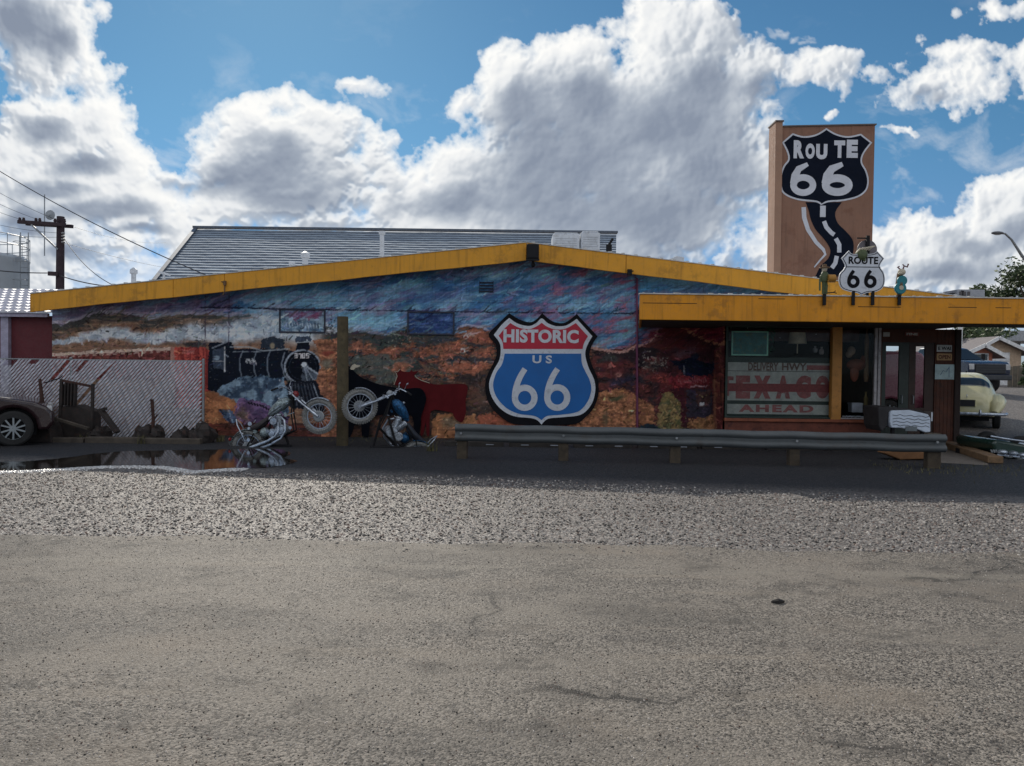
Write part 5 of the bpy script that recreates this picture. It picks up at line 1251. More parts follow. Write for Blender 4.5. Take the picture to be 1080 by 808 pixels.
# timber sleepers with pale dashes on their fronts, by the wall
for k in range(7):
    px = 500+k*68; Yk = 16.2
    a_ = at(px-31, 478, Yk); b_ = at(px+31, 478, Yk)
    mb = MB(); mb.box((a_.x, Yk, -.03), (b_.x, Yk+.22, .10+.01*math.sin(k*2.1))); o = mb.build('timber_sleeper', mat('dark_timber', (.03,.025,.022), rough=.9, var=.4, vscale=6, bump=.5), None, bevel=.015)
    tag(o, 'low dark timber sleeper lying before the mural behind the guardrail', 'sleeper', 'timber sleepers along the wall')
    mb = MB()
    for j in range(2):
        x_ = a_.x+(b_.x-a_.x)*(.2+.5*j); mb = MB(); mb.box((x_, Yk-.004, .035), (x_+.16, Yk-.001, .052)); mb.build('pale_dash', mat('mark_pale', rgb(150,155,165), rough=.7), o)
mb = MB()
# wooden pole
pb_ = at(361,470,16.1); pt_ = at(361.5,334,16.1)
mb = MB(); mb.tube([(pb_.x,16.1,-.1),(pb_.x+.0,16.1,1.2),(pt_.x,16.1,pt_.z)], [.125,.12,.115], 14); pl_ = tag(mb.build('wooden_pole', POLEW, smooth=True), 'thick cut-off wooden pole between the two motorcycles', 'pole')
# weeds at base of wall
GRASS = mat('dry_weeds', rgb(96,92,60), rough=.9, var=.4)
mb = MB(); rr = random.Random(21)
for k in range(900):
    if rr.random() < .55: x_ = rr.uniform(-11, 2.5); y_ = rr.uniform(16.6, 17.9)
    else: x_ = rr.uniform(6.4, 10.5); y_ = rr.gauss(13.3, .5)
    h_ = rr.uniform(.02,.09); a = rr.random()*6.3; d = Vector((math.cos(a), math.sin(a), 0))*.006
    p = Vector((x_, y_, .0)); mb.face([mb.pt(p-d), mb.pt(p+d), mb.pt(p+Vector((rr.gauss(0,.02), rr.gauss(0,.02), h_)))])
tag(mb.build('weeds', GRASS), kind='stuff')
mb = MB(); p = at(820,638,1353/(638-391.5)); mb.tube([(p.x-.045,p.y,.012),(p.x,p.y-.01,.02),(p.x+.05,p.y+.01,.012)], [.006,.02,.008], 6)
tag(mb.build('dead_leaf', mat('leaf_dark', (.02,.017,.015), rough=.8)), 'small dark leaf lying on the asphalt in the right foreground', 'leaf')
# ---- chain-link fence woven with pale slats
YFN = 17.0
FX0, FX1 = -15.5, at(214,420,YFN).x
fz0, fz1 = .03, at(107,379.8,YFN).z
fe = empty('chain_link_fence', (FX0, YFN, 0), 'chain link fence woven with diagonal pale slats, some missing, at the left', 'fence', world=True)
SLAT = mat('slat_plastic', rgb(174,174,182,1.2), rough=.55, var=.16, vscale=2.5, dirt=rgb(110,90,95), dirt_amt=.4)
mb = MB(); rr = random.Random(31)
def clipseg(x0, z0, x1, z1):
    # clip a diagonal to the fence panel
    t0, t1 = 0.0, 1.0
    for p, q in ((-(x1-x0), x0-FX0), (x1-x0, FX1-.04-x0), (-(z1-z0), z0-fz0), (z1-z0, fz1-z0)):
        if abs(p) < 1e-9:
            if q < 0: return None
            continue
        r_ = q/p
        if p < 0: t0 = max(t0, r_)
        else: t1 = min(t1, r_)
    return None if t0 >= t1 else (x0+(x1-x0)*t0, z0+(z1-z0)*t0, x0+(x1-x0)*t1, z0+(z1-z0)*t1)
H_F = fz1-fz0; slope = 1.15; k = 0; x_ = FX0-H_F/slope
def gapz(k_, xx):
    for gp, wd, za, zb in GAPS:
        if abs(xx-gp) < wd: return (za, zb)
    return None
GAPS = [(at(72,381,YFN).x, .055, fz1-.45, 9), (at(93,382,YFN).x, .05, fz1-.26, 9), (at(14,381,YFN).x, .10, fz1-.14, 9), (at(36,380,YFN).x, .08, fz1-.10, 9), (at(40,384,YFN).x-.9, .05, 1.0, 1.25)]
while x_ < FX1:
    # slat centre line from (x_, fz0) up to the right; top x = x_+H/slope
    s_ = clipseg(x_, fz0, x_+H_F/slope, fz1)
    if s_:
        xa_, za_, xb_, zb_ = s_; xtop = x_+H_F/slope
        gp = gapz(k, xtop); 
        if gp: zb2 = gp[0]; tt = max(0, (zb2-za_)/(zb_-za_+1e-9)); xb_, zb_ = xa_+(xb_-xa_)*tt, zb2
        if rr.random() < .012: za_ += .3
        if zb_-za_ > .05:
            n_ = max(1, int((zb_-za_)/.062)); w_ = .0255
            for j in range(n_):   # woven: passes alternately before and behind the wire
                ta, tb = j/n_, (j+1)/n_
                pa = (xa_+(xb_-xa_)*ta, za_+(zb_-za_)*ta); pb = (xa_+(xb_-xa_)*tb, za_+(zb_-za_)*tb)
                ya = YFN+(.006 if (j+k) % 2 else -.006); yb = YFN+(.006 if (j+1+k) % 2 else -.006)
                i_ = [mb.pt((pa[0]-w_, ya, pa[1])), mb.pt((pa[0]+w_, ya, pa[1])), mb.pt((pb[0]+w_, yb, pb[1])), mb.pt((pb[0]-w_, yb, pb[1]))]; mb.face(i_)
    x_ += .078+rr.uniform(-.004,.004); k += 1
mb.build('slat_weave', SLAT, fe)
mb = MB(); x_ = FX0-H_F/slope
while x_ < FX1+H_F:
    for sgn in (1, -1):
        s_ = clipseg(x_, fz0, x_+sgn*H_F/slope, fz1)
        if s_: mb.tube([(s_[0], YFN-.012*sgn, s_[1]), (s_[2], YFN-.012*sgn, s_[3])], .0022, 3, cap=False)
    x_ += .156
x_ = FX0
mb2 = MB()
while x_ < FX1: mb.tube([(x_, YFN, fz1-.01), (x_+.02, YFN, fz1+.035), (x_+.04, YFN, fz1-.01)], .002, 3, cap=False); x_ += .066
mb.build('wire_mesh', mat('fence_wire', (.20,.20,.21), rough=.5, metal=.5), fe)
mb = MB(); mb.tube([(FX0, YFN+.03, fz1), (FX1, YFN+.03, fz1)], .017, 8); mb.build('top_rail', GREYM, fe, smooth=True)
xx = FX1
while xx > FX0: mb = MB(); mb.tube([(xx, YFN+.02, -.1), (xx, YFN+.02, fz1+.03)], .03 if xx == FX1 else .022, 10); mb.ball((xx, YFN+.02, fz1+.03), .034, 8, 6); mb.build('post', GREYM, fe, smooth=True); xx -= 2.9
for zz in (.25,.6,.95,1.3,fz1-.05): mb = MB(); mb.lathe([(.036,-.015),(.036,.015)], (FX1, YFN+.02, zz), 'z', 10); mb.build('clamp', GREYM, fe)
# ---- scrap along the fence
SCR = mat('scrap_dark', rgb(48,42,40), rough=.8, var=.5, vscale=6, dirt=rgb(80,50,38), dirt_amt=.5); SC2 = mat('scrap_rust', rgb(66,42,36), rough=.85, var=.4, vscale=8); WD2 = mat('old_timber', rgb(78,70,62), rough=.9, var=.4, vscale=5, bump=.4)
YK = 16.4
def q_(px, py, Y=YK): p = at(px, py, Y); return p
r_ = empty('broken_wooden_cart', (q_(80,455).x, YK, 0), 'dark broken cart with an open twisted frame, leaning on the slat fence', 'cart', world=True)
mb = MB(); a_, b_ = q_(60,453), q_(98,432); mb.prism([(q_(60,455).x, 0), (q_(97,455).x, 0), (q_(98,434).x, q_(98,434).z), (q_(80,426).x, q_(80,427).z), (q_(62,428).x, q_(62,429).z)], YK, YK+.35); mb.build('box_body', SCR, r_, bevel=.01)
mb = MB(); mb.beam(q_(63,452), q_(65,400), .06, .05); mb.build('upright', SCR, r_); mb = MB(); mb.beam(q_(97,452), q_(98,405), .06, .05); mb.build('upright', SCR, r_)
mb = MB(); mb.beam(q_(64,401), q_(99,408), .05, .05); mb.build('top_bar', SC2, r_)
for k in range(5):
    mb = MB(); x_ = 66+k*3.3; mb.beam(q_(x_,428), q_(x_+.8,403+rr.uniform(0,3)), .11, .02); mb.build('plank', SCR, r_)
mb = MB(); mb.tube([q_(47,404), q_(56,401), q_(63,399)], .012, 6); mb.tube([q_(63,399), q_(66,396)], .01, 5); mb.build('bar', BLACKM, r_)
mb = MB(); c_ = q_(44,440,YK-.1); mb.tube([(c_.x-.02,YK-.1,0),(c_.x,YK-.1,.3),(c_.x+.02,YK-.1,.75),(c_.x-.04,YK-.1,1.3)], [.05,.04,.045,.03], 7)
tag(mb.build('dead_sapling', SC2, smooth=True), 'thin dead reddish trunk in front of the fence near the car', 'trunk')
mb = MB(); c_ = q_(51,445,YK-.2); mb.prism([(c_.x+.22*math.cos(math.pi*k/10)*1.1, .0+.48*math.sin(math.pi*k/10)) for k in range(11)], YK-.5, YK-.05)
tag(mb.build('round_topped_box', SCR, bevel=.02), 'dark round-topped box beside the maroon car by the fence', 'box')
mb = MB(); mb.beam(q_(57,441,YK-.3), q_(93,452,YK-.3), .09, .05); tag(mb.build('fallen_board', WD2), 'pale board slanting down in front of the broken cart', 'board')
mb = MB(); mb.beam(q_(106,432,YK-.1), q_(124,456,YK-.2), .14, .06); mb.beam(q_(104,433,YK-.1), q_(112,431,YK-.1), .10, .06); tag(mb.build('leaning_beam', SCR), 'short dark bent beam leaning right of the broken cart', 'beam')
for k, (a, b_, zz) in enumerate(((38,90,.10),(92,150,.12),(152,213,.11))):
    mb = MB(); p0, p1 = q_(a,458,YK-.35), q_(b_,459,YK-.35); mb.box((p0.x, YK-.45, -.02), (p1.x, YK-.25, zz)); tag(mb.build('edging_log', WD2, bevel=.02), ['dark edging log nearest the maroon car', 'middle edging log under the fence', 'edging log nearest the fence corner'][k], 'log', 'edging logs along the fence foot')
for k, (px, w_, h_, lb) in enumerate(((153,.34,.33,'low dark rubble heap with an upright stick by the fence'),(182,.12,.10,'small rubble lump between the heap and the fence corner'),(205,.42,.36,'dark rubble heap at the fence corner post'),(107,.28,.28,'dark rubble heap under the bent beam'))):
    c_ = q_(px,455,YK-.05); mb = MB(); rs = random.Random(k+50)
    for j in range(7): mb.ball((c_.x+rs.uniform(-w_,w_)*.7, YK-.05+rs.uniform(-.1,.1), h_*.25+rs.uniform(0,.1)), (w_*rs.uniform(.25,.5), .16, h_*rs.uniform(.35,.65)), 8, 6, .28, j+k*9)
    tag(mb.build('rubble_heap', SCR), lb, 'heap')
mb = MB(); c_ = q_(163,440); mb.tube([(c_.x,YK-.1,.1),(c_.x+.02,YK-.1,.5),(c_.x-.01,YK-.1,.9)], [.05,.035,.04], 6); mb.tube([(c_.x+.02,YK-.1,.45),(c_.x+.11,YK-.1,.58)], .02, 5); tag(mb.build('upright_stick', SC2), 'short dark stick standing in the rubble heap', 'stick')
# ---- cow cut-outs against the wall
YCW = YW-.12
CS, CXo, CYo = 6.353, 360, 360
def cow(name, pts, m_, label, corners=()):
    mb = MB(); mb.prism(smooth_poly(pl(pts,CS,CXo,CYo,YCW if m_ is CBLK else YCW+.05),corners,3), (YCW if m_ is CBLK else YCW+.05), (YCW if m_ is CBLK else YCW+.05)+.02)
    return tag(mb.build(name, m_), label, 'cow cutout', 'cow cutouts standing against the mural')
CBLK = mat('cow_black', (.005,.006,.010), rough=.9, spec=.05); CRED = mat('cow_red', rgb(84,24,28,1.15), rough=.8, var=.15, spec=.1)
redc = [(350,290),(362,262),(372,235),(365,212),(350,200),(375,205),(392,186),(405,200),(455,205),(470,190),(478,203),(515,200),(492,225),(490,240),(530,262),(590,280),(640,290),(780,285),(838,292),(846,330),(832,400),(835,470),(812,540),(775,530),(752,500),(745,480),(690,468),(600,470),(590,620),(572,628),(565,540),(550,620),(530,625),(536,520),(520,440),(450,400),(420,330),(400,300)]
rc = cow('cow_cutout', redc, CRED, 'dark red flat cow cutout, behind the black one')
mb = MB(); mb.ribbon([p for p in pl([(350,292),(362,262),(372,235),(365,212),(350,200),(375,205),(392,186)],CS,CXo,CYo,YCW)], .012, YCW+.044, YCW+.049); mb.ribbon(pl([(492,228),(500,242),(535,262),(590,280)],CS,CXo,CYo,YCW), .012, YCW+.044, YCW+.049); mb.build('pale_edge', BONE, rc)
blkc = [(-20,150),(40,160),(70,185),(100,215),(140,245),(200,270),(260,290),(330,305),(420,318),(510,312),(548,330),(568,380),(556,440),(536,500),(528,560),(520,630),(480,640),(488,560),(470,500),(430,480),(400,470),(330,500),(280,490),(200,520),(180,640),(140,640),(130,540),(90,560),(60,640),(20,640),(10,540),(-20,400)]
bc_ = cow('cow_cutout', blkc, CBLK, 'black flat cow cutout beside the wooden pole')
mb = MB(); mb.prism(pl([(58,182),(72,160),(92,150),(98,158),(128,160),(120,172),(96,178),(82,192),(66,190)],CS,CXo,CYo,YCW), YCW-.006, YCW-.001); mb.build('white_face', BONE, bc_)
for k_, (px, label) in enumerate(((372,'first'),(382,'second'))):
    pass
# ---- motorcycles made of scrap, rearing nose to nose
CHR = mat('worn_chrome', rgb(176,184,196,1.1), rough=.32, metal=.75, var=.5, vscale=12)
TYRE = mat('dusty_tyre', rgb(128,128,126), rough=.75, var=.5, vscale=30, dirt=(.04,.04,.04), dirt_amt=.8)
def motorcycle(name, label, tank_c, acc_c, detail):
    r_ = empty(name, (0,0,0), label, 'motorcycle', 'motorcycles mounted rearing up before the mural')
    TK = mat('tank_'+name+detail, tank_c, rough=.35, metal=.3, var=.5, vscale=14); AC = mat('acc_'+name+detail, acc_c, rough=.5, var=.3, vscale=12)
    WB = 1.62; RW_ = .30
    def wheel(x_, nm):
        w_ = MB(); n_ = 36
        w_.tube([(x_+RW_*math.cos(2*math.pi*k/n_), 0, RW_+RW_*math.sin(2*math.pi*k/n_)) for k in range(n_)], .048, 8, closed=True)
        for k in range(48):   # tread lugs
            a = 2*math.pi*k/48; c_, s_ = math.cos(a), math.sin(a)
            for yy in (-.022, .022): w_.beam((x_+(RW_+.03)*c_, yy, RW_+(RW_+.03)*s_), (x_+(RW_+.062)*c_, yy, RW_+(RW_+.062)*s_), .022, .026)
        wo = w_.build(nm, TYRE, r_, smooth=True)
        w_ = MB(); w_.tube([(x_+(RW_-.05)*math.cos(2*math.pi*k/n_), 0, RW_+(RW_-.05)*math.sin(2*math.pi*k/n_)) for k in range(n_)], .014, 6, closed=True); w_.cyl((x_,-.07,RW_), (x_,.07,RW_), .035, n=12); w_.build('rim', CHR, wo, smooth=True)
        w_ = MB()
        for k in range(18):
            a = 2*math.pi*k/18; w_.tube([(x_+.03*math.cos(a), .02*(-1)**k, RW_+.03*math.sin(a)), (x_+(RW_-.05)*math.cos(a+.15), 0, RW_+(RW_-.05)*math.sin(a+.15))], .0035, 4, cap=False)
        w_.build('spokes', CHR, wo)
        w_ = MB(); w_.lathe([(.10,-.055),(.115,-.05),(.10,-.045)], (x_,0,RW_), 'y', 16); w_.build('brake_disc', GREYM, wo)
    wheel(0, 'rear_wheel'); wheel(WB, 'front_wheel')
    def part(nm, fn, m_, par=None, sm_=True, bev=0.0):
        f_ = MB(); fn(f_); return f_.build(nm, m_, par or r_, bevel=bev, smooth=sm_)
    SCRAP = mat('assembled_scrap'+detail, tank_c, rough=.35, metal=.55, var=.85, vscale=26, dirt=(.015,.016,.02), dirt_amt=.9, bump=.8, bscale=70)
    DKM = mat('oily_metal', (.03,.032,.036), rough=.4, metal=.5, var=.6, vscale=20)
    # long fork
    def fork(f_):
        for yy in (-.085,.085): f_.tube([(WB, yy, RW_), (WB-.20, yy, .66), (WB-.36, yy, 1.0)], [.024,.020,.018], 8); f_.tube([(WB, yy, RW_), (WB-.12, yy, .52)], .034, 8)
        f_.box((WB-.37,-.11,.93), (WB-.29,.11,.96)); f_.box((WB-.30,-.11,.78), (WB-.22,.11,.81))
    part('fork', fork, CHR)
    ho = part('handlebar', lambda f_: (f_.tube([(WB-.34,0,.98),(WB-.36,-.12,1.10),(WB-.50,-.34,1.12)], .012, 7), f_.tube([(WB-.34,0,.98),(WB-.36,.12,1.10),(WB-.50,.34,1.12)], .012, 7)), CHR)
    for sg_ in (-1,1): part('grip', lambda f_: f_.tube([(WB-.46,sg_*.29,1.12),(WB-.55,sg_*.42,1.11)], .019, 7), BLACKM, ho); part('mirror', lambda f_: (f_.tube([(WB-.42,sg_*.2,1.12),(WB-.36,sg_*.27,1.22)], .005, 5), f_.ball((WB-.36,sg_*.28,1.24), (.012,.045,.03), 8, 6)), CHR, ho)
    part('headlight', lambda f_: f_.lathe([(0,.08),(.045,.07),(.07,.02),(.066,-.0)], (WB-.30,0,.90), 'x', 16), mat('lamp_acc'+detail, rgb(120,36,40) if detail == 'a' else rgb(150,155,160), rough=.3))
    # frame: backbone, down tubes, cradle, swing arm, seat rails
    def frame(f_):
        for yy in (-.07,.07):
            f_.tube([(WB-.34,yy*.3,.90),(WB-.50,yy,.55),(WB-.58,yy,.24),(.45,yy,.20),(.36,yy,.50)], .016, 7); f_.tube([(0,yy,RW_),(.45,yy,.24)], .016, 6); f_.tube([(0,yy,RW_+.02),(.30,yy,.56),(.62,yy,.64)], .013, 6)
        f_.tube([(WB-.35,0,.90),(.95,0,.76),(.62,0,.64),(.36,0,.50)], .022, 8)
    part('frame', frame, BLACKM)
    to = part('fuel_tank', lambda f_: f_.tube([(.66,0,.735),(.74,0,.76),(.88,0,.80),(1.02,0,.83),(1.14,0,.845),(1.20,0,.845)], [.03,.075,.105,.12,.085,.02], 12), SCRAP)
    part('filler_cap', lambda f_: f_.cyl((.98,0,.945), (.99,0,.975), .028, n=10), CHR, to)
    part('tank_trim', lambda f_: (f_.tube([(.72,-.08,.76),(.95,-.115,.80),(1.16,-.07,.83)], .007, 6), f_.tube([(.74,-.07,.72),(.95,-.105,.75),(1.15,-.06,.79)], .005, 6)), CHR, to)
    part('seat', lambda f_: (f_.tube([(.08,0,.66),(.20,0,.62),(.38,0,.61),(.54,0,.64),(.64,0,.70)], [.03,.06,.075,.07,.03], 10)), mat('cracked_seat'+detail, acc_c, rough=.6, var=.4, vscale=20))
    part('sissy_bar', lambda f_: (f_.tube([(.02,-.09,.42),(.0,-.09,.80),(-.02,0,.92),(.0,.09,.80),(.02,.09,.42)], .011, 6)), CHR)
    ENG = mat('engine_metal', rgb(170,178,188,1.1), rough=.35, metal=.55, var=.7, vscale=22, dirt=(.02,.02,.02), dirt_amt=.8)
    eo = part('crankcase', lambda f_: (f_.cyl((.80,-.12,.34), (.80,.12,.34), .12, n=16), f_.cyl((.62,-.11,.36), (.62,.11,.36), .09, n=14), f_.box((.60,-.10,.24), (.84,.10,.34))), ENG, bev=.008)
    part('engine_cover', lambda f_: (f_.lathe([(0,-.15),(.07,-.148),(.085,-.13),(.085,-.121)], (.80,0,.34), 'y', 16), f_.lathe([(0,-.14),(.05,-.138),(.06,-.111)], (.62,0,.36), 'y', 14)), CHR, eo)
    for tx in (-.30, .34):
        M_ = Matrix.Translation((.76,0,.40)) @ Matrix.Rotation(tx, 4, 'Y')
        def fins(f_):
            f_.M = M_; f_.cyl((0,0,0), (0,0,.26), .055, n=12)
            for k in range(7): z_ = .04+k*.030; f_.lathe([(.056,z_),(.085,z_+.003),(.085,z_+.012),(.056,z_+.015)], (0,0,0), 'z', 14)
            f_.ball((0,0,.27), (.07,.07,.04), 10, 6)
        part('cylinder', fins, ENG, eo, False)
    part('air_cleaner', lambda f_: f_.lathe([(0,-.19),(.065,-.185),(.075,-.17),(.075,-.13),(0,-.13)], (.76,0,.56), 'y', 16), CHR)
    for k, zz in enumerate((.16,.245)):   # straight drag pipes along the flank
        part('exhaust', lambda f_: f_.tube([(.90-.16*k,-.07,.60),(.97-.14*k,-.14,.50),(.92-.14*k,-.165,.30+.04*k),(.78-.1*k,-.17,zz+.03),(.50,-.17,zz),(.0,-.175,zz+.02),(-.46,-.175,zz+.05)], [.018,.019,.02,.022,.028,.034,.036], 9), CHR)
    for s_ in (0, .07): part('chain', lambda f_: f_.tube([(.02+k*.055,-.092,.312+k*.003-s_+.003*(-1)**k) for k in range(11)], .010, 5), DKM)
    for (x_, a0, a1, nm) in ((0, 35, 150, 'rear'), (WB, 35, 120, 'front')):
        f_ = MB(); pts = [(x_+(RW_+.085)*math.cos(R(a)), RW_+(RW_+.085)*math.sin(R(a))) for a in range(a0, a1+1, 9)]
        for (xa_, za_), (xb_, zb_) in zip(pts, pts[1:]):
            i_ = [f_.pt((xa_,-.06,za_-.02)), f_.pt((xa_,0,za_)), f_.pt((xa_,.06,za_-.02)), f_.pt((xb_,-.06,zb_-.02)), f_.pt((xb_,0,zb_)), f_.pt((xb_,.06,zb_-.02))]
            f_.face((i_[0],i_[1],i_[4],i_[3])); f_.face((i_[1],i_[2],i_[5],i_[4]))
        fo = f_.build('fender', SCRAP if x_ == 0 else CHR, r_, smooth=True); so2 = fo.modifiers.new('solid', 'SOLIDIFY'); so2.thickness = .006
    part('rear_carrier', lambda f_: [f_.tube([(x_,-.07,.60),(x_,.07,.60)], .007, 5) for x_ in (-.1,-.02)] and f_.tube([(-.14,-.07,.60),(.1,-.07,.60)], .008, 5), BLACKM)
    part('tail_light', lambda f_: f_.lathe([(0,-.04),(.035,-.035),(.04,.0)], (-.28,0,.60), 'x', 12), mat('tail_red', (.25,.02,.02), rough=.3))
    part('oil_tank', lambda f_: f_.ball((.46,-.06,.44), (.11,.07,.10), 12, 8), SCRAP)
    part('number_plate', lambda f_: f_.box((-.31,-.09,.46), (-.30,.09,.56)), GALV, None, False)
    for x_, zz in ((.55,.18),(.98,.22)): part('foot_peg', lambda f_: f_.tube([(x_,-.08,zz),(x_,-.27,zz+.01)], .014, 6), BLACKM)
    part('cable', lambda f_: (f_.tube([(WB-.42,-.15,1.12),(WB-.28,-.16,.98),(WB-.34,-.1,.80),(.95,-.08,.66)], .005, 5), f_.tube([(WB-.42,.15,1.12),(WB-.2,.1,.95),(WB-.12,.05,.6)], .005, 5)), BLACKM)
    rs = random.Random(5 if detail == 'a' else 6)
    for k in range(14):   # nuts, gears and offcuts welded on
        x_, z_ = rs.uniform(.05,1.1), rs.uniform(.30,.72)
        if k % 2: part('welded_gear', lambda f_: f_.lathe([(.012,-.012),(rs.uniform(.025,.045),-.012),(.03,.012),(.012,.012)], (x_,-.13,z_), 'y', 9), CHR if k % 3 else SCRAP, None, False)
        else: part('welded_rod', lambda f_: f_.tube([(x_,-.12,z_),(x_+rs.uniform(-.1,.2),-.13,z_+rs.uniform(-.02,.06))], rs.uniform(.006,.012), 6), CHR)
    return r_
YM = 15.6
def pose(r_, fx, fy, ang, flip, Y=YM):
    """put the front axle at the given photograph point, nose raised by ang"""
    p = at(fx, fy, Y); WB = 1.62; s_ = -1 if flip else 1
    Mt = Matrix.Rotation(-ang*1.0, 4, 'Y'); 
    if flip: Mt = Matrix.Rotation(math.pi+R(24), 4, 'Z') @ Mt
    else: Mt = Matrix.Rotation(R(-6), 4, 'Z') @ Mt
    ax = Mt @ Vector((WB, 0, .30)); r_.matrix_basis = Matrix.Translation(Vector((p.x, Y, p.z))-ax) @ Mt
m1 = motorcycle('scrap_motorcycle', 'silver and dark green motorcycle rearing to the right, left of the pole', rgb(128,140,142,1.3), rgb(44,38,40,1.2), 'a')
pose(m1, 337, 439, R(24), False)
m2 = motorcycle('scrap_motorcycle', 'blue motorcycle rearing to the left, right of the wooden pole', rgb(36,84,124,1.3), rgb(30,36,48,1.1), 'b')
pose(m2, 379.5, 428.5, R(42), True)
# low mounting frames hold the two motorcycles up
for r_, px in ((m1, 290), (m2, 405)):
    p = at(px, 470, YM); mb = MB(); inv = r_.matrix_basis.inverted()
    for dx in (-.25,.25): mb.tube([inv @ Vector((p.x+dx,YM+.12,-.02)), inv @ Vector((p.x+dx*.3,YM+.08,.62))], .025, 8)
    mb.tube([inv @ Vector((p.x-.3,YM+.12,.01)), inv @ Vector((p.x+.3,YM+.12,.01))], .03, 8); o = mb.build('support_stand', BLACKM, r_, smooth=True)

for k, (px, py) in enumerate(((120,462),(192,464),(232,466),(455,476),(150,468),(88,466))):
    Yk = 1353/(py-388-(px-540)*.0122); p = at(px, py, Yk); rs = random.Random(k+900); mb = MB()
    for j in range(46):
        a = rs.random()*6.3; h_ = rs.uniform(.05,.20)*(1 if k % 3 else 1.4); b0 = Vector((p.x+rs.gauss(0,.05), Yk+rs.gauss(0,.05), 0)); d = Vector((math.cos(a), math.sin(a), 0)); tip = b0+d*rs.uniform(.02,.12)+Vector((0,0,h_)); sd_ = Vector((-d.y, d.x, 0))*.006; md = b0+(tip-b0)*.55+Vector((0,0,.02))
        i_ = [mb.pt(b0-sd_), mb.pt(b0+sd_), mb.pt(md+sd_*.8), mb.pt(md-sd_*.8), mb.pt(tip)]; mb.face((i_[0],i_[1],i_[2],i_[3])); mb.face((i_[3],i_[2],i_[4]))
    o = mb.build('weed_tuft', GRASS); tag(o, 'small dry weed tuft growing in the dirt around the shop', 'weed', 'weed tufts in the yard')
# ------------------------------------------------------------------ vehicles
def paint(name, c, rough=.3): return mat(name, c, rough=rough, var=.05, coat=.6, dirt=tuple(x*.6+.05 for x in c), dirt_amt=.15, vscale=2)
CGL = mat('car_glass', (.015,.018,.02), rough=.05, var=.1, spec=.8)
RUB = mat('tyre_rubber', (.02,.02,.02), rough=.85)
def car_wheel(parent, x, y, r, w_, style, side, rimc):
    """wheel with axle along y (local car frame: x forward)"""
    mb = MB(); s_ = side
    mb.lathe([(r*.62,-w_/2),(r*.9,-w_/2),(r,-w_/2+.03),(r,w_/2-.03),(r*.9,w_/2),(r*.62,w_/2)], (x,y,r), 'y', 28, cap=False); wo = mb.build('wheel', RUB, parent, smooth=True)
    mb = MB(); mb.lathe([(r*.64,-w_/2+.01),(r*.60,-w_/2+.03),(r*.60,w_/2-.03),(r*.64,w_/2-.01)], (x,y,r), 'y', 28, cap=False)
    yo = y+s_*(w_/2-.035)
    if style == 'spoke':
        for k in range(10):
            a = 2*math.pi*(k//2)/5+(.22 if k % 2 else -.22)*.8; a2 = 2*math.pi*(k//2)/5+(.30 if k % 2 else -.30)
            mb.beam((x+.04*math.cos(a), yo, r+.04*math.sin(a)), (x+r*.62*math.cos(a2), yo, r+r*.62*math.sin(a2)), .03, .035, up=(0,1,0))
        mb.lathe([(.0,-.02),(.06,-.02),(.06,.02),(0,.02)], (x,yo,r), 'y', 14)
    else: mb.lathe([(0,s_*.03),(r*.25,s_*.03),(r*.5,s_*.005),(r*.6,s_*.01)], (x,yo,r), 'y', 20)
    mb.build('rim', rimc, wo, smooth=style != 'spoke')
    mb = MB(); mb.lathe([(0,-.02),(r*.58,-.02),(r*.58,.02),(0,.02)], (x,y-s_*.02,r), 'y', 20); mb.build('brake', BLACKM, wo)
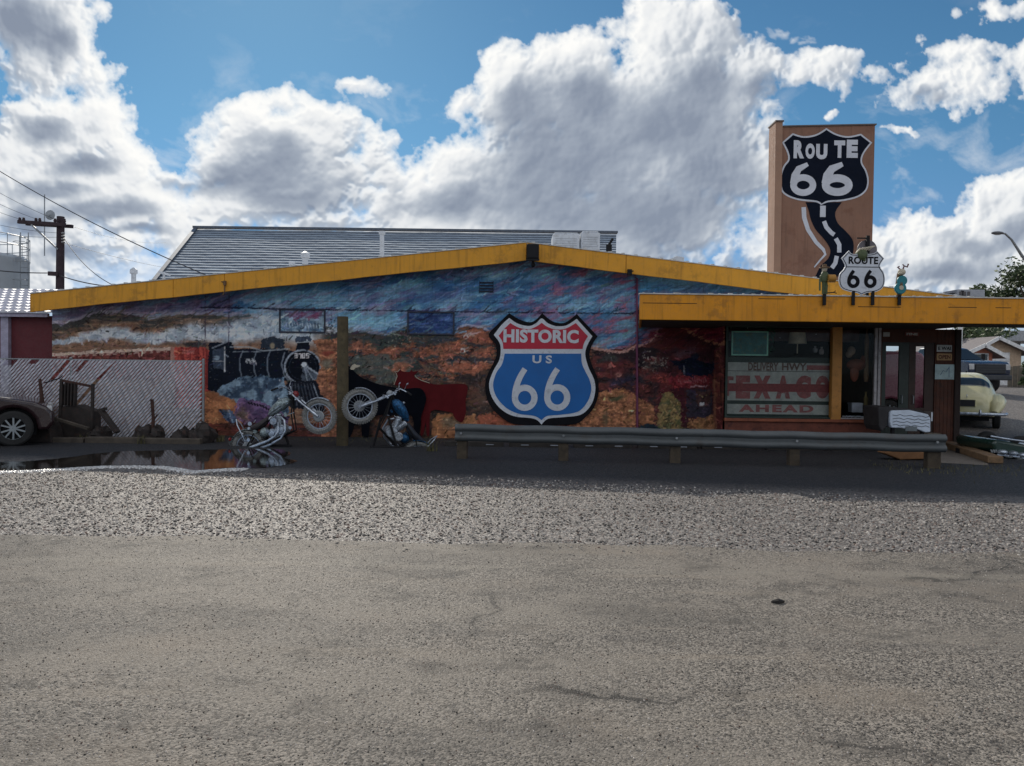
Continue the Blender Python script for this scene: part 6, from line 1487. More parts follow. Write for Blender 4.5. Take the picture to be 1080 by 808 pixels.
def modern_car(name, label, cat, prof, wheels, wr, width, bodym, gh, glass, tuck=.16, arch=.06, rim=None, group=None):
    """side profile with arches, extruded; greenhouse as a tapered block; x forward"""
    r_ = empty(name, (0,0,0), label, cat, group)
    P_ = []
    # bottom line with wheel arches from front to rear
    pts = list(prof)
    z0 = prof[0][1]
    bottom = []
    for wx in sorted(wheels):
        ra = wr+arch
        a0 = math.asin(max(-1, min(1, (z0-wr)/ra)))
        for k in range(13): a = (math.pi-a0)+(a0*2-math.pi)*k/12 ; bottom.append((wx+ra*math.cos(a), wr+ra*math.sin(a)))
    poly_ = pts+bottom
    hw = width/2
    mb = MB(); stations = [(-hw, .0), (-hw+.0, 0), (hw, 0)]
    mb.prism(poly_, -hw, hw); mb.build('body', bodym, r_, bevel=.07, smooth=True, seg=4)
    # dark liners
    for wx in wheels:
        mb = MB(); mb.box((wx-wr-.04, -hw+.25, .2), (wx+wr+.04, hw-.25, wr*2+.02)); mb.build('wheel_well', BLACKM, r_)
    mb = MB(); n_ = len(gh); L = [mb.pt((x_, -hw+.06+tuck*(z_-gh[0][1])/.5, z_)) for x_, z_ in gh]; Rr_ = [mb.pt((x_, hw-.06-tuck*(z_-gh[0][1])/.5, z_)) for x_, z_ in gh]
    mb.face(L); mb.face(Rr_[::-1])
    for k in range(n_): mb.face((L[k], Rr_[k], Rr_[(k+1) % n_], L[(k+1) % n_]))
    cab = mb.build('cabin', bodym, r_, bevel=.05, smooth=True, seg=3)
    for g_, kind in glass:
        mb = MB()
        if kind == 'side':
            for sg_ in (-1, 1):
                mb = MB(); ids = [mb.pt((x_, sg_*(hw-.06-tuck*(z_-gh[0][1])/.5+.006), z_)) for x_, z_ in g_]; mb.face(ids if sg_ < 0 else ids[::-1]); mb.build('side_window', CGL, cab)
        else:
            (xa_, za_), (xb_, zb_) = g_; dx = .012 if kind == 'front' else -.012
            ya = hw-.06-tuck*(za_-gh[0][1])/.5-.07; yb = hw-.06-tuck*(zb_-gh[0][1])/.5-.07
            ids = [mb.pt((xa_+dx,-ya,za_+.01)), mb.pt((xa_+dx,ya,za_+.01)), mb.pt((xb_+dx,yb,zb_+.01)), mb.pt((xb_+dx,-yb,zb_+.01))]; mb.face(ids); mb.build('windscreen' if kind == 'front' else 'rear_window', CGL, cab)
    for wx in wheels:
        for sg_ in (-1, 1): car_wheel(r_, wx, sg_*(hw-.13), wr, .22, 'spoke', sg_, rim or CHR)
    return r_
MAR = paint('maroon_car_paint', (.022,.008,.010)); ALLOY = mat('alloy_rim', rgb(140,146,150,1.1), rough=.35, metal=.7, var=.1)
prof = [(2.02,.30),(2.12,.45),(2.10,.66),(1.98,.78),(1.75,.87),(1.15,.98),(.9,1.0),(-1.6,1.02),(-2.2,1.0),(-2.32,.8),(-2.3,.4),(-2.2,.28)]
gh = [(.98,.96),(.25,1.36),(-.4,1.46),(-1.2,1.42),(-2.0,1.02),(-2.0,.95)]
gls = [([(.78,1.0),(.22,1.32),(-.32,1.40),(-.35,1.0)], 'side'), ([(-.42,1.0),(-.42,1.40),(-1.1,1.37),(-1.6,1.05)], 'side'), (((.98,.98),(.27,1.34)), 'front'), (((-2.0,1.02),(-1.25,1.39)), 'rear')]
mc = modern_car('parked_car', 'dark maroon car cut by the left edge, silver spoked wheel showing', 'car', prof, (1.42,-1.38), .345, 1.8, MAR, gh, gls, rim=ALLOY)
mb = MB(); mb.box((1.80,-.86,.66), (2.08,-.50,.78)); mb.build('headlight', mat('lamp_lens', (.5,.5,.5), rough=.2), mc, bevel=.03); mb = MB(); mb.box((1.80,.50,.66), (2.08,.86,.78)); mb.build('headlight', mat('lamp_lens', (0,0,0)), mc, bevel=.03)
mb = MB(); mb.box((-1.1,-.906,.45), (1.0,-.90,.47)); mb.build('side_moulding', BLACKM, mc)
mb = MB(); mb.tube([(.9,-.86,1.0),(.86,-1.0,1.04)], .02, 6); mb.ball((.82,-1.02,1.07), (.06,.09,.06), 10, 6); mb.build('wing_mirror', MAR, mc, smooth=True)
for k, x_ in enumerate((.72,-.38,-1.25)): mb = MB(); mb.box((x_,-.905,.40), (x_+.008,-.899,.98)); mb.build('door_seam', BLACKM, mc)
wp_ = at(14, 451, 15.2-.0)
Mr = Matrix.Rotation(R(30), 4, 'Z'); q = Mr @ Vector((1.42, -.80, 0)); mc.matrix_basis = Matrix.Translation((wp_.x-q.x, 15.2-q.y, 0)) @ Mr
# maroon van beyond the doors
VAN = paint('maroon_van_paint', rgb(128,58,80,1.0))
prof = [(2.5,.35),(2.6,.6),(2.5,1.0),(2.2,1.15),(1.6,1.25),(.9,2.02),(.6,2.08),(-2.4,2.08),(-2.5,1.9),(-2.55,.5),(-2.5,.35)]
gh = [(.9,2.05),(.6,2.12),(-2.3,2.12),(-2.4,2.05)]
vn = modern_car('parked_van', 'maroon van seen through the glass of the entrance doors', 'van', prof, (1.55,-1.5), .34, 1.9, VAN, gh, [], rim=ALLOY, tuck=.1)
mb = MB(); ids = [mb.pt(p) for p in ((1.5,-.955,1.25),(.86,-.955,1.95),(.1,-.955,1.95),(.1,-.955,1.25))]; mb.face(ids); mb.build('side_window', CGL, vn)
vp = at(948, 400, 23.0); vn.matrix_basis = Matrix.Translation((9.55, 23.6, gz(9.5,23))) @ Matrix.Rotation(math.pi, 4, 'Z')
# ---- dark blue pickup
BLU = paint('navy_truck_paint', (.018,.028,.06), .25)
prof = [(2.72,.62),(2.80,.85),(2.78,1.18),(2.62,1.30),(1.5,1.38),(1.3,1.40),(-.5,1.42),(-2.75,1.40),(-2.8,.7),(-2.7,.62)]
gh = [(1.35,1.38),(.62,1.90),(.2,1.98),(-.75,1.96),(-1.0,1.40)]
gls = [([(1.1,1.42),(.62,1.80),(.12,1.90),(.1,1.42)], 'side'), ([(.02,1.42),(.02,1.90),(-.68,1.88),(-.85,1.42)], 'side'), (((1.35,1.40),(.66,1.87)), 'front'), (((-1.0,1.42),(-.76,1.93)), 'rear')]
pk = modern_car('pickup_truck', 'dark blue pickup with black grille beyond the cream car', 'pickup', prof, (1.85,-1.85), .42, 1.98, BLU, gh, gls, arch=.10, rim=mat('black_rim', (.03,.03,.03), rough=.4), tuck=.22)
mb = MB(); mb.box((2.70,-.72,.80), (2.83,.72,1.20)); mb.build('grille', mat('grille_black', (.015,.015,.017), rough=.4), pk, bevel=.02)
for k in range(3): mb = MB(); mb.box((2.82,-.70,.86+k*.11), (2.845,.70,.875+k*.11)); mb.build('grille_bar', mat('grille_bar_dark', (.06,.06,.065), rough=.5), pk)
mb = MB(); mb.box((2.68,-.98,.52), (2.90,.98,.74)); mb.build('bumper', mat('bumper_dark', (.05,.052,.058), rough=.4, metal=.3), pk, bevel=.04)
for sg_ in (-1,1): mb = MB(); mb.box((2.60,sg_*.74,.95), (2.80,sg_*.97,1.20)); mb.build('headlight', mat('lamp_lens', (0,0,0)), pk, bevel=.03)
for sg_ in (-1,1): mb = MB(); mb.tube([(1.0,sg_*.95,1.42),(1.0,sg_*1.12,1.48)], .02, 6); mb.box((.96,sg_*1.08,1.42), (1.04,sg_*1.24,1.68)); mb.build('wing_mirror', BLACKM, pk, bevel=.02)
pp_ = at(1046, 400, 34.0)
pk.matrix_basis = Matrix.Translation((19.75, 35.6, gz(19,35.0))) @ Matrix.Rotation(R(-81), 4, 'Z')
# ---- cream 1950s saloon seen from behind
CRM = paint('cream_paint', rgb(214,206,160,1.0), .35)
oc = empty('vintage_car', (0,0,0), 'cream rounded vintage saloon parked tail towards us by the entrance', 'car')
ST = [(0,.40,.42,.72,2.2),(.06,.56,.38,.84,2.3),(.2,.66,.34,.98,2.4),(.5,.72,.32,1.16,2.5),(.85,.75,.32,1.36,2.6),(1.15,.76,.32,1.49,2.7),(1.6,.77,.32,1.56,2.8),(2.3,.77,.32,1.55,2.8),(2.6,.77,.32,1.48,2.7),(2.95,.74,.32,1.12,2.6),(3.4,.70,.34,1.06,2.5),(3.9,.60,.36,.98,2.3),(4.15,.45,.42,.80,2.2)]
def sect(s_, th):
    """point on the body shell; th 0..pi from right sill over the roof to the left sill"""
    ks = [q[0] for q in ST]; f = lambda i: float(np.interp(s_, ks, [q[i]+(1.7 if i == 4 else 0) for q in ST]))
    w_, zb, zt_, e_ = f(1), f(2), f(3), f(4); c_, sn = math.cos(th), math.sin(th)
    zz = zb+(zt_-zb)*(abs(sn)**(2/e_)); 
    hgt = (zz-zb); taper = 1.0-.20*max(0, (zz-.95)/.6)
    return Vector((s_, math.copysign(abs(c_)**(2/e_), c_)*w_*taper, zz))
mb = MB(); nn = 28; rings = []
SS_ = [0,.03,.06,.12,.2,.3,.4,.5,.62,.75,.85,1.0,1.15,1.35,1.6,1.9,2.3,2.45,2.6,2.75,2.95,3.15,3.4,3.65,3.9,4.03,4.15]
for s_ in SS_: rings.append([mb.pt(sect(s_, math.pi*k/nn)) for k in range(nn+1)])
for A, B in zip(rings, rings[1:]):
    for k in range(nn): mb.face((A[k], A[k+1], B[k+1], B[k]))
mb.face(rings[0][::-1]); mb.face(rings[-1])
for A, B in zip(rings, rings[1:]): mb.face((A[-1], A[0], B[0], B[-1]))
ob = mb.build('body', CRM, oc, smooth=True)
def patch(name, s0, s1, t0, t1, m_, par, off=.012, ns=8, nt_=16, rnd=.0):
    mb = MB(); g_ = []
    for i in range(ns+1):
        row = []
        for j in range(nt_+1):
            u_ = i/ns; v_ = j/nt_; ins = rnd*(1-math.sqrt(max(0, 1-(2*u_-1)**4)))
            th = t0+(t1-t0)*(v_*(1-2*ins)+ins)
            p = sect(s0+(s1-s0)*u_, th); c_ = Vector((2, 0, .7)); d = (p-c_); d.x *= .6; d.normalize(); row.append(mb.pt(p+d*off))
        g_.append(row)
    for A, B in zip(g_, g_[1:]):
        for j in range(nt_): mb.face((A[j], A[j+1], B[j+1], B[j]))
    return mb.build(name, m_, par, smooth=True)
patch('rear_window_trim', .56, .98, R(47), R(133), GREYM, ob, .006, rnd=.25); patch('rear_window', .60, .94, R(49), R(131), CGL, ob, .012, rnd=.25)
for sg_, (t0, t1) in ((1, (R(18), R(38))), (-1, (R(142), R(162)))):
    patch('side_window', 1.1, 1.75, t0, t1, CGL, ob); patch('side_window', 1.82, 2.5, t0, t1, CGL, ob)
patch('windscreen', 2.66, 2.93, R(48), R(132), CGL, ob, .02)
for sg_ in (-1, 1):   # fenders bulge out from the body
    for fx, nm in ((.62,'rear_fender'),(3.5,'front_fender')):
        mb = MB(); mb.tube([(fx-.58,sg_*.66,.45),(fx-.45,sg_*.70,.62),(fx-.15,sg_*.74,.74),(fx+.15,sg_*.74,.76),(fx+.45,sg_*.72,.66),(fx+.75,sg_*.66,.45)], [.10,.19,.23,.23,.20,.08], 12); mb.build(nm, CRM, oc, smooth=True)
        car_wheel(oc, fx, sg_*.74, .33, .18, 'disc', sg_, CHR)
    mb = MB(); mb.ball((.07,sg_*.74,.62), (.04,.06,.08), 10, 8); mb.build('tail_light', mat('lamp_amber', rgb(140,60,30), rough=.3), oc, smooth=True)
mb = MB(); mb.tube([(.30,-.96,.42),(.0,-.90,.42),(-.10,-.6,.42),(-.14,0,.42),(-.10,.6,.42),(0,.90,.42),(.30,.96,.42)], .045, 10); bo = mb.build('bumper', CHR, oc, smooth=True)
for sg_ in (-1,1): mb = MB(); mb.ball((-.17,sg_*.32,.45), (.04,.04,.10), 8, 6); mb.build('overrider', CHR, bo, smooth=True)
mb = MB(); mb.box((-.035,-.20,.62), (-.015,.20,.80)); po = mb.build('licence_plate', mat('plate_black', (.02,.02,.025), rough=.5), oc, bevel=.004); mb = MB(); mb.box((-.02,-.23,.60), (.10,.23,.82)); mb.build('plate_mount', CRM, oc, bevel=.02)
mb = MB(); mb.tube([(.02,0,.86),(-.02,0,.90),(.04,0,.95)], .012, 6); mb.build('trunk_handle', CHR, oc)
mb = MB(); mb.box((.2,-.55,.22), (4.0,.55,.40)); mb.build('underbody', BLACKM, oc)
mb = MB(); mb.box((1.2,-.02,1.555), (1.24,.02,1.60)); mb.build('roof_stud', BLACKM, oc)
op = at(1019, 450, 21.6); oc.matrix_basis = Matrix.Translation((op.x, 21.6, gz(op.x,21.6))) @ Matrix.Rotation(R(90-29), 4, 'Z') @ Matrix.Scale(1.0, 4)
# ---- low dark green sports car body cut by the right edge, chrome edge and engine
gc = empty('green_roadster', (0,0,0), 'low dark green and chrome vehicle at the right edge beside the walkway', 'car')
GRP = paint('dark_green_paint', (.012,.035,.026), .35)
Yg = 15.2; a0 = at(1037,462,Yg)
gp = lambda px, py: (at(px, py, Yg).x-a0.x, at(px, py, Yg).z)
mb = MB(); mb.prism([gp(1046,476), gp(1043,466), gp(1048,463), gp(1070,467), gp(1100,471), gp(1200,472), gp(1200,492), gp(1100,490), gp(1075,482)], -.1, 1.2); mb.build('body', GRP, gc, bevel=.06, smooth=True, seg=3)
mb = MB(); mb.tube([(*gp(1041,459.5)[:1], -.12, gp(1041,459.5)[1]), (gp(1055,462)[0], -.12, gp(1055,462)[1]), (gp(1080,465.5)[0], -.12, gp(1080,465.5)[1]), (gp(1200,470)[0], -.12, gp(1200,470)[1])], .018, 8); mb.build('chrome_rim', CHR, gc, smooth=True)
for k in range(3): mb = MB(); x_, z_ = gp(1041+k*2.5, 470); mb.beam((x_,-.12,gp(0,461)[1]), (x_+.03,-.12,.12), .03, .03); mb.build('windscreen_strut', GREYM, gc)
for k, (px, py, r0) in enumerate(((1052,476,.10),(1063,477,.09),(1073,479,.10),(1058,481,.07),(1069,483,.07),(1082,482,.09))):
    x_, z_ = gp(px, py); mb = MB(); mb.ball((x_,-.16,z_), (r0,.08,r0*.5), 10, 7); mb.tube([(x_-.1,-.15,z_-.05),(x_+.1,-.2,z_-.07)], .02, 6); mb.build('engine_part', CHR if k < 3 else GALV, gc, smooth=True)
mb = MB(); mb.box((gp(1047,0)[0],-.05,.10), (gp(1200,0)[0],.9,gp(0,482)[1])); mb.build('chassis', BLACKM, gc)
gc.matrix_basis = Matrix.Translation((a0.x, Yg, 0))
for x_ in (.75, 2.6):
    for yy, sg_ in ((.0,-1),(1.1,1)): car_wheel(gc, x_, yy, .22, .16, 'disc', sg_, CHR)
# ---- walkway, white boxed ornament, small lamp box
CONC = mat('walk_concrete', rgb(120,112,104,.9), rough=.9, var=.2, dirt=(.06,.05,.05), bump=.3)
mb = MB()
def gp3(px, py, z=0.0):
    d = at(px, py, 10)-EYE; t_ = (z-H0)/d.z; return EYE+d*t_
W4 = [gp3(985,488), gp3(1043,491), gp3(1016,461), gp3(985,463)]
ids0 = [mb.pt((p.x, p.y, .004)) for p in W4]; mb.face(ids0)
tag(mb.build('pavement', CONC), 'concrete apron by the entrance', kind='structure')
A_, B_ = gp3(1000,470), gp3(1050,489)
mb = MB(); mb.beam((A_.x+.1,A_.y+.9,.07), (B_.x,B_.y,.07), .26, .13); tag(mb.build('wooden_kerb_beam', mat('kerb_timber', rgb(124,98,72), rough=.9, var=.3, vscale=4, dirt=(.05,.04,.03), bump=.4), bevel=.015), 'thick tan timber edging running from the entrance to the green vehicle', 'kerb beam')
mb = MB(); mb.prism([(x_, z_) for x_, z_ in ((P2(932,478,14.6)),(P2(950,485,14.6)),(P2(985,484,14.6)),(P2(985,477,14.6)),(P2(940,475,14.6)))], 14.6, 14.9); tag(mb.build('stone_kerb', mat('kerb_orange', rgb(128,90,58), rough=.9, var=.3), bevel=.02), 'broken orange-brown kerb stone behind the end of the guardrail', 'kerb stone')
YO = 15.8
o_ = empty('white_tailgate_box', (at(962,455,YO).x, YO, 0), 'white crinkled metal box with a grey plate by the doors', 'box', world=True)
def oq(x_, y_): return at(870+x_/4.9, 335+y_/4.9, YO)
WHT = mat('crinkled_white', rgb(196,206,220,1.1), rough=.45, var=.12, vscale=8)
pts = [(338,490),(345,480),(440,478),(535,500),(547,520),(547,592),(520,594),(480,578),(415,575),(395,570),(345,570),(337,540)]
mb = MB(); mb.prism([(oq(*p).x, oq(*p).z) for p in pts], YO, YO+.5); mb.build('shell', WHT, o_, bevel=.02)
for k in range(4):
    mb = MB(); xs_ = [350+i*19 for i in range(11)]; mb.ribbon([(oq(x_, 503+k*17+4*math.sin(i*2.3+k)+i*1.0).x, oq(x_, 503+k*17+4*math.sin(i*2.3+k)+i*1.0).z) for i, x_ in enumerate(xs_)], .012, YO-.004, YO-.001); mb.build('dent_line', mat('dent_dark', (.08,.09,.11), rough=.7), o_)
mb = MB(); a_, b_ = oq(415,586), oq(475,562); mb.box((a_.x,YO-.014,a_.z), (b_.x,YO-.005,b_.z)); mb.build('plate', mat('plate_grey2', rgb(110,118,122), rough=.6), o_)
a_ = oq(345,600); b_ = oq(540,600)
for x_ in (a_.x+.05, b_.x-.11): mb = MB(); mb.box((x_,YO+.1,0), (x_+.06,YO+.16,a_.z+.15)); mb.build('leg', BLACKM, o_)
mb = MB(); mb.prism([(oq(*p).x, oq(*p).z) for p in ((282,462),(345,460),(440,472),(500,480),(545,498),(338,488),(330,560),(300,590),(285,560))], YO+.05, YO+.75); tag(mb.build('dark_planter', mat('planter_dark', (.03,.028,.03), rough=.8, var=.3), bevel=.02), 'dark sloped planter behind the white crinkled box', 'planter')
mb = MB(); a_, b_ = oq(553,542), oq(603,488); mb.box((a_.x,YO+.3,a_.z), (b_.x,YO+.5,b_.z)); lo = mb.build('utility_box', mat('box_brown', (.05,.035,.03), rough=.6), None, bevel=.015); tag(lo, 'small dark box with pale edge between the white box and entrance post', 'box')
mb = MB(); mb.box((b_.x-.05,YO+.294,a_.z+.01), (b_.x-.02,YO+.299,b_.z-.02)); mb.build('pale_strip', SW, lo); mb = MB(); mb.box((a_.x+.1,YO+.36,0), (a_.x+.16,YO+.42,a_.z-.001)); mb.build('leg', BLACKM, lo)
# ------------------------------------------------------------------ roofs, poles and houses beyond
SHED = mat('shed_maroon', rgb(96,38,44,1.1), rough=.7, var=.15, vscale=3); TILE = mat('roof_tile_pale', rgb(205,205,215), rough=.55, var=.2, vscale=8)
YSH = 18.3
sx1 = at(54.5,360,YSH).x
sd = empty('tiled_shed', (sx1-2, YSH, 0), 'maroon shed with pale tiled roof and white post at the far left', 'shed', world=True)
zE = at(30,332,YSH).z
mb = MB(); mb.box((-18, YSH+.02, -.05), (sx1, YSH+3.0, zE-.02)); mb.build('wall', SHED, sd)
mb = MB(); pa_, pb_ = at(3.5,350,YSH), at(11.5,350,YSH); mb.box((pa_.x, YSH-.10, -.05), (pb_.x, YSH+.015, zE-.02)); mb.build('corner_post', mat('post_lilac', rgb(170,165,185), rough=.6), sd)
zR_ = at(20,306,YSH+3.2).z
mb = MB()   # barrel tiles in rows
nx_, ny_ = 30, 9; x0_ = -17.5; x1_ = sx1+.02
def roofz(t_): return zE+(zR_-zE)*t_
cols_ = int((x1_-x0_)/.22)
for i in range(cols_):
    xc = x0_+(i+.5)*(x1_-x0_)/cols_; hw_ = .5*(x1_-x0_)/cols_
    limit = 1.0 if xc < at(39,312,YSH+3).x+.3 else .28+.1*0
    for j in range(ny_):
        t0, t1 = j/ny_, (j+1)/ny_
        y0, y1 = YSH-.25+3.4*t0, YSH-.25+3.4*t1+.04; z0, z1 = roofz(t0)+.03, roofz(t1)-.02
        A, B = [], []
        for k in range(6):
            a = math.pi*k/5; A.append(mb.pt((xc-hw_*math.cos(a), y0, z0+.065*math.sin(a)))); B.append(mb.pt((xc-hw_*math.cos(a), y1, z1+.055*math.sin(a))))
        for k in range(5): mb.face((A[k], A[k+1], B[k+1], B[k]))
        mb.face(A)
mb.build('tile_roof', TILE, sd, smooth=True)
mb = MB(); mb.box((x0_, YSH-.2, zE-.06), (x1_, YSH-.12, zE+.03)); mb.build('eave_board', mat('post_lilac', (0,0,0)), sd)
# ---- big metal roofed building behind
def stripes(name, c1, c2, scale):
    m = bpy.data.materials.new(name); m.use_nodes = True; t = NT(m.node_tree); b = t.n['Principled BSDF']
    co = t.add('ShaderNodeTexCoord').outputs['Object']; n = t.noise(co, 1.2, 4, .6)
    c = t.mix(t.ramp(n, .35, .65), c1, c2); t.put(b, 'Base Color', c); b.inputs['Roughness'].default_value = .9; b.inputs['Metallic'].default_value = 0.0; b.inputs['Specular IOR Level'].default_value = .15
    return m
MR = stripes('ribbed_metal', rgb(138,150,164,1.0), rgb(160,172,184,1.0), 1)
bb = empty('metal_roofed_hall', (0, 30, 0), 'large hall with a ribbed blue-grey metal roof rising behind the shop', 'building', world=True)
E0 = at(168,299,30); R0 = at(207,244,36.5); R1 = at(650,246,36.5)
zr = (R0.z+R1.z)/2; ze = E0.z; xr0, xr1 = R0.x, R1.x; xe1 = R1.x; xe0 = at(650,270,29.6).x
mb = MB(); n_ = 21; prevb = None
nxs = 60
for j in range(n_):
    t0, t1 = j/n_, (j+1)/n_
    rows = []
    for (t_, lift) in ((t0, .05), (t1, .0)):
        y_ = 29.6+(36.5-29.6)*t_; z_ = ze+(zr-ze)*t_+lift; xl = E0.x+(xr0-E0.x)*t_
        xrr = xe0+(xe1-xe0)*t_
        rows.append([mb.pt((xl+(xrr-xl)*k/nxs, y_, z_+.010*math.sin(k*.35+j*.4)+.005*math.sin(k*2.3+j*3))) for k in range(nxs+1)])
    mb.mi = 0
    for k in range(nxs): mb.face((rows[0][k], rows[0][k+1], rows[1][k+1], rows[1][k]))
    mb.mi = 1
    if prevb:
        for k in range(nxs): mb.face((prevb[k], prevb[k+1], rows[0][k+1], rows[0][k]))
    prevb = rows[1]
mb.build('metal_roof', [MR, mat('rib_dark', rgb(100,109,122), rough=.9)], bb)
mb = MB(); i_ = [mb.pt(p) for p in ((E0.x,29.6,ze),(xr0,36.5,zr),(E0.x,43.4,ze),(xe1,43.4,ze),(xe1,36.5,zr))]; mb.face((i_[0],i_[1],i_[2])); mb.face((i_[1],i_[4],i_[3],i_[2])); mb.build('rear_roof', MR, bb)
mb = MB(); mb.prismx([(29.9,0),(29.9,ze+.05),(36.5,zr-.05),(43,ze),(43,0)], xe0-.5, xe0-.25); mb.box((E0.x+.6,29.9,0), (xe0-.5,30.1,ze+.02)); mb.box((E0.x+.6,30.1,0), (E0.x+.8,43,ze-.1)); mb.box((E0.x+.8,42.8,0), (xe0-.5,43,ze-.1)); mb.build('wall', mat('hall_wall', rgb(120,120,122)), bb)
mb = MB(); mb.box((xr0-.1,36.3,zr+.06), (xe1+.05,36.7,zr+.15)); mb.build('ridge_cap', mat('ridge_dark', rgb(90,98,110), rough=.5, metal=.3), bb); mb = MB(); mb.beam((E0.x,29.55,ze+.06),(xr0,36.5,zr+.1),.16,.08); mb.build('hip_cap', mat('ridge_dark', (0,0,0)), bb)
a_ = at(644,256,31); mb = MB(); mb.tube([(a_.x,31.5,ze),(a_.x,31.5,a_.z)], .12, 8); mb.tube([(a_.x,31.5,a_.z),(a_.x+.15,31.5,a_.z+.25)], .05, 6); mb.build('gutter_pipe', BLACKM, bb)
# ---- roof furniture of the shop
VENT = mat('vent_white', rgb(200,205,212), rough=.5, var=.15, vscale=4, dirt=rgb(110,105,100), dirt_amt=.4)
def roof_z(px, py, Y): p = at(px, py, Y); return p, zt(p.x) 
def vent(name, px, ptop, w_px, Y, label, cap):
    p, zr_ = roof_z(px, ptop, Y); k = Y/820; r0 = w_px*k/2
    r_ = empty(name, (p.x, Y, zr_), label, 'vent pipe'); h_ = p.z-zr_; mb = MB(); mb.cyl((0,0,-.1), (0,0,h_-.02), r0*.8, n=12); mb.build('pipe', VENT, r_, smooth=True)
    mb = MB()
    if cap == 'cone': mb.lathe([(r0*.8,h_-.16),(r0*1.25,h_-.14),(r0*1.25,h_-.04),(r0*.3,h_+.02),(0,h_+.02)], n=14)
    elif cap == 'flat': mb.lathe([(r0*1.1,h_-.08),(r0*1.15,h_-.06),(r0*1.15,h_),(0,h_)], n=14)
    else: mb.beam((-r0*3.2,0,h_-.03), (r0*4,0,h_-.10), .12, .06)
    mb.build('cap', VENT, r_, smooth=cap != 'tee'); mb = MB(); mb.lathe([(r0*2,-.02),(r0*.9,.08)], n=12); mb.build('flashing', GREYM, r_)
vent('roof_vent', 141, 283, 6, 21, 'white vent pipe with a cone cap at the roof\'s left end', 'cone')
vent('roof_vent', 173, 286, 3, 21, 'thin vent pipe with a cross-shaped cap near the roof\'s left end', 'tee')
vent('roof_vent', 308, 277, 6, 20, 'smallest squat vent on the left roof slope', 'flat')
vent('roof_vent', 322, 266, 8, 20, 'short grey vent between the squat vent and tallest pipe', 'cone')
vent('roof_vent', 403, 244, 6, 20, 'tallest straight white vent pipe left of the gable peak', 'flat')
mb = MB(); p, zz = roof_z(712,271,22); mb.prism([(p.x-.32,zz-.1),(p.x+.22,zz-.1),(p.x+.26,p.z),(p.x+.05,p.z+.03),(p.x-.30,p.z-.12)], 22, 22.5); tag(mb.build('roof_hood', VENT, bevel=.02), 'small slanted pale roof hood right of the white coolers', 'roof vent')
for k, (x0p, x1p, tp, lb) in enumerate(((583,611.5,246.5,'left one of the two white rooftop coolers'),(612.5,633,245,'narrower right one of the two white rooftop coolers'))):
    Yk = 23.5+k*.1; a_, b_ = at(x0p, tp, Yk), at(x1p, tp, Yk); zz = zt(a_.x)
    r_ = empty('rooftop_cooler', ((a_.x+b_.x)/2, Yk, zz-.05), lb, 'cooler', 'white coolers on the shop roof', world=True)
    mb = MB(); mb.box((a_.x,Yk,zz-.2), (b_.x,Yk+.9,a_.z)); mb.build('casing', VENT, r_, bevel=.03); mb = MB(); mb.box((a_.x+.05,Yk+.05,a_.z-.001), (b_.x-.05,Yk+.85,a_.z+.05)); mb.build('lid', VENT, r_, bevel=.02)
    for j in range(5): mb = MB(); z_ = a_.z-.15-j*.07; mb.box((a_.x+.08,Yk-.008,z_), (b_.x-.08,Yk-.002,z_+.012)); mb.build('louvre', mat('louvre_grey', rgb(170,175,182)), r_)
# floodlight on the gable peak
p = at(562,268,YF-.1); r_ = empty('floodlight', (p.x, YF-.03, p.z), 'black floodlight mounted at the peak of the yellow gable', 'floodlight')
mb = MB(); mb.box((-.14,-.26,-.13), (.13,-.05,.20)); mb.build('housing', BLACKM, r_, bevel=.02); mb = MB(); mb.box((-.15,-.27,-.17), (.14,-.20,-.131)); mb.build('visor', BLACKM, r_); mb = MB(); mb.tube([(0,-.1,-.13),(.02,-.08,-.24),(.0,0,-.26)], .03, 8); mb.ball((.01,-.08,-.24), .05, 8, 6); mb.build('bracket', BLACKM, r_, smooth=True)
mb = MB(); mb.box((-.11,-.268,-.10), (.10,-.262,.16)); mb.build('lens', mat('lens_dark', (.012,.012,.015), rough=.5, spec=.2), r_)
p = at(664,287,YF-.05); mb = MB(); mb.box((p.x-.05,YF-.10,p.z-.07), (p.x+.05,YF-.025,p.z+.06)); mb.box((p.x-.02,YF-.12,p.z+.0), (p.x+.08,YF-.09,p.z+.03)); tag(mb.build('junction_box', BLACKM, bevel=.008), 'tiny black box under the right gable fascia', 'junction box')
p = at(237,302,YF-.05); mb = MB(); mb.tube([(p.x,YF-.05,p.z+.10),(p.x,YF-.06,p.z-.12),(p.x-.04,YF-.06,p.z-.2)], .014, 6); mb.box((p.x-.02,YF-.09,p.z+.02), (p.x+.03,YF-.025,p.z+.12)); tag(mb.build('service_bracket', mat('rusty_metal', (0,0,0))), 'small rusty bracket where the cable meets the yellow fascia', 'bracket')
p = at(884,250,YT-.1)
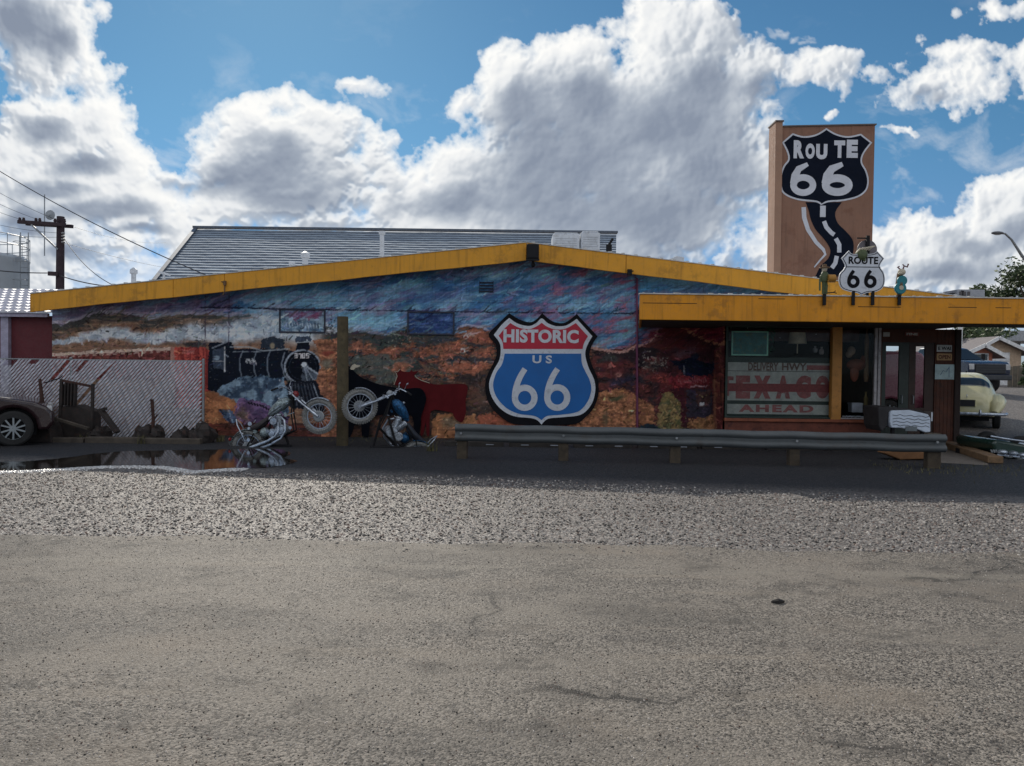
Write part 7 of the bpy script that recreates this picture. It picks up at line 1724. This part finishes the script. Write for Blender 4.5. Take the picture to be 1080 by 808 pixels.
# air conditioner on canopy
Ya = 17.6; a_, b_ = at(1006,314,Ya), at(1039,305.5,Ya); r_ = empty('rooftop_air_conditioner', (a_.x, Ya, CZT), 'grey air conditioner with a black grille on the flat canopy', 'air conditioner', world=True)
mb = MB(); mb.box((a_.x+.08,Ya,CZT), (b_.x,Ya+.6,b_.z)); mb.build('casing', mat('ac_grey', rgb(150,152,158), rough=.6), r_, bevel=.015); mb = MB(); mb.box((at(1020.5,0,Ya).x,Ya-.006,CZT+.02), (at(1024,0,Ya).x,Ya-.001,b_.z-.03)); mb.build('grille', BLACKM, r_); mb = MB(); mb.box((a_.x,Ya+.1,CZT), (a_.x+.078,Ya+.4,b_.z-.08)); mb.build('side_box', BLACKM, r_)
for k in range(3): mb = MB(); mb.box((a_.x+.12+k*.09,Ya-.01,CZT+.05), (a_.x+.18+k*.09,Ya-.001,b_.z-.05)); mb.build('duct', mat('duct_dark', rgb(90,85,85)), r_)
# ---- utility pole with wires
DP = mat('pole_dark', rgb(62,50,56), rough=.9, var=.3); YU = 30.0
p0, p1 = at(63,400,YU), at(64,228.5,YU)
up_ = empty('utility_pole', (p0.x, YU, 0), 'dark wooden utility pole with a lopsided crossarm behind the shop', 'utility pole', world=True)
mb = MB(); mb.tube([(p0.x,YU,-.2),(p0.x,YU,3.5),(p1.x,YU,p1.z)], [.17,.155,.135], 12); mb.build('pole', DP, up_, smooth=True)
L_, R_ = at(19,234,YU-.25), at(69,237,YU-.25); mb = MB(); mb.beam(L_, R_, .10, .13); mb.beam(L_+Vector((0,.5,.02)), R_+Vector((0,.5,.02)), .10, .13); mb.build('crossarm', DP, up_)
mb = MB(); mb.beam(at(33,237,YU-.3), at(61,263,YU-.15), .05, .06); mb.build('brace', GREYM, up_)
mb = MB(); mb.beam(at(51,288.5,YU-.2), at(61,289,YU-.2), .09, .16); mb.build('stub_arm', DP, up_)
for k, px in enumerate((21,25,38,42,58,61,68)):
    c_ = at(px, 231.5+.03*px, YU-.25); mb = MB(); mb.lathe([(.015,-.10),(.05,-.02),(.06,.02),(.04,.06),(.05,.09),(0,.11)], tuple(c_), n=8); mb.build('insulator', DP, up_, smooth=True)
mb = MB(); 
for k in range(4): c_ = at(66.5, 246+k*3.2, YU-.2); mb = MB(); mb.ball(tuple(c_), (.07,.07,.05), 8, 6); mb.build('insulator', GREYM, up_)
WIRE = mat('wire_black', (.02,.02,.025), rough=.6)
def wire(P, Q, sag, r_, label, grp=None):
    P, Q = Vector(P), Vector(Q); pts = []
    for k in range(25): t_ = k/24; q = P.lerp(Q, t_); q.z -= sag*4*t_*(1-t_); pts.append(q)
    mb = MB(); mb.tube(pts, r_, 5); return tag(mb.build('overhead_wire', WIRE, smooth=True), label, 'wire', grp)
wire(at(-60,142,24), at(236,298,YF-.05), .25, .012, 'thickest black cable crossing the sky down to the yellow fascia')
wire(at(67,250,YU), at(122,302,22), .25, .012, 'cable dropping steeply from the utility pole to the roof')
wire(at(-60,276,YU), at(52,288,YU), .12, .02, 'twisted cable running left from the pole\'s stub arm'); wire(at(60,289.5,YU), at(150,303,24), .15, .02, 'twisted cable running right from the pole\'s stub arm')
WG = 'thin wires on the utility pole'
ws_ = [((21,231),(-80,176),'leftmost thin wire leaving the crossarm\'s far end'),((40,231.5),(-80,165),'thin wire leaving the middle of the crossarm to the upper left'),((60,232),(-80,150),'highest thin wire leaving the pole top to the left'),((68,236),(175,256),'thin wire going right from the pole top, highest on the right'),((67,250),(-80,228),'low thin wire going left from the pole\'s side insulators'),((67,256),(240,290),'lower thin wire going right from the pole\'s side insulators'),((66,246),(-80,212),'upper thin wire going left from the pole\'s side insulators')]
for a_, b_, lb in ws_: wire(at(a_[0],a_[1],YU-.25), at(b_[0],b_[1],YU+(18 if b_[0] > 0 else 0)), .25, .007, lb, WG)
# ---- storage tank
YK2 = 42.0; px_r = 20.5
tr = at(px_r,258,YK2); rT = 3.2; cx_ = tr.x-rT
tk = empty('storage_tank', (cx_, YK2, 0), 'grey cylindrical storage tank with railing and ladder at the far left', 'tank', world=True)
zt_ = at(0,258,YK2-rT).z-.1
mb = MB(); mb.lathe([(rT,0),(rT,zt_-.25),(rT+.03,zt_-.2),(rT+.03,zt_-.12),(rT,zt_-.08),(rT-.05,zt_),(0,zt_+.35)], (cx_,YK2,0), n=48); mb.build('shell', mat('tank_grey', rgb(150,156,162,1.6), rough=.7, var=.08, vscale=.6, dirt=rgb(90,90,95), dirt_amt=.3), tk, smooth=True)
mb = MB(); nr = 24
for h_ in (.55, 1.05): mb.tube([(cx_+rT*math.cos(2*math.pi*k/nr), YK2+rT*math.sin(2*math.pi*k/nr), zt_+h_) for k in range(nr)], .025, 5, closed=True)
for k in range(nr): a = 2*math.pi*k/nr; mb.tube([(cx_+rT*math.cos(a), YK2+rT*math.sin(a), zt_-.1), (cx_+rT*math.cos(a), YK2+rT*math.sin(a), zt_+1.05)], .022, 4)
mb.build('railing', mat('rail_grey', rgb(150,156,162), rough=.5), tk)
mb = MB(); lx = tr.x+.25
for dx in (0,.42): mb.tube([(lx+dx,YK2-.3,0),(lx+dx,YK2-.3,zt_+1.2)], .03, 5)
z_ = .3
while z_ < zt_+1.1: mb.tube([(lx,YK2-.3,z_),(lx+.42,YK2-.3,z_)], .018, 4); z_ += .32
for k in range(7): zc = 2+k*1.0; mb.tube([(lx,YK2-.3,zc),(lx-.1,YK2-.8,zc),(lx+.21,YK2-1.05,zc),(lx+.52,YK2-.8,zc),(lx+.42,YK2-.3,zc)], .015, 4) if zc < zt_+1 else None
mb.build('ladder', mat('rail_grey', (0,0,0)), tk)
mb = MB(); ax_ = at(13,240,YK2-rT+.5); mb.tube([(ax_.x,YK2,zt_),(ax_.x,YK2,zt_+3.3)], .03, 5); mb.lathe([(0,0),(.25,.08),(.27,.1)], (ax_.x+.3,YK2-.1,zt_+2.2), 'y', 12); mb.build('antenna', mat('rail_grey', (0,0,0)), tk)
# ---- right background: houses, hedge trees, lamp
HW = mat('house_tan', rgb(190,165,140), rough=.8); HW2 = mat('house_pink', rgb(190,120,98), rough=.8); HR = mat('house_roof_grey', rgb(118,112,112), rough=.85, var=.15, vscale=5); HT = mat('trim_white', rgb(222,222,222), rough=.6)
def house(name, label, pxl, pxr, pxpk, pyeave, pypk, Y, wallm, garage):
    gzv = gz(20, Y); a_, b_, c_ = at(pxl,pyeave,Y), at(pxr,pyeave,Y), at(pxpk,pypk,Y)
    h = empty(name, ((a_.x+b_.x)/2, Y, gzv), label, 'house', world=True)
    mb = MB(); mb.prism([(a_.x+.3,gzv-.2),(b_.x-.3,gzv-.2),(b_.x-.3,a_.z),(c_.x,c_.z-.15),(a_.x+.3,a_.z)], Y, Y+9); mb.build('wall', wallm, h)
    mb = MB()
    for (e1, s_) in ((a_, -1), (b_, 1)):
        i0 = [mb.pt(p) for p in ((e1.x+s_*.3,Y-.5,e1.z-.15+(b_.z-a_.z if 0 else 0)),(c_.x,Y-.5,c_.z),(c_.x,Y+9.3,c_.z),(e1.x+s_*.3,Y+9.3,e1.z-.15),(e1.x+s_*.3,Y-.5,e1.z-.33),(c_.x,Y-.5,c_.z-.18),(c_.x,Y+9.3,c_.z-.18),(e1.x+s_*.3,Y+9.3,e1.z-.33))]
        for f in ((0,1,2,3),(4,7,6,5),(0,4,5,1),(3,2,6,7),(0,3,7,4)): mb.face([i0[k] for k in f])
    mb.build('roof', HR, h)
    mb = MB(); 
    for e1, s_ in ((a_, -1), (b_, 1)): mb.beam((e1.x+s_*.3,Y-.53,e1.z-.25), (c_.x,Y-.53,c_.z-.10), .06, .22)
    mb.build('bargeboard', HT, h)
    if garage:
        g0, g1 = at(garage[0],0,Y).x, at(garage[1],0,Y).x; mb = MB(); mb.box((g0,Y-.05,gzv), (g1,Y-.003,gzv+2.2)); go = mb.build('garage_door', HT, h, bevel=.02)
        for k in range(3): mb = MB(); mb.box((g0+.05,Y-.06,gzv+.5+k*.55), (g1-.05,Y-.051,gzv+.54+k*.55)); mb.build('panel_seam', GREYM, go)
    else:
        wx = (a_.x+b_.x)/2; mb = MB(); mb.box((wx-.6,Y-.04,gzv+1.0), (wx+.6,Y-.003,gzv+2.0)); go = mb.build('window', HT, h); mb = MB(); mb.box((wx-.52,Y-.05,gzv+1.08), (wx+.52,Y-.041,gzv+1.92)); mb.build('pane', CGL, go)
    return h
house('gabled_house', 'tan house with grey roof and white garage door behind the pickup', 1022, 1082, 1049, 370, 355, 52, HW, (1052,1074))
house('gabled_house', 'low pinkish house with white gable trim, left of the tan house', 1012, 1052, 1034, 372.5, 362.5, 47, HW2, None)
mb = MB(); hq = at(1100,343,60); mb.box((at(1040,0,60).x,60,at(0,345,60).z-.1), (hq.x+8,66,at(0,339,60).z+.25))
for x_ in (at(1072,0,60).x, at(1100,0,60).x): mb.box((x_,62,0), (x_+.25,62.25,at(0,345,60).z))
tag(mb.build('flat_carport', mat('carport_grey', rgb(170,172,176), rough=.6)), 'long flat grey carport roof beyond the houses', 'carport')
mb = MB(); pz = at(1022,350,44); mb.tube([(at(1021,0,44).x,44,0),(at(1021,0,44).x,44,at(0,347,44).z+1.0)], .12, 8); tag(mb.build('pale_post', HT), 'pale post standing left of the pink house', 'post')
LEAF = bpy.data.materials.new('foliage'); LEAF.use_nodes = True
t = NT(LEAF.node_tree); b = t.n['Principled BSDF']; oi = t.add('ShaderNodeNewGeometry').outputs['Random Per Island']
t.put(b, 'Base Color', t.mix(oi, (.030,.055,.018), (.095,.13,.045))); b.inputs['Roughness'].default_value = .65; b.inputs['Transmission Weight'].default_value = 0
BARK = mat('bark', (.09,.07,.05), rough=.95, var=.3)
def tree(name, x, y, h, crown, label, leaf=.16, n=1500, seed=1, cat='tree', group=None, low=.35):
    g0 = gz(x, y); r_ = empty(name, (x, y, g0), label, cat, group); rs = random.Random(seed)
    mb = MB(); tips = []
    mb.tube([(0,0,-.2),(.05,0,h*.25),(rs.uniform(-.2,.2),0,h*.5)], [h*.035,h*.028,h*.018], 8)
    for k in range(9):
        a = rs.random()*6.3; z0 = h*rs.uniform(.22,.5); rr_ = crown*rs.uniform(.4,.8); tip = (rr_*math.cos(a), rr_*math.sin(a), h*rs.uniform(low+.15,.9)); tips.append(tip)
        mb.tube([(0,0,z0),(tip[0]*.5,tip[1]*.5,(z0+tip[2])/2+.1),tip], [h*.014,h*.009,h*.003], 6)
    mb.build('trunk', BARK, r_, smooth=True)
    cl = [(t_, crown*rs.uniform(.28,.5)) for t_ in tips]+[((rs.gauss(0,crown*.4),rs.gauss(0,crown*.4),h*rs.uniform(low,.93)), crown*rs.uniform(.2,.42)) for _ in range(12)]
    mb = MB()
    for k in range(n):
        c_, r0 = cl[rs.randrange(len(cl))]
        v_ = Vector((rs.gauss(0,1),rs.gauss(0,1),rs.gauss(0,1))).normalized()*r0*(rs.random()**.4); q = Vector(c_)+v_
        q.z = min(q.z, h); d1 = Vector((rs.gauss(0,1),rs.gauss(0,1),rs.gauss(0,1))).normalized()*leaf*rs.uniform(.6,1.3); d2 = d1.orthogonal().normalized()*leaf*.55
        mb.face([mb.pt(q-d1), mb.pt(q+d2), mb.pt(q+d1), mb.pt(q-d2)])
    mb.build('crown', LEAF, r_)
tx = at(1078,300,64); tree('broadleaf_tree', tx.x+1.2, 64, tx.z+1.4, 3.3, 'leafy green tree rising above the right end of the canopy', .22, 4200, 3, low=.62)
tx = at(1052,310,66); tree('broadleaf_tree', tx.x, 66, tx.z+.0, 1.8, 'smaller green tree left of the big one above the canopy', .2, 1300, 4, low=.65)
tx = at(1033,350,58); tree('broadleaf_tree', tx.x, 58, 5.0, 2.6, 'dark green tree behind the pink house', .2, 3600, 5, low=.2)
tx = at(1018,355,56); tree('broadleaf_tree', tx.x, 56, 4.4, 1.6, 'narrow green tree by the pale post', .2, 1500, 6, low=.2)
tx = at(1076,400,44); tree('garden_shrub', tx.x+.6, 44, 1.7, .55, 'grey-green shrub at the right edge before the tan house', .10, 1200, 7, 'shrub', low=.1)
tx = at(607,300,YT-.5)
# street lamp: curved arm entering from the right
YL = 32.0; pts = [at(1120,400,YL), at(1112,330,YL), at(1096,292,YL), at(1078,270,YL), at(1067,253,YL), at(1060,246.5,YL), at(1054,246,YL)]
sl = empty('street_lamp', (pts[0].x, YL, 0), 'grey street lamp with a long slanting arm at the right edge', 'street lamp', world=True)
mb = MB(); mb.tube([(pts[0].x,YL,-.1)]+[tuple(p) for p in pts], [.11,.10,.09,.075,.06,.045,.04,.035], 8); mb.build('arm', GREYM, sl, smooth=True)
c_ = at(1052,245.8,YL); mb = MB(); mb.ball(tuple(c_), (.26,.12,.07), 12, 8); mb.build('lamp_head', mat('lamp_head_grey', (.12,.12,.13), rough=.5), sl, smooth=True); mb = MB(); mb.ball((c_.x,c_.y,c_.z-.04), (.17,.08,.05), 10, 6); mb.build('lens', mat('lamp_lens', (0,0,0)), sl, smooth=True)
# wooden fence left of garden, kerb line of the far street
mb = MB(); q0, q1 = at(1044,0,42).x, at(1200,0,42).x
x_ = at(1073,0,45).x
for k in range(14): mb.box((x_+k*.3,45,gz(20,45)-.1), (x_+k*.3+.26,45.04,gz(20,45)+1.2+.03*(k % 3)))
tag(mb.build('picket_fence', mat('picket_grey', rgb(120,112,100), rough=.9)), 'grey board fence beside the tan house at the right edge', 'fence')
